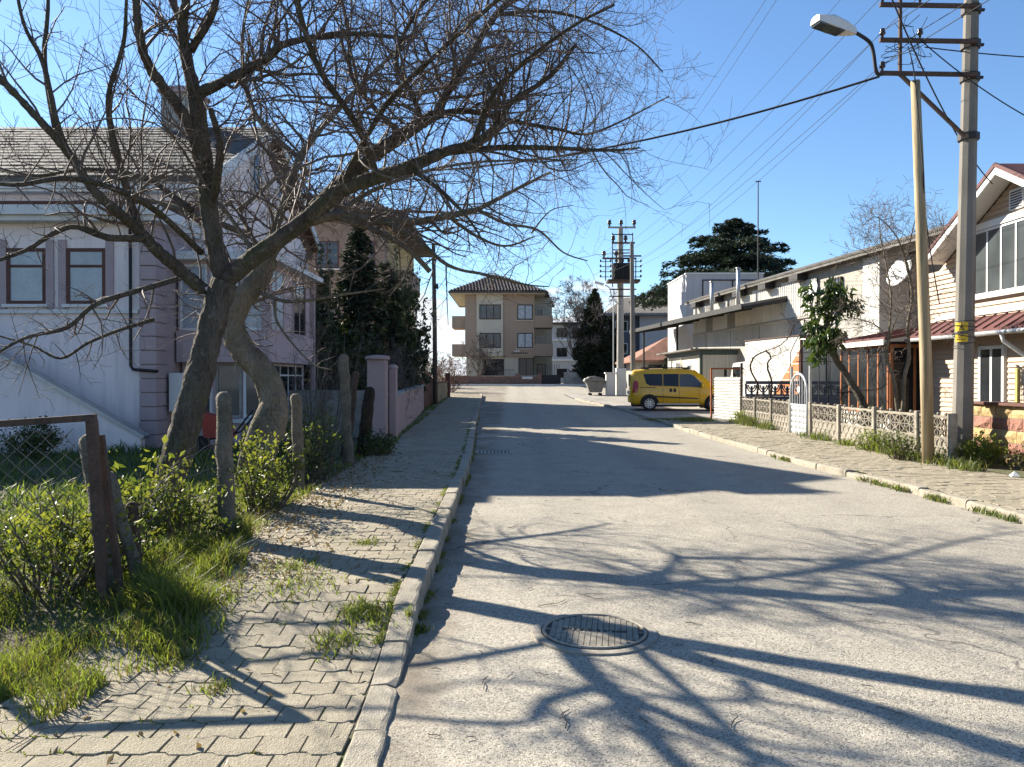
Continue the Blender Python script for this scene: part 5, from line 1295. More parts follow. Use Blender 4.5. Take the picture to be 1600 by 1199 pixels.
lb('rear_door', m_cab, trk, (0.08, -0.045, 0.95, 1.09, -0.004, 2.92)); lb('rear_door', m_cab, trk, (1.11, -0.045, 0.95, 2.16, -0.004, 2.92))
mb = MB(); mb.tube([(0.95, -0.07, 1.0), (0.95, -0.07, 2.9)], 0.02, 6); mb.build('lock_rod', m_darkmetal, trk, local=True)
lb('hinge', m_darkmetal, trk, (0.1, -0.06, 2.6, 0.28, -0.046, 2.68))
mb = MB(); mb.extrude([(-0.012, 0.03, 0.9), (-0.012, 1.95, 0.9), (-0.012, 0.03, 2.5)], (0.008, 0, 0)); tri = mb.build('orange_triangle', m_orange, trk, local=True, fix=True)
for k in range(1, 6):
    z = 0.9+k*0.28; lb('joint_line', m_white, tri, (-0.016, 0.03, z, -0.0125, 0.03+1.92*(1-(k*0.28)/1.6), z+0.025))
lb('edge_rail', m_rust, trk, (-0.03, 0, 2.985, 2.23, 4.2, 3.03))
mb = MB(); mb.extrude([(0.1, 4.35, 0.5), (0.1, 5.9, 0.5), (0.1, 5.9, 1.3), (0.1, 5.55, 2.15), (0.1, 4.35, 2.2)], (2.0, 0, 0)); mb.build('cab', m_truck, trk, local=True, fix=True, bevel=0.05)
lb('cab_window', m_glass, trk, (0.085, 4.7, 1.35, 0.098, 5.5, 2.0)); lb('chassis', m_darkmetal, trk, (0.5, 0.1, 0.5, 1.7, 5.6, 0.8))
lb('mirror', m_black, trk, (-0.25, 5.6, 1.5, -0.12, 5.66, 1.95)); 
for y in (0.9, 5.0):
    mb = MB(); mb.tube([(0.12, y, 0.4), (0.42, y, 0.4)], 0.4, 20); w_ = mb.build('wheel', m_black, trk, local=True)

# ------------------------------------------------------------------ yard fences
r7 = random.Random(77)
m_fence = surf('cast_concrete', (0.25, 0.225, 0.185), 0.95, 0.2, 4, 50, 0.5, dirt=(0.14, 0.125, 0.10), rand=0.15)
FX = 7.86
fence = thing('concrete_fence', 'low pale concrete fence with pierced star panels along the right pavement', 'fence', (FX, 20, 0.1))
def star_panel():
    mb = MB(); L, H, t = 1.0, 0.43, 0.035
    def bar(a, b, w=0.026): mb.beam((0, a[0], a[1]), (0, b[0], b[1]), w, t, up=Vector((1, 0, 0)))
    mb.box(-t/2, 0, 0, t/2, L, 0.035); mb.box(-t/2, 0, H-0.045, t/2, L, H); mb.box(-t/2, 0, 0.035, t/2, 0.02, H-0.045); mb.box(-t/2, L-0.02, 0.035, t/2, L, H-0.045)
    n = 4; cw = (L-0.04)/n; ch = H-0.08
    for k in range(n):
        cy, cz = 0.02+cw*(k+.5), 0.035+ch/2
        for a in range(0, 180, 45):
            dx, dz = math.cos(R(a)), math.sin(R(a)); m_ = min(cw/2/max(abs(dx), 1e-6), ch/2/max(abs(dz), 1e-6))
            bar((cy-dx*m_, cz-dz*m_), (cy+dx*m_, cz+dz*m_), 0.012)
        for sx in (-1, 1):
            for sz_ in (-1, 1):
                P = [(0, cy+sx*cw*.5*math.cos(q), cz+sz_*ch*.5*math.sin(q)) for q in (0, .4, .8, 1.2, 1.57)]
                for a, b in zip(P, P[1:]): mb.beam(a, b, 0.013, t*0.9, up=Vector((1, 0, 0)))
    return mb.mesh('star_panel', m_fence)
def arc_panel():
    mb = MB(); L, H = 1.0, 0.45; mb.box(-0.012, 0, 0, 0.02, L, H)
    for j in range(3):
        for k in range(-1, 7):
            cy, cz = (k+0.5*(j & 1))*0.166, 0.02+j*0.15
            P = [(-0.016, cy+0.083*math.cos(q*math.pi/6), cz+0.13*math.sin(q*math.pi/6)) for q in range(7)]
            P = [p for p in P if 0 <= p[1] <= L]
            if len(P) > 2: mb.tube(P, 0.012, 4)
    return mb.mesh('arc_panel', m_fence)
sp_me, ap_me = star_panel(), arc_panel()
post_y = [26.3, 24.75, 23.2, 21.65, None, 20.15, 18.4, 16.6, 14.85, 13.7]
cap_me = MB().lathe([(0.0, 0), (0.03, 0.0), (0.04, 0.03), (0.02, 0.055)], n=8).mesh('post_finial', m_fence)
for i, y in enumerate(post_y):
    if y is None: continue
    zt = 1.0+r7.gauss(0, 0.015)
    boxpart('post', fence, m_fence, (FX-0.065, y-0.06, 0.0, FX+0.065, y+0.06, zt), bevel=0.012)
    nx_ = post_y[i+1] if i+1 < len(post_y) else None
    if nx_ is None: continue
    L = y-nx_-0.13; tl = r7.gauss(0, 0.008)
    for me, nm, z, dx in ((ap_me, 'relief_panel', 0.07, 0.0), (sp_me, 'star_panel', 0.525, 0.0)):
        o = put(nm, me, fence); o.location = (FX+dx, nx_+0.065, z); o.scale = (1, L, 1); o.rotation_euler = (tl, r7.gauss(0, 0.012), 0)
    for k in range(4):
        o = put('finial', cap_me, fence); o.location = (FX, nx_+0.065+L*(k+.5)/4, 0.955)
# dark inner fence with tulip cut-outs
m_dkfence = surf('slate_grey_painted_concrete', (0.095, 0.10, 0.115), 0.85, 0.12, 2, 40, 0.25)
inf = thing('slate_fence', 'slate-grey fence with crescent cut-outs in front of the truck', 'fence', (9, 25, 0.1))
fa, fb = Vector((7.98, 26.2, 0)), Vector((10.9, 24.2, 0)); fu = (fb-fa).normalized(); fl = (fb-fa).length
def fbeam(name, s0, s1, z0, z1, th=0.05):
    mb = MB(); n_ = Vector((-fu.y, fu.x, 0))*th/2; vs = [fa+fu*s_+n_*k_+Vector((0, 0, z)) for z in (z0, z1) for s_, k_ in ((s0, -1), (s1, -1), (s1, 1), (s0, 1))]
    mb.add(vs, [(0,1,2,3), (7,6,5,4), (0,4,5,1), (1,5,6,2), (2,6,7,3), (3,7,4,0)]); return mb.build(name, m_dkfence, inf, fix=True)
for z0, z1 in ((0.0, 0.5), (0.51, 1.02)): fbeam('solid_panel', 0, fl, z0, z1)
fbeam('top_rail', 0, fl, 1.42, 1.53); fbeam('lower_rail', 0, fl, 1.025, 1.09)
n_mot = 9
for k in range(n_mot):
    s0 = fl*k/n_mot; w = fl/n_mot; mb = MB()
    def fp(s_, z): return fa+fu*s_+Vector((0, 0, z))
    for r_i in (0.105, 0.16):
        P = [fp(s0+w/2+r_i*math.cos(q), 1.40+1.55*r_i*math.sin(q)) for q in [math.pi+math.pi*j/10 for j in range(11)]]
        for a, b in zip(P, P[1:]): mb.beam(a, b, 0.035, 0.045, up=Vector((fu.y, -fu.x, 0)))
    mb.beam(fp(s0+w/2, 1.08), fp(s0+w/2, 1.36), 0.07, 0.045, up=Vector((fu.y, -fu.x, 0)))
    mb.beam(fp(s0, 1.08), fp(s0, 1.44), 0.05, 0.045, up=Vector((fu.y, -fu.x, 0)))
    mb.build('crescent_tracery', m_dkfence, inf)
# arched garden gate
ag = thing('garden_gate', 'narrow pale arched metal gate in the concrete fence', 'gate', (FX, 20.9, 0.1))
m_pgate = surf('pale_grey_gate_paint', (0.46, 0.48, 0.49), 0.55, 0.08, 3, 25, 0.1, dirt=(0.3, 0.3, 0.3))
def gp(t, z): return Vector((FX-0.05, 20.32+1.2*t, z))
mb = MB(); P = [gp(0, 0.05), gp(0, 1.25)]+[gp(0.5-0.5*math.cos(q*math.pi/10), 1.25+0.5*math.sin(q*math.pi/10)) for q in range(1, 10)]+[gp(1, 1.25), gp(1, 0.05)]; mb.tube(P, 0.032, 8); mb.build('arched_frame', m_pgate, ag, smooth=True)
for k in range(1, 7):
    t = k/7; zt = 1.25+0.5*math.sqrt(max(0, 1-(2*t-1)**2)); mb = MB(); mb.tube([gp(t, 0.92), gp(t, zt)], 0.012, 5); mb.build('bar', m_pgate, ag)
mb = MB(); mb.lathe([(0.0, -0.01), (0.09, -0.008), (0.09, 0.008), (0.0, 0.01)], n=14); o = mb.build('rosette', m_pgate, ag); o.rotation_euler = (0, R(90), 0); o.location = gp(0.5, 1.32)
for j in range(5):
    for k in range(4):
        c = gp((k+.5)/4, 0.18+j*0.155); mb = MB(); a, b = 0.14, 0.073
        mb.add([c+Vector((0.02, -a, -b)), c+Vector((0.02, a, -b)), c+Vector((0.02, a, b)), c+Vector((0.02, -a, b)), c+Vector((-0.03, 0, 0))], [(0,4,1), (1,4,2), (2,4,3), (3,4,0), (0,1,2,3)]); mb.build('pressed_panel', m_pgate, ag)
mb = MB(); mb.beam(gp(0, 0.9), gp(1, 0.9), 0.03, 0.05); mb.build('lock_rail', m_pgate, ag)
for y in (20.24, 21.58): mb = MB(); mb.beam((FX, y, 0), (FX, y, 1.95), 0.06, 0.06); mb.build('gate_post', m_galv, ag)
# ogee trellis behind the gate
tr_ = thing('trellis_arch', 'thin rusty ogee trellis arch with bare vine behind the gate', 'trellis', (8.3, 22.0, 0.1))
for dy, sc in ((0, 1), (0.7, 1)):
    for s_ in (-1, 1):
        P = [Vector((8.15+0.42+s_*x, 21.8+dy, z)) for x, z in ((0.42, 0.1), (0.42, 2.1), (0.36, 2.5), (0.18, 2.85), (0.06, 3.05), (0, 3.35))]
        mb = MB(); mb.tube(catmull(P, 4), 0.014, 5); mb.build('rod', m_darkmetal, tr_)
for z in (2.1, 2.35): 
    mb = MB(); mb.tube([(8.05, 21.8, z), (9.1, 21.8, z)], 0.01, 5); mb.build('rung', m_darkmetal, tr_)
# ribbed cream gate leaf and orange frame at the yard entrance
lg = thing('ribbed_gate', 'cream ribbed sheet-metal gate leaf at the yard entrance', 'gate', (7.75, 27.5, 0.1))
ga, gb_ = Vector((7.86, 26.45, 0)), Vector((7.55, 28.6, 0)); gu = (gb_-ga).normalized(); gn = Vector((-gu.y, gu.x, 0))
for k in range(15):
    z0 = 0.12+k*0.10; mb = MB(); vs = []
    for p in (ga, gb_):
        for dz, o in ((0, 0.0), (0.035, 0.028), (0.065, 0.028), (0.096, 0.0)): vs.append(p+gn*o+Vector((0, 0, z0+dz)))
    mb.add(vs, [(i, i+1, i+5, i+4) for i in range(3)]+[(0, 4, 7, 3)]); mb.build('rib', m_sheet, lg, fix=True)
mb = MB(); mb.beam(ga+Vector((.03, 0, 1.64)), gb_+Vector((.03, 0, 1.64)), 0.05, 0.05); mb.build('top_rail', m_galv, lg)
mb = MB(); mb.beam(ga+Vector((.03, -.04, 0.05)), ga+Vector((.03, -.04, 1.75)), 0.06, 0.06); mb.build('gate_post', m_rust, lg)
of = thing('steel_frame', 'orange rusty steel rail frame rising above the ribbed gate', 'frame', (7.7, 28.9, 0.1))
m_orust = surf('orange_rust_paint', (0.36, 0.12, 0.05), 0.8, 0.2, 4, 30, 0.3)
for a, b in (((7.5, 28.9, 0.1), (7.5, 28.9, 2.0)), ((7.5, 28.9, 1.98), (8.6, 28.5, 1.98))): mb = MB(); mb.beam(a, b, 0.06, 0.06); mb.build('rail', m_orust, of)
mb = MB(); mb.beam((7.95, 26.6, 0.0), (7.95, 26.6, 2.15), 0.07, 0.07); tag(mb.build('iron_post', m_darkmetal), 'dark iron post at the corner of the slate fence', 'post')

# ------------------------------------------------------------------ beige siding house
m_siding = surf('peach_vinyl_siding', (0.42, 0.32, 0.235), 0.6, 0.03, 1.0, 12, 0.03, rand=0.04)
m_redroof = surf('dark_red_sheet_roof', (0.105, 0.04, 0.037), 0.7, 0.12, 2, 25, 0.1)
m_wood = surf('orange_brown_wood', (0.27, 0.10, 0.04), 0.5, 0.12, 4, 40, 0.1)
m_marble = surf('grey_veined_marble', (0.52, 0.52, 0.50), 0.35, 0.2, 3.5, 9, 0.0, dirt=(0.3, 0.3, 0.3))
sh2 = thing('house', 'peach siding house with red sheet roof and white gable on the right', 'house', (10.5, 15, 0.1))
WX = 10.85
boxpart('wall_core', sh2, m_siding, (WX+0.03, 9.5, 0.0, 17, 20.1, 4.35))
mb = MB(); mb.extrude([(WX+0.03, 13.2, 4.355), (WX+0.03, 19.6, 4.355), (WX+0.03, 16.4, 6.08)], (6.5, 0, 0)); mb.build('gable_core', m_siding, sh2, fix=True)
def gable_z(y): return 6.0-abs(y-16.37)*0.545
PW = 0.118
k = 0; z = 0.1
while z < 5.85:
    ya, yb = 9.5, 20.12
    if z+PW > 4.35:
        hw = (6.03-z-PW*.4)/0.545; ya, yb = max(16.37-hw, 13.4), min(16.37+hw, 19.4)
    runs = [(ya, yb)]
    if 0.12 < z < 2.38: runs = [(ya, 16.8), (17.85, yb)]
    elif 3.5 < z < 5.12: runs = [(18.05, yb)] if yb > 18.1 else []
    for a, b in runs:
        if b-a < 0.05: continue
        mb = MB(); vs = []
        for y in (a, b): vs += [(WX+0.028, y, z), (WX-0.022, y, z+0.002), (WX-0.018, y, z+0.022), (WX+0.012, y, z+PW+0.004), (WX+0.028, y, z+PW+0.004)]
        mb.add(vs, [(0,1,2,3,4), (9,8,7,6,5)]+[(i, 5+i, 5+(i+1) % 5, (i+1) % 5) for i in range(5)]); mb.build('siding_board', m_siding, sh2, fix=True)
    z += PW
boxpart('corner_trim', sh2, m_white, (WX-0.04, 20.02, 0.1, WX+0.06, 20.16, 2.6))
mk_window(sh2, (WX-0.02, 17.8, 0.15), YM, ZP, 0.92, 2.22, m_white, m_glass, 2, (), 0.08, name='glazed_door')
mk_window(sh2, (WX-0.02, 18.0, 3.53), YM, ZP, 3.5, 1.5, m_white, m_panedark, 7, (), 0.055)
boxpart('window_band', sh2, m_white, (WX-0.08, 14.4, 5.04, WX-0.005, 18.1, 5.19)); boxpart('window_sill', sh2, m_white, (WX-0.1, 14.4, 3.45, WX-0.005, 18.1, 3.528))
# vent
vt = boxpart('vent', sh2, m_white, (WX-0.05, 16.25, 5.26, WX-0.005, 16.72, 5.7))
for k in range(7): boxpart('louvre', vt, m_dkframe, (WX-0.056, 16.3, 5.29+k*0.055, WX-0.051, 16.67, 5.316+k*0.055))
# gable roof with white soffit
OX = 10.3
for sg, ye in ((1, 19.3), (-1, 13.4)):
    a = Vector((OX, 16.37, 6.13)); b = Vector((OX, ye, 6.13-abs(ye-16.37)*0.545))
    mb = MB(); mb.extrude([a, b, b+Vector((0, 0, .07)), a+Vector((0, 0, .07))], (7.2, 0, 0)); rr_ = mb.build('roof', m_redroof, sh2, fix=True)
    mb = MB(); mb.extrude([a+Vector((.03, 0, -.05)), b+Vector((.03, 0, -.05)), b+Vector((.03, 0, -.01)), a+Vector((.03, 0, -.01))], (0.5, 0, 0)); mb.build('soffit', m_white, rr_, fix=True)
    mb = MB(); mb.extrude([a+Vector((-.03, 0, -.16)), b+Vector((-.03, 0, -.16)), b+Vector((-.03, 0, -.005)), a+Vector((-.03, 0, -.005))], (0.04, 0, 0)); mb.build('bargeboard', m_white, rr_, fix=True)
    mb = MB(); mb.extrude([a+Vector((-.05, 0, -.003)), b+Vector((-.05, 0, -.003)), b+Vector((-.05, 0, .09)), a+Vector((-.05, 0, .09))], (0.06, 0, 0)); mb.build('verge_trim', m_redroof, rr_, fix=True)
# veranda roof
mb = MB(); mb.add([(10.28, 9.5, 2.70), (10.28, 20.0, 2.70), (WX+0.02, 20.0, 3.06), (WX+0.02, 9.5, 3.06), (10.28, 9.5, 2.62), (10.28, 20.0, 2.62), (WX+0.02, 20.0, 2.98), (WX+0.02, 9.5, 2.98)],
    [(0,1,2,3), (7,6,5,4), (0,4,5,1), (1,5,6,2), (2,6,7,3), (3,7,4,0)]); vr = mb.build('veranda_roof', m_redroof, sh2, fix=True)
for k in range(26): mb = MB(); y = 9.6+k*0.4; mb.beam((10.28, y, 2.72), (WX, y, 3.08), 0.03, 0.025); mb.build('roof_rib', m_redroof, vr)
mb = MB(); mb.add([(9.7, 20.0, 2.70), (9.7, 23.5, 2.70), (WX+1.0, 23.5, 3.10), (WX+1.0, 20.0, 3.10), (9.7, 20.0, 2.62), (9.7, 23.5, 2.62), (WX+1.0, 23.5, 3.02), (WX+1.0, 20.0, 3.02)],
    [(0,1,2,3), (7,6,5,4), (0,4,5,1), (1,5,6,2), (2,6,7,3), (3,7,4,0)]); vr2 = mb.build('porch_roof', m_redroof, sh2, fix=True)
for k in range(9): mb = MB(); y = 20.1+k*0.4; mb.beam((9.7, y, 2.72), (WX+1.0, y, 3.12), 0.03, 0.025); mb.build('roof_rib', m_redroof, vr2)
mb = MB(); mb.box(9.66, 20.0, 2.50, 9.695, 23.5, 2.64); mb.build('fascia', m_white, vr2)
mb = MB(); mb.tube([(10.23, 9.5, 2.60), (10.23, 19.95, 2.60)], 0.05, 8); mb.build('gutter', m_galv, vr, smooth=True)
mb = MB(); mb.tube([(10.25, 16.1, 2.58), (10.3, 16.1, 2.42), (10.7, 16.0, 2.1), (10.77, 16.0, 1.95), (10.77, 16.0, 0.2)], 0.045, 8); mb.build('downpipe', m_white, vr, smooth=True)
boxpart('upper_trim', sh2, m_white, (WX-0.05, 9.5, 3.09, WX-0.0, 19.6, 3.19))
# glazed porch
boxpart('porch_base', sh2, m_marble, (9.92, 20.2, 0.0, 11.5, 23.2, 0.60)); boxpart('porch_sill', sh2, m_white, (9.86, 20.14, 0.60, 11.5, 23.25, 0.66))
mb = MB(); mb.box(9.98, 20.26, 0.665, 11.4, 23.1, 2.6); mb.build('porch_shade_block', m_dkframe, sh2)  # solid dark block in place of the dim space inside the porch
m_dimglass = glassmat('dimmed_reflection_glass', (0.012, 0.013, 0.014), 0.06, 0.12)  # ordinary panes, darkened and dulled to imitate reflections of dark surroundings
mk_window(sh2, (9.94, 23.2, 0.66), YM, ZP, 2.96, 1.86, m_wood, m_dimglass, 5, (), 0.075, depth=0.03)
mk_window(sh2, (9.94, 20.22, 0.66), XP, ZP, 1.3, 1.86, m_wood, m_dimglass, 2, (), 0.085, depth=0.03)
# satellite dishes
def dish(label, c, r, aim):
    o = thing('satellite_dish', label, 'satellite dish', c); c = Vector(c); aim = Vector(aim).normalized(); mb = MB(); q = aim.to_track_quat('Z', 'Y').to_matrix().to_4x4(); vs = []; n = 24
    rings = ((0.0, 0.0), (0.35, 0.02), (0.7, 0.075), (1.0, 0.15), (1.0, 0.17), (0.7, 0.095), (0.02, 0.02))
    for f, d in rings:
        for k in range(n): vs.append(c+q.to_3x3() @ Vector((f*r*math.cos(6.2832*k/n), f*r*1.08*math.sin(6.2832*k/n), d*r-0.05)))
    mb.add(vs, [(i*n+k, i*n+(k+1) % n, (i+1)*n+(k+1) % n, (i+1)*n+k) for i in range(len(rings)-1) for k in range(n)]); mb.build('reflector', m_white, o, smooth=True)
    mb = MB(); mb.tube([c-aim*0.05+Vector((0, 0, -r)), c+aim*r*0.9], 0.012, 5); mb.build('feed_arm', m_darkmetal, o)
    mb = MB(); mb.tube([c-aim*0.06, c-aim*0.35, c-aim*0.4+Vector((0, 0, -0.8))], 0.025, 6); mb.build('bracket', m_darkmetal, o)
dish('mesh satellite dish beside the barred warehouse window', wp(14.1, 0.6, 4.75), 0.38, (-0.9, -0.15, 0.35))
dish('large white satellite dish above the veranda roof', (11.9, 23.6, 4.9), 0.46, (-0.85, -0.25, 0.4))
# stone wall in front of the house
sw = thing('stone_wall', 'garden wall of yellow and red split stones with brown coping', 'wall', (8.8, 12, 0.1))
m_sty = surf('yellow_split_stone', (0.36, 0.255, 0.125), 0.9, 0.2, 6, 30, 0.7, rand=0.18, bdist=0.02); m_str = surf('red_split_stone', (0.235, 0.115, 0.085), 0.9, 0.2, 6, 30, 0.7, rand=0.2, bdist=0.02)
boxpart('core', sw, m_conc, (8.80, 7.0, 0.0, 9.05, 14.75, 1.14))
for j in range(5):
    y = 14.75-(0.13 if j & 1 else 0); first = True
    while y > 7.1:
        L = 0.34+0.26*r7.random(); z0 = 0.06+j*0.216
        nn = 5; mb = MB(); vs = []
        for jz in range(3):
            for jy in range(nn):
                e = (jz in (0, 2)) or jy in (0, nn-1)
                vs.append((8.795-(0.006 if e else 0.028+0.022*r7.random()), y-0.006-(L-0.012)*jy/(nn-1), z0+0.006+0.204*jz/2+(0 if jz != 1 else r7.gauss(0, .03))))
        fs = [(a*nn+b, a*nn+b+1, (a+1)*nn+b+1, (a+1)*nn+b) for a in range(2) for b in range(nn-1)]
        m0 = len(vs); vs += [(8.81, y-0.006, z0+.006), (8.81, y-L+.006, z0+.006), (8.81, y-L+.006, z0+.21), (8.81, y-.006, z0+.21)]
        fs += [(m0, m0+1)+tuple(range(nn-1, -1, -1)), (m0+2, m0+3)+tuple(range(2*nn, 3*nn)), (m0, 0, nn, 2*nn, m0+3), (m0+1, m0+2, 3*nn-1, 2*nn-1, nn-1)]
        mb.add(vs, fs); mb.build('stone', m_sty if j % 2 == 0 else m_str, sw, fix=True); y -= L
boxpart('coping', sw, m_brown, (8.68, 7.0, 1.143, 9.12, 14.3, 1.20), bevel=0.01); boxpart('coping', sw, m_brown, (8.72, 14.305, 1.143, 9.10, 14.85, 1.19), bevel=0.01)
pf = thing('panel_fence', 'welded wire panel fence with yellow post on the stone wall', 'fence', (9.3, 13, 1.2))
mb = MB(); mb.beam((9.35, 14.2, 0.1), (9.35, 14.2, 1.82), 0.06, 0.06); mb.build('post', surf('yellow_post_paint', (0.45, 0.36, 0.10), 0.6, 0.1, 3, 30, 0.1), pf)
mb = MB()
for k in range(60): mb.tube([(9.35, 14.15-k*0.06, 1.2), (9.35, 14.15-k*0.06, 1.80)], 0.004, 3, cap=False)
for z in (1.25, 1.4, 1.45, 1.62, 1.67, 1.78): mb.tube([(9.35, 14.2, z), (9.35, 10.5, z)], 0.005, 4, cap=False)
mb.build('wire_panel', m_darkmetal, pf)['kind'] = 'stuff'

# ------------------------------------------------------------------ right-hand plants
lt = thing('evergreen_tree', 'leaning evergreen tree with large drooping leaves behind the concrete fence', 'tree', (8.2, 17.7, 0.1))
T = Tree(81)
T.limb([(8.22, 17.7, 0.0), at(1352, 640, 17.7), at(1325, 590, 17.9), at(1300, 550, 18.0), at(1290, 500, 18.1)], 0.14, 0.07, 10, 5)
tips = []
for a_, b_, c_ in ((at(1300, 550, 18), at(1275, 500, 18.1), at(1262, 455, 18.2)), (at(1290, 500, 18.1), at(1290, 470, 18.2), at(1300, 445, 18.3)), (at(1292, 520, 18), at(1310, 490, 18.1), at(1340, 480, 18.2)),
                  (at(1298, 540, 18), at(1283, 530, 17.8), at(1275, 560, 17.7)), (at(1290, 500, 18.1), at(1305, 470, 18.4), at(1320, 460, 18.6)), (at(1295, 530, 18), at(1270, 540, 18.2), at(1262, 510, 18.3)), (at(1310, 560, 17.9), at(1300, 530, 17.8), at(1305, 520, 17.7))):
    P, _r = T.limb([a_, b_, c_], 0.035, 0.015, 6, 4); tips += P[2:]
cen = []; out = []; rq = random.Random(8)
for k in range(950):
    p = rq.choice(tips); d = Vector((rq.gauss(0, 1), rq.gauss(0, 1), rq.gauss(0, .8))).normalized(); rr = 0.24*rq.random()**0.5
    cen.append(tuple(p+d*rr)); out.append((d.x*0.7, d.y*0.7, -0.5))
for k in range(160): cen.append((8.25+rq.gauss(0, .12), 17.6+rq.gauss(0, .12), 0.6+0.3*rq.random())); out.append((0, 0, .5))
m_big = leafmat('glossy_dark_leaf', (0.035, 0.065, 0.018), (0.06, 0.09, 0.028), 0.3, 0.28)
T.tr.build('trunk', m_bark, lt, smooth=True)
put('crown', leaves_mesh('crown', np.array(cen), 0.22, [m_big], 9, 0.34, 0.2, np.array(out), spread=0.45), lt)['kind'] = 'stuff'
bt = thing('bare_tree', 'twin-stemmed bare tree in the siding house front garden', 'tree', (8.7, 17.0, 0.1))
T = Tree(82); T.k = 2.0; s8 = dict(t0=.15, dens=10, length=0.75, depth=2, up=0.25)
T.limb([(8.62, 17.0, 0.0), at(1398, 600, 17), at(1385, 560, 17), at(1388, 530, 17)], 0.065, 0.05, 8, 5)
T.limb([(8.66, 17.0, 0.0), at(1412, 600, 17), at(1420, 560, 17), at(1418, 510, 17), at(1425, 460, 17), at(1415, 410, 17)], 0.07, 0.04, 8, 5, spawn=dict(s8, t0=.5))
T.limb([at(1388, 530, 17), at(1370, 510, 17.1), at(1345, 500, 17.3), at(1300, 492, 17.5)], 0.03, 0.008, 6, 5, spawn=s8)
T.limb([at(1388, 530, 17), at(1392, 470, 17), at(1385, 420, 17.1), at(1375, 370, 17.2), at(1372, 330, 17.3)], 0.035, 0.008, 7, 5, spawn=s8)
T.limb([at(1390, 530, 17), at(1405, 490, 16.7), at(1440, 470, 16.4), at(1480, 455, 16.2)], 0.028, 0.006, 6, 5, spawn=s8)
T.limb([at(1415, 410, 17), at(1400, 370, 16.8), at(1370, 340, 16.6), at(1350, 350, 16.4)], 0.03, 0.006, 6, 5, spawn=s8)
T.limb([at(1415, 410, 17), at(1425, 360, 17), at(1435, 320, 17.1)], 0.028, 0.006, 6, 5, spawn=s8)
T.limb([at(1418, 430, 17), at(1445, 390, 16.8), at(1475, 360, 16.6)], 0.028, 0.006, 6, 5, spawn=s8)
T.limb([at(1390, 440, 17), at(1360, 400, 17.2), at(1330, 385, 17.4)], 0.022, 0.006, 6, 5, spawn=s8)
T.finish(bt, m_bark2, m_twig)
vn = thing('vine', 'gnarled bare vine trained along the trellis and slate fence', 'vine', (8.2, 25, 0.1))
T = Tree(83); T.k = 2.5; sv = dict(t0=.1, dens=5, length=.32, depth=1, up=.05)
T.limb([(8.05, 25.5, 0.0), at(1180, 628, 25.4), at(1184, 602, 25.3), at(1173, 578, 25.2), at(1177, 560, 25.0), at(1196, 548, 24.6)], 0.05, 0.03, 8, 4, .3, spawn=sv)
T.limb([(8.28, 24.8, 0.0), at(1202, 628, 24.8), at(1206, 600, 24.8), at(1199, 572, 24.7), at(1204, 558, 24.7), at(1196, 548, 24.6)], 0.055, 0.03, 8, 4, .3, spawn=sv)
T.limb([at(1196, 548, 24.6), at(1215, 542, 23.5), at(1232, 528, 22.2), at(1240, 510, 22.0), at(1252, 500, 21.8)], 0.026, 0.018, 7, 4, .4, spawn=sv)
T.limb([at(1252, 500, 21.8), at(1275, 504, 21.5), at(1292, 516, 21.0), at(1300, 532, 20.5)], 0.016, 0.008, 6, 4, .5, spawn=dict(sv, dens=8))
for a_, b_, c_ in ((at(1196, 548, 24.6), at(1215, 558, 24.2), at(1225, 575, 24.0)), (at(1190, 552, 24.7), at(1170, 540, 25.0), at(1152, 536, 25.3)), (at(1204, 558, 24.7), at(1220, 552, 24.2), at(1236, 545, 23.5)), (at(1173, 578, 25.2), at(1160, 585, 25.3), at(1165, 605, 25.4)), (at(1199, 572, 24.7), at(1215, 585, 24.5), at(1218, 605, 24.4)), (at(1177, 560, 25), at(1190, 570, 24.9), at(1186, 585, 24.9)),
                  (at(1240, 510, 22), at(1228, 500, 22.2), at(1222, 488, 22.3)), (at(1175, 570, 25.1), at(1165, 575, 25.2), at(1158, 590, 25.3)), (at(1300, 532, 20.5), at(1330, 560, 18.9), at(1372, 556, 18.4)), (at(1300, 532, 20.5), at(1345, 552, 18.6), at(1410, 548, 18)), (at(1372, 556, 18.4), at(1385, 580, 18.2), at(1402, 590, 18))):
    T.limb([a_, b_, c_], 0.014, 0.005, 6, 5, .8, spawn=dict(sv, dens=7))
T.finish(vn, m_stump, m_twig)
g7 = np.random.default_rng(7); P = []; H = []
for k in range(5200):
    y = 12.5+g7.random()*14; q = noise.noise(Vector((1.3, y*1.1, 3)))
    if q < -0.15 or (20.3 < y < 21.6): continue
    x = FX-0.10-abs(g7.normal(0, 0.16)); P.append((x, y, 0.10)); H.append((0.08+0.28*g7.random())*(0.6+max(q, 0)*1.4))
for k in range(2600):
    y = 6.8+g7.random()*9; q = noise.noise(Vector((7.3, y*1.5, 3)))
    if q < 0.0: continue
    P.append((kr(y)-0.02+g7.normal(0, 0.05), y, 0.01)); H.append(0.03+0.09*g7.random())
for k in range(1500): P.append((6.6+g7.normal(0, .35), 27.8+g7.normal(0, .5), 0.1)); H.append(0.05+0.1*g7.random())
for k in range(700): P.append((5.5+g7.normal(0, .35), 28.5+g7.normal(0, .4), 0.07)); H.append(0.04+0.06*g7.random())
me = grass_mesh('roadside_weeds', np.array(P), np.array(H), [m_gr1, m_gr2, m_gr3], 12, 0.007, 0.8, 3)
tag(put('roadside_weeds', me), 'weeds along the concrete fence and right kerb', 'weeds', kind='stuff')
shrub('bright green weed clump at the foot of the concrete pole', (8.25, 13.6, 0.1), 0.42, 0.35, 0.42, 1700, [m_leaf_g, m_gr1], 91, 0.06, 22, 'weed_clump', 'plant', False)
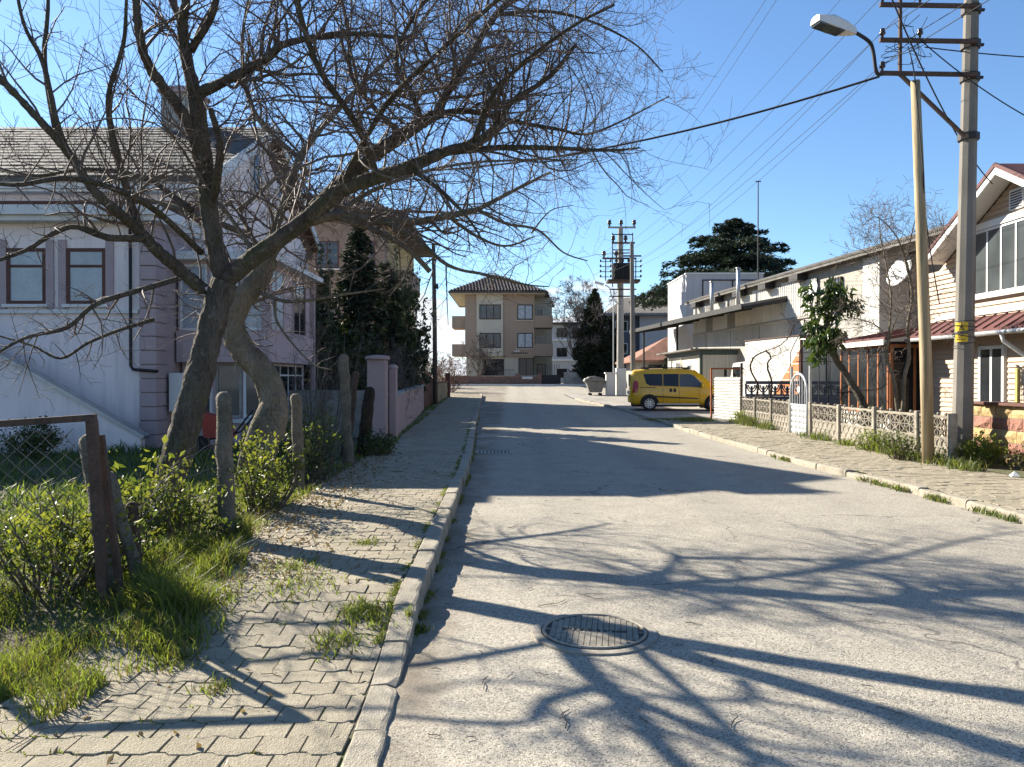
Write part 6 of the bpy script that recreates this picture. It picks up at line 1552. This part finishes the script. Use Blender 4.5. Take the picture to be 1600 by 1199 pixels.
shrub('leggy weeds around the base of the wooden pole', (7.35, 14.5, 0.1), 0.45, 0.5, 0.5, 900, [m_gr2, m_leaf_g], 92, 0.05, 20, 'weed_clump', 'plant', False)
shrub('weed clump between wooden pole and star panels', (7.6, 16.2, 0.1), 0.3, 0.6, 0.38, 800, [m_gr2, m_gr1], 93, 0.05, 20, 'weed_clump', 'plant', False)
shrub('weeds growing at the foot of the stone wall', (8.6, 12.6, 0.1), 0.3, 0.5, 0.40, 900, [m_leaf_g, m_gr2], 94, 0.05, 18, 'weed_clump', 'plant', False)
shrub('weeds by the post next to the ribbed gate', (7.7, 25.8, 0.1), 0.25, 0.4, 0.4, 500, [m_gr2, m_gr1], 95, 0.06, 14, 'weed_clump', 'plant', False)
mb = MB(); mb.add([(7.75, 11.9, .11), (7.86, 11.86, .12), (7.9, 11.98, .11), (7.78, 12.02, .115), (7.82, 11.94, .19), (7.87, 11.92, .16)], [(0,1,4), (1,5,4), (1,2,5), (2,3,5), (3,4,5), (3,0,4), (0,3,2,1)])
tag(mb.build('paper_litter', m_white), 'crumpled white paper lying on the right pavement', 'litter')
# ------------------------------------------------------------------ near utility pole with street lamp
def hexpole(mb, a, b, r0, r1, n=8): mb.tube([Vector(a).lerp(Vector(b), i/6) for i in range(7)], [r0+(r1-r0)*i/6 for i in range(7)], n)
m_pole = surf('spun_concrete', (0.185, 0.172, 0.15), 0.92, 0.14, 1.5, 60, 0.45, streak=0.55)
PXY = Vector((8.32, 14.2, 0)); 
np_ = thing('utility_pole', 'tall grey concrete power pole with steel arms on the right pavement', 'utility pole', (8.32, 14.2, 0.1))
mb = MB(); hexpole(mb, (8.32, 14.2, 0.0), (8.52, 14.2, 12.2), 0.182, 0.10, 9); mb.build('shaft', m_pole, np_)
def pole_x(z): return 8.32+0.2*z/12.2
ins_me = MB().lathe([(0.0, 0), (0.022, 0), (0.022, 0.05), (0.05, 0.055), (0.055, 0.09), (0.035, 0.10), (0.045, 0.11), (0.045, 0.15), (0.02, 0.165)], n=10).mesh('insulator', surf('brown_porcelain', (0.03, 0.02, 0.018), 0.25, 0.1, 3, 20, 0, spec=0.6), True)
near_pts = []
for z in (8.42, 7.78, 7.18):
    mb = MB(); mb.beam((6.68, 14.0, z), (pole_x(z), 14.02, z-0.02), 0.06, 0.07); arm = mb.build('crossarm', m_rust, np_)
    mb = MB(); mb.tube([(pole_x(z), 14.2, z-0.08), (pole_x(z), 14.2, z+0.06)], 0.17, 9); mb.tube([(pole_x(z)+.1, 14.2, z), (pole_x(z)+.24, 14.2, z)], 0.03, 6); mb.build('clamp', m_darkmetal, np_)
    for x in ((6.72, 7.4) if z > 7.3 else (6.72,)):
        o = put('insulator', ins_me, arm); o.location = (x, 13.98, z+0.035); near_pts.append(Vector((x, 13.98, z+0.15)))
mb = MB(); mb.tube([(pole_x(6), 14.2, 6.02), (pole_x(6), 14.2, 6.14)], 0.185, 9); mb.build('clamp', m_darkmetal, np_)
mb = MB(); mb.beam((7.05, 14.0, 7.15), (7.05, 14.0, 9.4), 0.05, 0.05); mb.build('upright', m_rust, np_)
mb = MB(); mb.beam((7.05, 14.0, 7.16), (8.25, 14.05, 6.06), 0.055, 0.055); mb.build('brace', m_rust, np_)
# lamp
mb = MB(); mb.tube(catmull([(6.73, 14.0, 7.16), (6.62, 14.0, 7.2), (6.56, 14.0, 7.58), (6.46, 13.97, 7.75), (6.10, 13.83, 7.875)], 4), 0.034, 8); mb.build('lamp_arm', m_darkmetal, np_, smooth=True)
l0 = at(1334, 52, 13.85); l1 = at(1272, 32, 13.6); ld = (l1-l0).normalized(); ls = ld.cross(ZP).normalized(); lu = ls.cross(ld)
mb = MB(); vs = []
for f, w, h0, h1 in ((0.0, 0.05, -0.05, 0.07), (0.25, 0.11, -0.09, 0.12), (0.6, 0.15, -0.10, 0.15), (1.0, 0.12, -0.07, 0.06)):
    c = l0.lerp(l1, f); vs += [c-ls*w+lu*h0, c+ls*w+lu*h0, c+ls*w*.9+lu*h1*.5, c+ls*w*.45+lu*h1, c-ls*w*.45+lu*h1, c-ls*w*.9+lu*h1*.5]
mb.add(vs, [(0,5,4,3,2,1), (18,19,20,21,22,23)]+[(i*6+k, i*6+(k+1) % 6, (i+1)*6+(k+1) % 6, (i+1)*6+k) for i in range(3) for k in range(6)]); lh_ = mb.build('lamp_head', m_white, np_, fix=True)
c0_, c1_ = l0.lerp(l1, .35)-lu*.10, l0.lerp(l1, .97)-lu*.09; mb = MB(); mb.beam(c0_, c1_, 0.24, 0.03); mb.build('lamp_glass', m_glass_blue, lh_)
# warning plates wrapped on the shaft
m_ysign = surf('yellow_plate', (0.62, 0.43, 0.03), 0.5, 0.06, 4, 20, 0.0)
def plate(z0, z1):
    mb = MB(); n = 6; vs = []
    for i in range(n+1):
        a = R(180+8+i*70/n); vs += [(pole_x(2.4)+0.187*math.cos(a), 14.2+0.187*math.sin(a), z0), (pole_x(2.4)+0.187*math.cos(a), 14.2+0.187*math.sin(a), z1)]
    mb.add(vs, [(2*i, 2*i+2, 2*i+3, 2*i+1) for i in range(n)]); return mb.build('warning_plate', m_ysign, np_)
pa, pb = plate(2.50, 2.66), plate(2.30, 2.44)
def on_pole(a_deg, z, r=0.190): a = R(a_deg); return Vector((pole_x(2.4)+r*math.cos(a), 14.2+r*math.sin(a), z))
mb = MB(); mb.add([on_pole(212, 2.515), on_pole(240, 2.515), on_pole(226, 2.645), on_pole(218, 2.528, .191), on_pole(234, 2.528, .191), on_pole(226, 2.615, .191)], [(0,1,4,3), (1,2,5,4), (2,0,3,5)]); mb.build('triangle_mark', m_black, pa)
mb = MB(); mb.add([on_pole(223, 2.60), on_pole(228, 2.60), on_pole(226, 2.57), on_pole(230, 2.57), on_pole(224, 2.533), on_pole(225, 2.56), on_pole(221, 2.56)], [(0,6,5,2,1), (5,4,3,2)]); mb.build('bolt_mark', m_black, pa)
for k, (a0, a1, z) in enumerate(((205, 238, 2.405), (210, 228, 2.375), (200, 244, 2.34))):
    for j in range(7):
        q = a0+(a1-a0)*j/7; mb = MB(); mb.add([on_pole(q, z), on_pole(q+(a1-a0)/7*.6, z), on_pole(q+(a1-a0)/7*.6, z+.02), on_pole(q, z+.02)], [(0,1,2,3)]); mb.build('print_mark', m_black, pb)
for z, tl in ((2.68, .01), (2.60, -.02), (2.47, .05), (2.44, -.06), (2.24, .05)):
    mb = MB(); mb.tube([Vector((pole_x(2.4)+.197*math.cos(6.2832*k/18), 14.2+.197*math.sin(6.2832*k/18), z+tl*math.cos(6.2832*k/18+1))) for k in range(19)], 0.006, 4); mb.build('binding_wire', m_black, np_)
rw = random.Random(91); mb = MB()
for k in range(10):
    P = [Vector((8.1, 14.05, 2.42))]; d = Vector((-1, -.3, .3)); 
    for j in range(6): d = (d+Vector((rw.gauss(0, .8), rw.gauss(0, .5), rw.gauss(0, .8)))).normalized(); P.append(P[-1]+d*0.06)
    mb.tube(catmull(P, 3), 0.003, 3, cap=False)
mb.build('wire_tangle', m_darkmetal, np_)['kind'] = 'stuff'
# wooden pole beside it
wpole = thing('wooden_pole', 'pale debarked wooden pole leaning beside the concrete power pole', 'pole', (7.52, 13.85, 0.1))
t_ = NT('pale_wood'); c_ = t_.mix(t_.ramp(t_.noise(6, 5, t_.stretch(3, 3, .15)), .35, .65), (0.24, 0.185, 0.105), (0.40, 0.32, 0.20)); m_palewood = t_.finish(c_, 0.8, t_.bump(t_.noise(20, 3, t_.stretch(4, 4, .2)), .3), .2)
mb = MB(); mb.tube([(7.52, 13.85, -0.1), (7.46, 13.85, 2.0), (7.36, 13.85, 4.5), (7.25, 13.85, 6.98)], [0.105, 0.10, 0.09, 0.078], 12); mb.build('shaft', m_palewood, wpole, smooth=True)
mb = MB(); mb.tube(catmull([(7.12, 13.85, 7.6), (7.16, 13.72, 7.1), (7.24, 13.74, 6.4), (7.33, 13.73, 5.4), (7.40, 13.8, 4.8), (7.55, 13.9, 4.0), (7.9, 14.2, 3.0)], 5), 0.011, 5); mb.build('drop_cable', m_black, wpole, smooth=True)

# ------------------------------------------------------------------ transformer poles at the end of the forecourt
tp = thing('transformer_pole', 'concrete pole carrying a dark transformer and insulator arms by the junction', 'utility pole', (7.05, 50, 0.5))
TX, TY, TG = 7.05, 50.0, gz(50)+0.05
mb = MB(); hexpole(mb, (TX, TY, TG-.1), (TX, TY, 11.4), 0.26, 0.17, 8); mb.build('shaft', surf('light_concrete', (0.30, 0.29, 0.265), 0.9, 0.08, 1.5, 40, 0.2, streak=.2), tp)
boxpart('base_casing', tp, m_white, (TX-0.3, TY-0.35, TG-.05, TX+0.34, TY+0.3, TG+1.75), bevel=0.03)
mb = MB(); hexpole(mb, (6.95, 44, gz(44)), (6.85, 44, 9.4), 0.16, 0.11, 8); 
lp = thing('utility_pole', 'dark slim power pole just left of the yellow van', 'utility pole', (6.95, 44, 0.4)); mb.build('shaft', m_pole, lp)
mb = MB(); mb.beam((6.3, 44, 8.6), (7.4, 44, 8.6), 0.08, 0.08); mb.build('crossarm', m_rust, lp)
for z, x0, x1 in ((11.35, -0.85, 0.95), (10.35, -0.6, 0.9), (9.35, -1.2, 1.0)):
    mb = MB(); mb.beam((TX+x0, TY-.25, z), (TX+x1, TY-.25, z), 0.09, 0.11); a_ = mb.build('crossarm', m_rust if z < 11 else m_conc, tp)
    for x in ([x0+.1, 0, x1-.1] if z > 11 else [x0+.1, x0+.9]):
        o = put('insulator', ins_me, a_); o.location = (TX+x, TY-.25, z+0.06); o.scale = (2.6, 2.6, 2.6)
for x in (-0.55, 0.75): mb = MB(); mb.beam((TX+x, TY-.25, 7.5), (TX+x, TY-.25, 11.0), 0.06, 0.06); mb.build('frame_upright', m_rust, tp)
for z in (10.9, 9.9, 9.7): mb = MB(); mb.beam((TX-.55, TY-.25, z), (TX+.75, TY-.25, z), 0.06, 0.06); mb.build('frame_rung', m_darkmetal, tp)
tb = boxpart('transformer_tank', tp, m_darkmetal, (TX-0.55, TY-0.75, 7.95, TX+0.75, TY+0.2, 9.0), bevel=0.04)
for k in range(9): boxpart('cooling_fin', tb, m_darkmetal, (TX-0.5+k*0.14, TY-0.87, 8.05, TX-0.46+k*0.14, TY-0.755, 8.9))
for x in (-0.3, 0.1, 0.5): o = put('bushing', ins_me, tb); o.location = (TX+x, TY-.3, 9.0); o.scale = (2, 2, 2.4)
boxpart('platform', tp, m_rust, (TX-0.9, TY-0.9, 7.78, TX+1.15, TY+0.3, 7.93))
for z in (7.35, 6.9): mb = MB(); mb.beam((TX-.75, TY-.25, z), (TX+1.0, TY-.25, z), 0.07, 0.08); mb.build('crossarm', m_darkmetal, tp)
for x in (-1.0, 0.95):
    mb = MB(); mb.beam((TX+x, TY-.3, 7.9), (TX+x, TY-.3, 9.4 if x < 0 else 9.3), 0.06, 0.06); rk = mb.build('insulator_rack', m_darkmetal, tp)
    for k in range(4):
        mb = MB(); mb.beam((TX+x-.35, TY-.3, 8.15+k*.33), (TX+x+.35, TY-.3, 8.15+k*.33), 0.04, 0.04); mb.build('rack_arm', m_darkmetal, rk)
        for sx in (-.33, .33): o = put('insulator', ins_me, rk); o.location = (TX+x+sx, TY-.3, 8.1+k*.33); o.scale = (1.3, 1.3, 1.1)
mb = MB(); mb.tube(catmull([(TX, TY-.2, 6.2), (TX-.6, TY-.3, 6.9), (TX-.75, TY-.4, 7.4), (TX-1.1, TY-.6, 7.6)], 4), 0.035, 6); mb.build('lamp_arm', m_galv, tp)
mb = MB(); mb.obox((TX-1.45, TY-.7, 7.68), (0.65, 0.28, 0.14), ry=R(16)); mb.build('lamp_head', m_white, tp, bevel=0.04)
mb = MB(); mb.tube([(TX-.48, TY-.2, TG), (TX-.48, TY-.2, 7.4)], 0.035, 6); mb.build('conduit', m_galv, tp)
# cabinet and bin
cb = thing('meter_cabinet', 'narrow white electric cabinet beside the rubbish bin', 'cabinet', (6.4, 49.5, 0.5))
boxpart('body', cb, m_white, (6.05, 49.3, gz(49.4)+.02, 6.65, 49.75, gz(49.4)+1.45), bevel=0.01); boxpart('cap', cb, m_white, (5.98, 49.22, gz(49.4)+1.45, 6.72, 49.83, gz(49.4)+1.54)); boxpart('door', cb, m_white, (6.1, 49.28, gz(49.4)+.15, 6.6, 49.298, gz(49.4)+1.35))
m_bin = surf('dirty_galvanised', (0.19, 0.185, 0.17), 0.6, 0.2, 3, 20, 0.1, metal=0.2)
bn = thing('rubbish_bin', 'dented galvanised rubbish bin with domed lid at the junction', 'bin', (5.35, 49.5, 0.5)); zb = gz(49.5)
mb = MB(); mb.extrude([(4.98, 49.2, zb+.25), (5.75, 49.2, zb+.25), (5.98, 49.2, zb+.95), (4.75, 49.2, zb+.95)], (0, 0.95, 0)); mb.build('tub', m_bin, bn, fix=True, bevel=0.03)
mb = MB(); P = [(4.72, 49.15, zb+.95), (4.75, 49.15, zb+1.1), (4.95, 49.15, zb+1.24), (5.35, 49.15, zb+1.30), (5.75, 49.15, zb+1.22), (5.98, 49.15, zb+1.06), (6.0, 49.15, zb+.95)]; mb.extrude(P, (0, 1.05, 0)); mb.build('lid', m_bin, bn, fix=True, bevel=0.03)
mb = MB(); mb.extrude([(4.62, 49.1, zb+.98), (4.72, 49.1, zb+1.15), (4.9, 49.1, zb+1.1), (4.8, 49.1, zb+.8)], (0, 1.1, 0)); mb.build('raised_flap', m_bin, bn, fix=True)
for x in (5.05, 5.7):
    for y in (49.3, 50.0): mb = MB(); mb.tube([(x, y, zb+.12), (x, y+.06, zb+.12)], 0.1, 10); mb.build('castor', m_black, bn)

# ------------------------------------------------------------------ cables
def cable(label, a, b, sag, r=0.006, group=None, n=22):
    a = Vector(a); b = Vector(b); mb = MB(); P = [a.lerp(b, i/n)+Vector((0, 0, -sag*4*(i/n)*(1-i/n))) for i in range(n+1)]
    mb.tube(P, r, 4, cap=False); return tag(mb.build('power_cable', m_black, smooth=True), label, 'cable', group)
G1 = 'power lines from near pole to transformer pole'
targets = [Vector((TX-1.3, TY-.3, 9.2)), Vector((TX-.65, TY-.3, 9.2)), Vector((TX+.62, TY-.3, 8.9)), Vector((TX+1.28, TY-.3, 8.9)), Vector((TX-.65, TY-.3, 8.5))]
spot = ['outer insulator of the top arm', 'inner insulator of the top arm', 'outer insulator of the middle arm', 'inner insulator of the middle arm', 'insulator of the bottom arm']
for p, q, s_ in zip(near_pts, targets, spot): cable('power line from the '+s_+' to the transformer pole', p, q, 0.55, 0.007, G1)
for x, tx, s_ in ((7.2, -0.75, 'leftmost'), (7.35, 0.0, 'middle'), (9.4, 0.85, 'rightmost')): cable(s_+' of three high lines running to the transformer pole top', (x, 12.0, 12.6), (TX+tx, TY-.25, 11.8), 0.5, 0.007, 'high power lines over the street')
cable('thick black cable crossing the street from the lamp pole to the pink house', (6.68, 14.0, 7.12), (-6.95, 22.8, 7.9), 0.75, 0.022)
cable('black service cable slanting down to the siding house gable', (3.2, 9.0, 9.4), (10.3, 16.5, 5.8), 0.75, 0.012)
cable('grey service cable leaving the pole arms to the right', (7.5, 14.0, 7.65), (16.0, 15.5, 8.3), 0.25, 0.012)
cable('pale drop wire sagging from the pole arms to the right edge', (7.4, 13.95, 7.75), (11.5, 14.0, 5.6), 0.35, 0.012)
# power-line tails to the camera side
for p, s_ in zip(near_pts, spot): cable('power line running back overhead from the '+s_, p, p+Vector((2.6, -16, 0.9)), 0.35, 0.008, 'power lines running on past the near pole')
# jumper loops round the arms
jp = thing('jumper_wires', 'tangle of thin jumper wires between the pole arms', 'wires', (7.1, 14, 7.5)); 
for k in range(13):
    a = Vector((6.7+rw.random()*0.9, 13.95+rw.gauss(0, .05), 7.2+rw.random()*1.2)); b = Vector((6.7+rw.random()*0.9, 13.95+rw.gauss(0, .05), 7.2+rw.random()*0.9))
    m1 = a.lerp(b, .3)+Vector((rw.gauss(0, .15), rw.gauss(0, .1), -.15)); m2 = a.lerp(b, .7)+Vector((rw.gauss(0, .15), rw.gauss(0, .1), -.15))
    mb = MB(); mb.tube(catmull([a, m1, m2, b], 5), 0.006, 4, cap=False); mb.build('jumper', m_black, jp, smooth=True)
GA = 'thin wires over the left gardens'
cable('upper thin wire from the telegraph pole to the tan apartment house', (-3.0, 37, 7.5), (4.0, 77, 9.2), 0.5, 0.012, GA)
cable('lower thin wire from the telegraph pole to the tan apartment house', (-4.5, 37, 7.5), (3.5, 77, 8.6), 0.6, 0.012, GA)

# ------------------------------------------------------------------ yellow van
van = thing('van', 'yellow passenger van parked side-on in the forecourt', 'van', (5.30, 34.75, gz(34.6)+0.05), R(-7))
m_yel = NT('yellow_car_paint'); c_ = m_yel.mix(m_yel.ramp(m_yel.noise(1.5, 4), .35, .7), (0.58, 0.335, 0.006), (0.66, 0.385, 0.008)); m_yel = m_yel.finish(c_, 0.28, None, 0.5, Coat__Weight=0.6, Coat__Roughness=0.08)
m_plastic = surf('black_plastic', (0.02, 0.02, 0.022), 0.5, 0.1, 4, 30, 0.05)
m_red = surf('red_lens', (0.30, 0.012, 0.012), 0.15, 0.1, 6, 20, 0.0, spec=0.7)
m_rim = surf('silver_alloy', (0.50, 0.50, 0.50), 0.3, 0.05, 3, 20, 0.0, metal=0.7)
# local: x forward (0 = rear), y left (+) / right (-), z up; the right side faces the street
st = [ # x, half width low, z bottom, z belt, half width belt, z roof, half width roof
 (0.00, 0.72, 0.42, 1.02, 0.74, 1.55, 0.60), (0.05, 0.84, 0.33, 1.05, 0.84, 1.70, 0.66), (0.22, 0.905, 0.27, 1.06, 0.90, 1.80, 0.72), (0.75, 0.915, 0.25, 1.07, 0.91, 1.84, 0.74), (1.45, 0.915, 0.25, 1.07, 0.91, 1.86, 0.745), (2.2, 0.915, 0.25, 1.05, 0.91, 1.85, 0.74),
 (2.75, 0.915, 0.25, 1.03, 0.91, 1.79, 0.72), (3.15, 0.915, 0.25, 1.01, 0.905, 1.58, 0.71), (3.5, 0.91, 0.25, 1.00, 0.89, 1.24, 0.76), (3.62, 0.905, 0.25, 0.99, 0.88, 1.10, 0.78), (3.95, 0.89, 0.26, 0.95, 0.84, 1.02, 0.72), (4.25, 0.82, 0.29, 0.84, 0.76, 0.92, 0.64), (4.40, 0.66, 0.36, 0.70, 0.6, 0.78, 0.5)]
def ring(s):
    x, w, zb_, zt, wt, zr, wr = s
    h = [(w*.93, zb_), (w, zb_+.12), (w, zb_+(zt-zb_)*.55), (w*.998, zt-.05), (wt*.985, zt), (wr+(wt-wr)*.35, zt+(zr-zt)*.6), (wr, zr-.06), (wr*.9, zr-.015), (wr*.5, zr+.01), (0, zr+.015)]
    return [(x, -a, z) for a, z in h]+[(x, a, z) for a, z in reversed(h[:-1])]
mb = MB(); rings = [ring(s) for s in st]; n = len(rings[0]); vs = [p for r_ in rings for p in r_]
fs = [(i*n+k, (i+1)*n+k, (i+1)*n+(k+1) % n, i*n+(k+1) % n) for i in range(len(rings)-1) for k in range(n)]+[tuple(range(n)), tuple(range((len(rings)-1)*n+n-1, (len(rings)-1)*n-1, -1))]
mb.add(vs, fs); body = mb.build('body', m_yel, van, smooth=True, local=True, fix=True)
def side(x, z):
    for a, b in zip(st, st[1:]):
        if a[0] <= x <= b[0]:
            f = (x-a[0])/(b[0]-a[0]); s = [a[i]+(b[i]-a[i])*f for i in range(7)]; break
    _, w, zb_, zt, wt, zr, wr = s
    if z <= zt-.05: return w
    if z <= zt: return w+(wt*.985-w)*(z-zt+.05)/.05
    m_ = wr+(wt-wr)*.35; zm = zt+(zr-zt)*.6
    if z <= zm: return wt*.985+(m_-wt*.985)*(z-zt)/(zm-zt)
    return m_+(wr-m_)*(z-zm)/max(zr-.06-zm, .01)
def panel(name, poly, mat, parent, off=0.012, sgn=-1, sub=6):
    P = []
    for (a, b) in zip(poly, poly[1:]+poly[:1]):
        for k in range(sub): f = k/sub; P.append((a[0]+(b[0]-a[0])*f, a[1]+(b[1]-a[1])*f))
    cx_ = sum(p[0] for p in poly)/len(poly); cz_ = sum(p[1] for p in poly)/len(poly)
    mid = [(cx_+(p[0]-cx_)*.5, cz_+(p[1]-cz_)*.5) for p in P]; nP = len(P); mb = MB()
    vs = [(x, sgn*(side(x, z)+off), z) for x, z in P+mid]+[(cx_, sgn*(side(cx_, cz_)+off), cz_)]
    fs = [(i, (i+1) % nP, nP+(i+1) % nP, nP+i) for i in range(nP)]+[(nP+i, nP+(i+1) % nP, 2*nP) for i in range(nP)]
    if sgn > 0: fs = [tuple(reversed(f)) for f in fs]
    mb.add(vs, fs); return mb.build(name, mat, parent, local=(parent.type == 'EMPTY'), smooth=True)
for sg in (-1, 1):
    panel('side_window', [(0.62, 1.55), (0.72, 1.20), (0.86, 1.11), (1.42, 1.095), (1.42, 1.62), (0.60, 1.62)], m_glass, van, sgn=sg)
    panel('side_window', [(1.46, 1.095), (2.12, 1.07), (2.12, 1.62), (1.46, 1.62)], m_glass, van, sgn=sg)
    panel('front_window', [(2.16, 1.07), (2.95, 1.04), (3.25, 1.05), (2.78, 1.55), (2.6, 1.61), (2.16, 1.61)], m_glass_blue, van, sgn=sg)  # paler glass colour imitates a reflection on the front windows
    panel('rub_strip', [(1.05, 0.60), (2.95, 0.52), (2.95, 0.57), (1.05, 0.66)], m_plastic, van, 0.02, sg)
    panel('sill_trim', [(1.05, 0.265), (3.0, 0.265), (3.0, 0.33), (1.05, 0.33)], m_galv, van, 0.015, sg)
    for x in (1.78, 1.95): panel('door_handle', [(x-.05, 0.83), (x+.05, 0.83), (x+.055, 0.98), (x-.055, 0.98)], m_plastic, van, 0.02, sg)
    for x in (1.44, 2.14, 3.0): panel('door_seam', [(x-.006, 0.34), (x+.006, 0.34), (x+.006, 1.04), (x-.006, 1.04)], m_plastic, van, 0.004, sg)
    panel('slide_rail', [(0.45, 1.015), (1.15, 1.0), (1.15, 1.02), (0.45, 1.035)], m_plastic, van, 0.012, sg)
    mb = MB(); zz = [(0.12, 0.78), (0.32, 0.80), (0.38, 1.05), (0.36, 1.28), (0.22, 1.34), (0.14, 1.2)]; panel('tail_lamp', zz, m_red, van, 0.02, sg)
    for xw in (0.86, 3.62):
        ar = MB(); nA = 16; P = [(xw+0.40*math.cos(math.pi*k/nA), 0.33+0.40*math.sin(math.pi*k/nA)) for k in range(nA+1)]+[(xw-.40, 0.24), (xw+.40, 0.24)]
        ar.add([(x, sg*(0.922 if xw < 3 else 0.921), z) for x, z in P], [tuple(range(len(P))) if sg < 0 else tuple(range(len(P)-1, -1, -1))]); ar.build('arch_shade', m_black, van, local=True)  # flat black patch painted for the shade of the wheel well
        wy = sg*0.87; mb = MB(); mb.tube([(xw, wy-.1, 0.325), (xw, wy-.095, .325), (xw, wy+.095, .325), (xw, wy+.1, .325)], [0.29, 0.325, 0.325, 0.29], 26); wh_ = mb.build('wheel', m_black, van, local=True, smooth=False)
        mb = MB(); yy = sg*0.975; mb.tube([(xw, yy-sg*.01, .325), (xw, yy, .325)], 0.215, 24); mb.build('rim_dish', m_plastic, wh_)
        mb = MB()
        for k in range(10):
            a = 6.2832*k/10; mb.beam((xw, yy+sg*.006, .325), (xw+.20*math.cos(a), yy+sg*.006, .325+.20*math.sin(a)), 0.045, 0.02, up=Vector((0, 1, 0)))
        mb.tube([(xw+.205*math.cos(6.2832*k/24), yy+sg*.004, .325+.205*math.sin(6.2832*k/24)) for k in range(25)], 0.014, 5); mb.build('rim', m_rim, wh_)
    mb = MB(); mb.box(0.55, sg*0.60-.025, 1.88, 2.6, sg*0.60+.025, 1.915); mb.box(0.55, sg*.6-.03, 1.83, 0.85, sg*.6+.03, 1.88); mb.box(1.45, sg*.6-.03, 1.85, 1.65, sg*.6+.03, 1.88); mb.box(2.35, sg*.6-.03, 1.82, 2.6, sg*.6+.03, 1.88); mb.build('roof_rail', m_plastic, van, local=True)
    mb = MB(); mb.obox((3.12, sg*1.02, 1.12), (0.12, 0.2, 0.2)); mb.build('mirror', m_yel, van, local=True, bevel=0.03)
mb = MB(); mb.box(-0.035, -0.66, 1.08, 0.005, 0.66, 1.60); mb.build('rear_window', m_glass, van, local=True, bevel=0.01)
mb = MB(); mb.box(-0.07, -0.80, 0.36, 0.10, 0.80, 0.70); mb.build('rear_bumper', m_yel, van, local=True, bevel=0.04)
mb = MB(); mb.box(-0.08, -0.52, 0.72, 0.0, 0.52, 0.86); mb.build('licence_plate', m_white, van, local=True)
mb = MB(); mb.box(0.1, -0.8, 0.18, 4.1, 0.8, 0.3); mb.build('underbody', m_black, van, local=True)
ws = MB(); ws.add([(2.80, -.60, 1.76), (2.80, .60, 1.76), (3.52, .70, 1.16), (3.52, -.70, 1.16)], [(0,3,2,1)]); o = ws.build('windscreen', m_glass, van, local=True); o.location = (0.02, 0, 0.045)
for sg in (-1, 1): mb = MB(); mb.obox((4.28, sg*.58, .78), (0.18, 0.3, 0.16)); mb.build('headlight', m_glass_blue, van, local=True, bevel=.04)
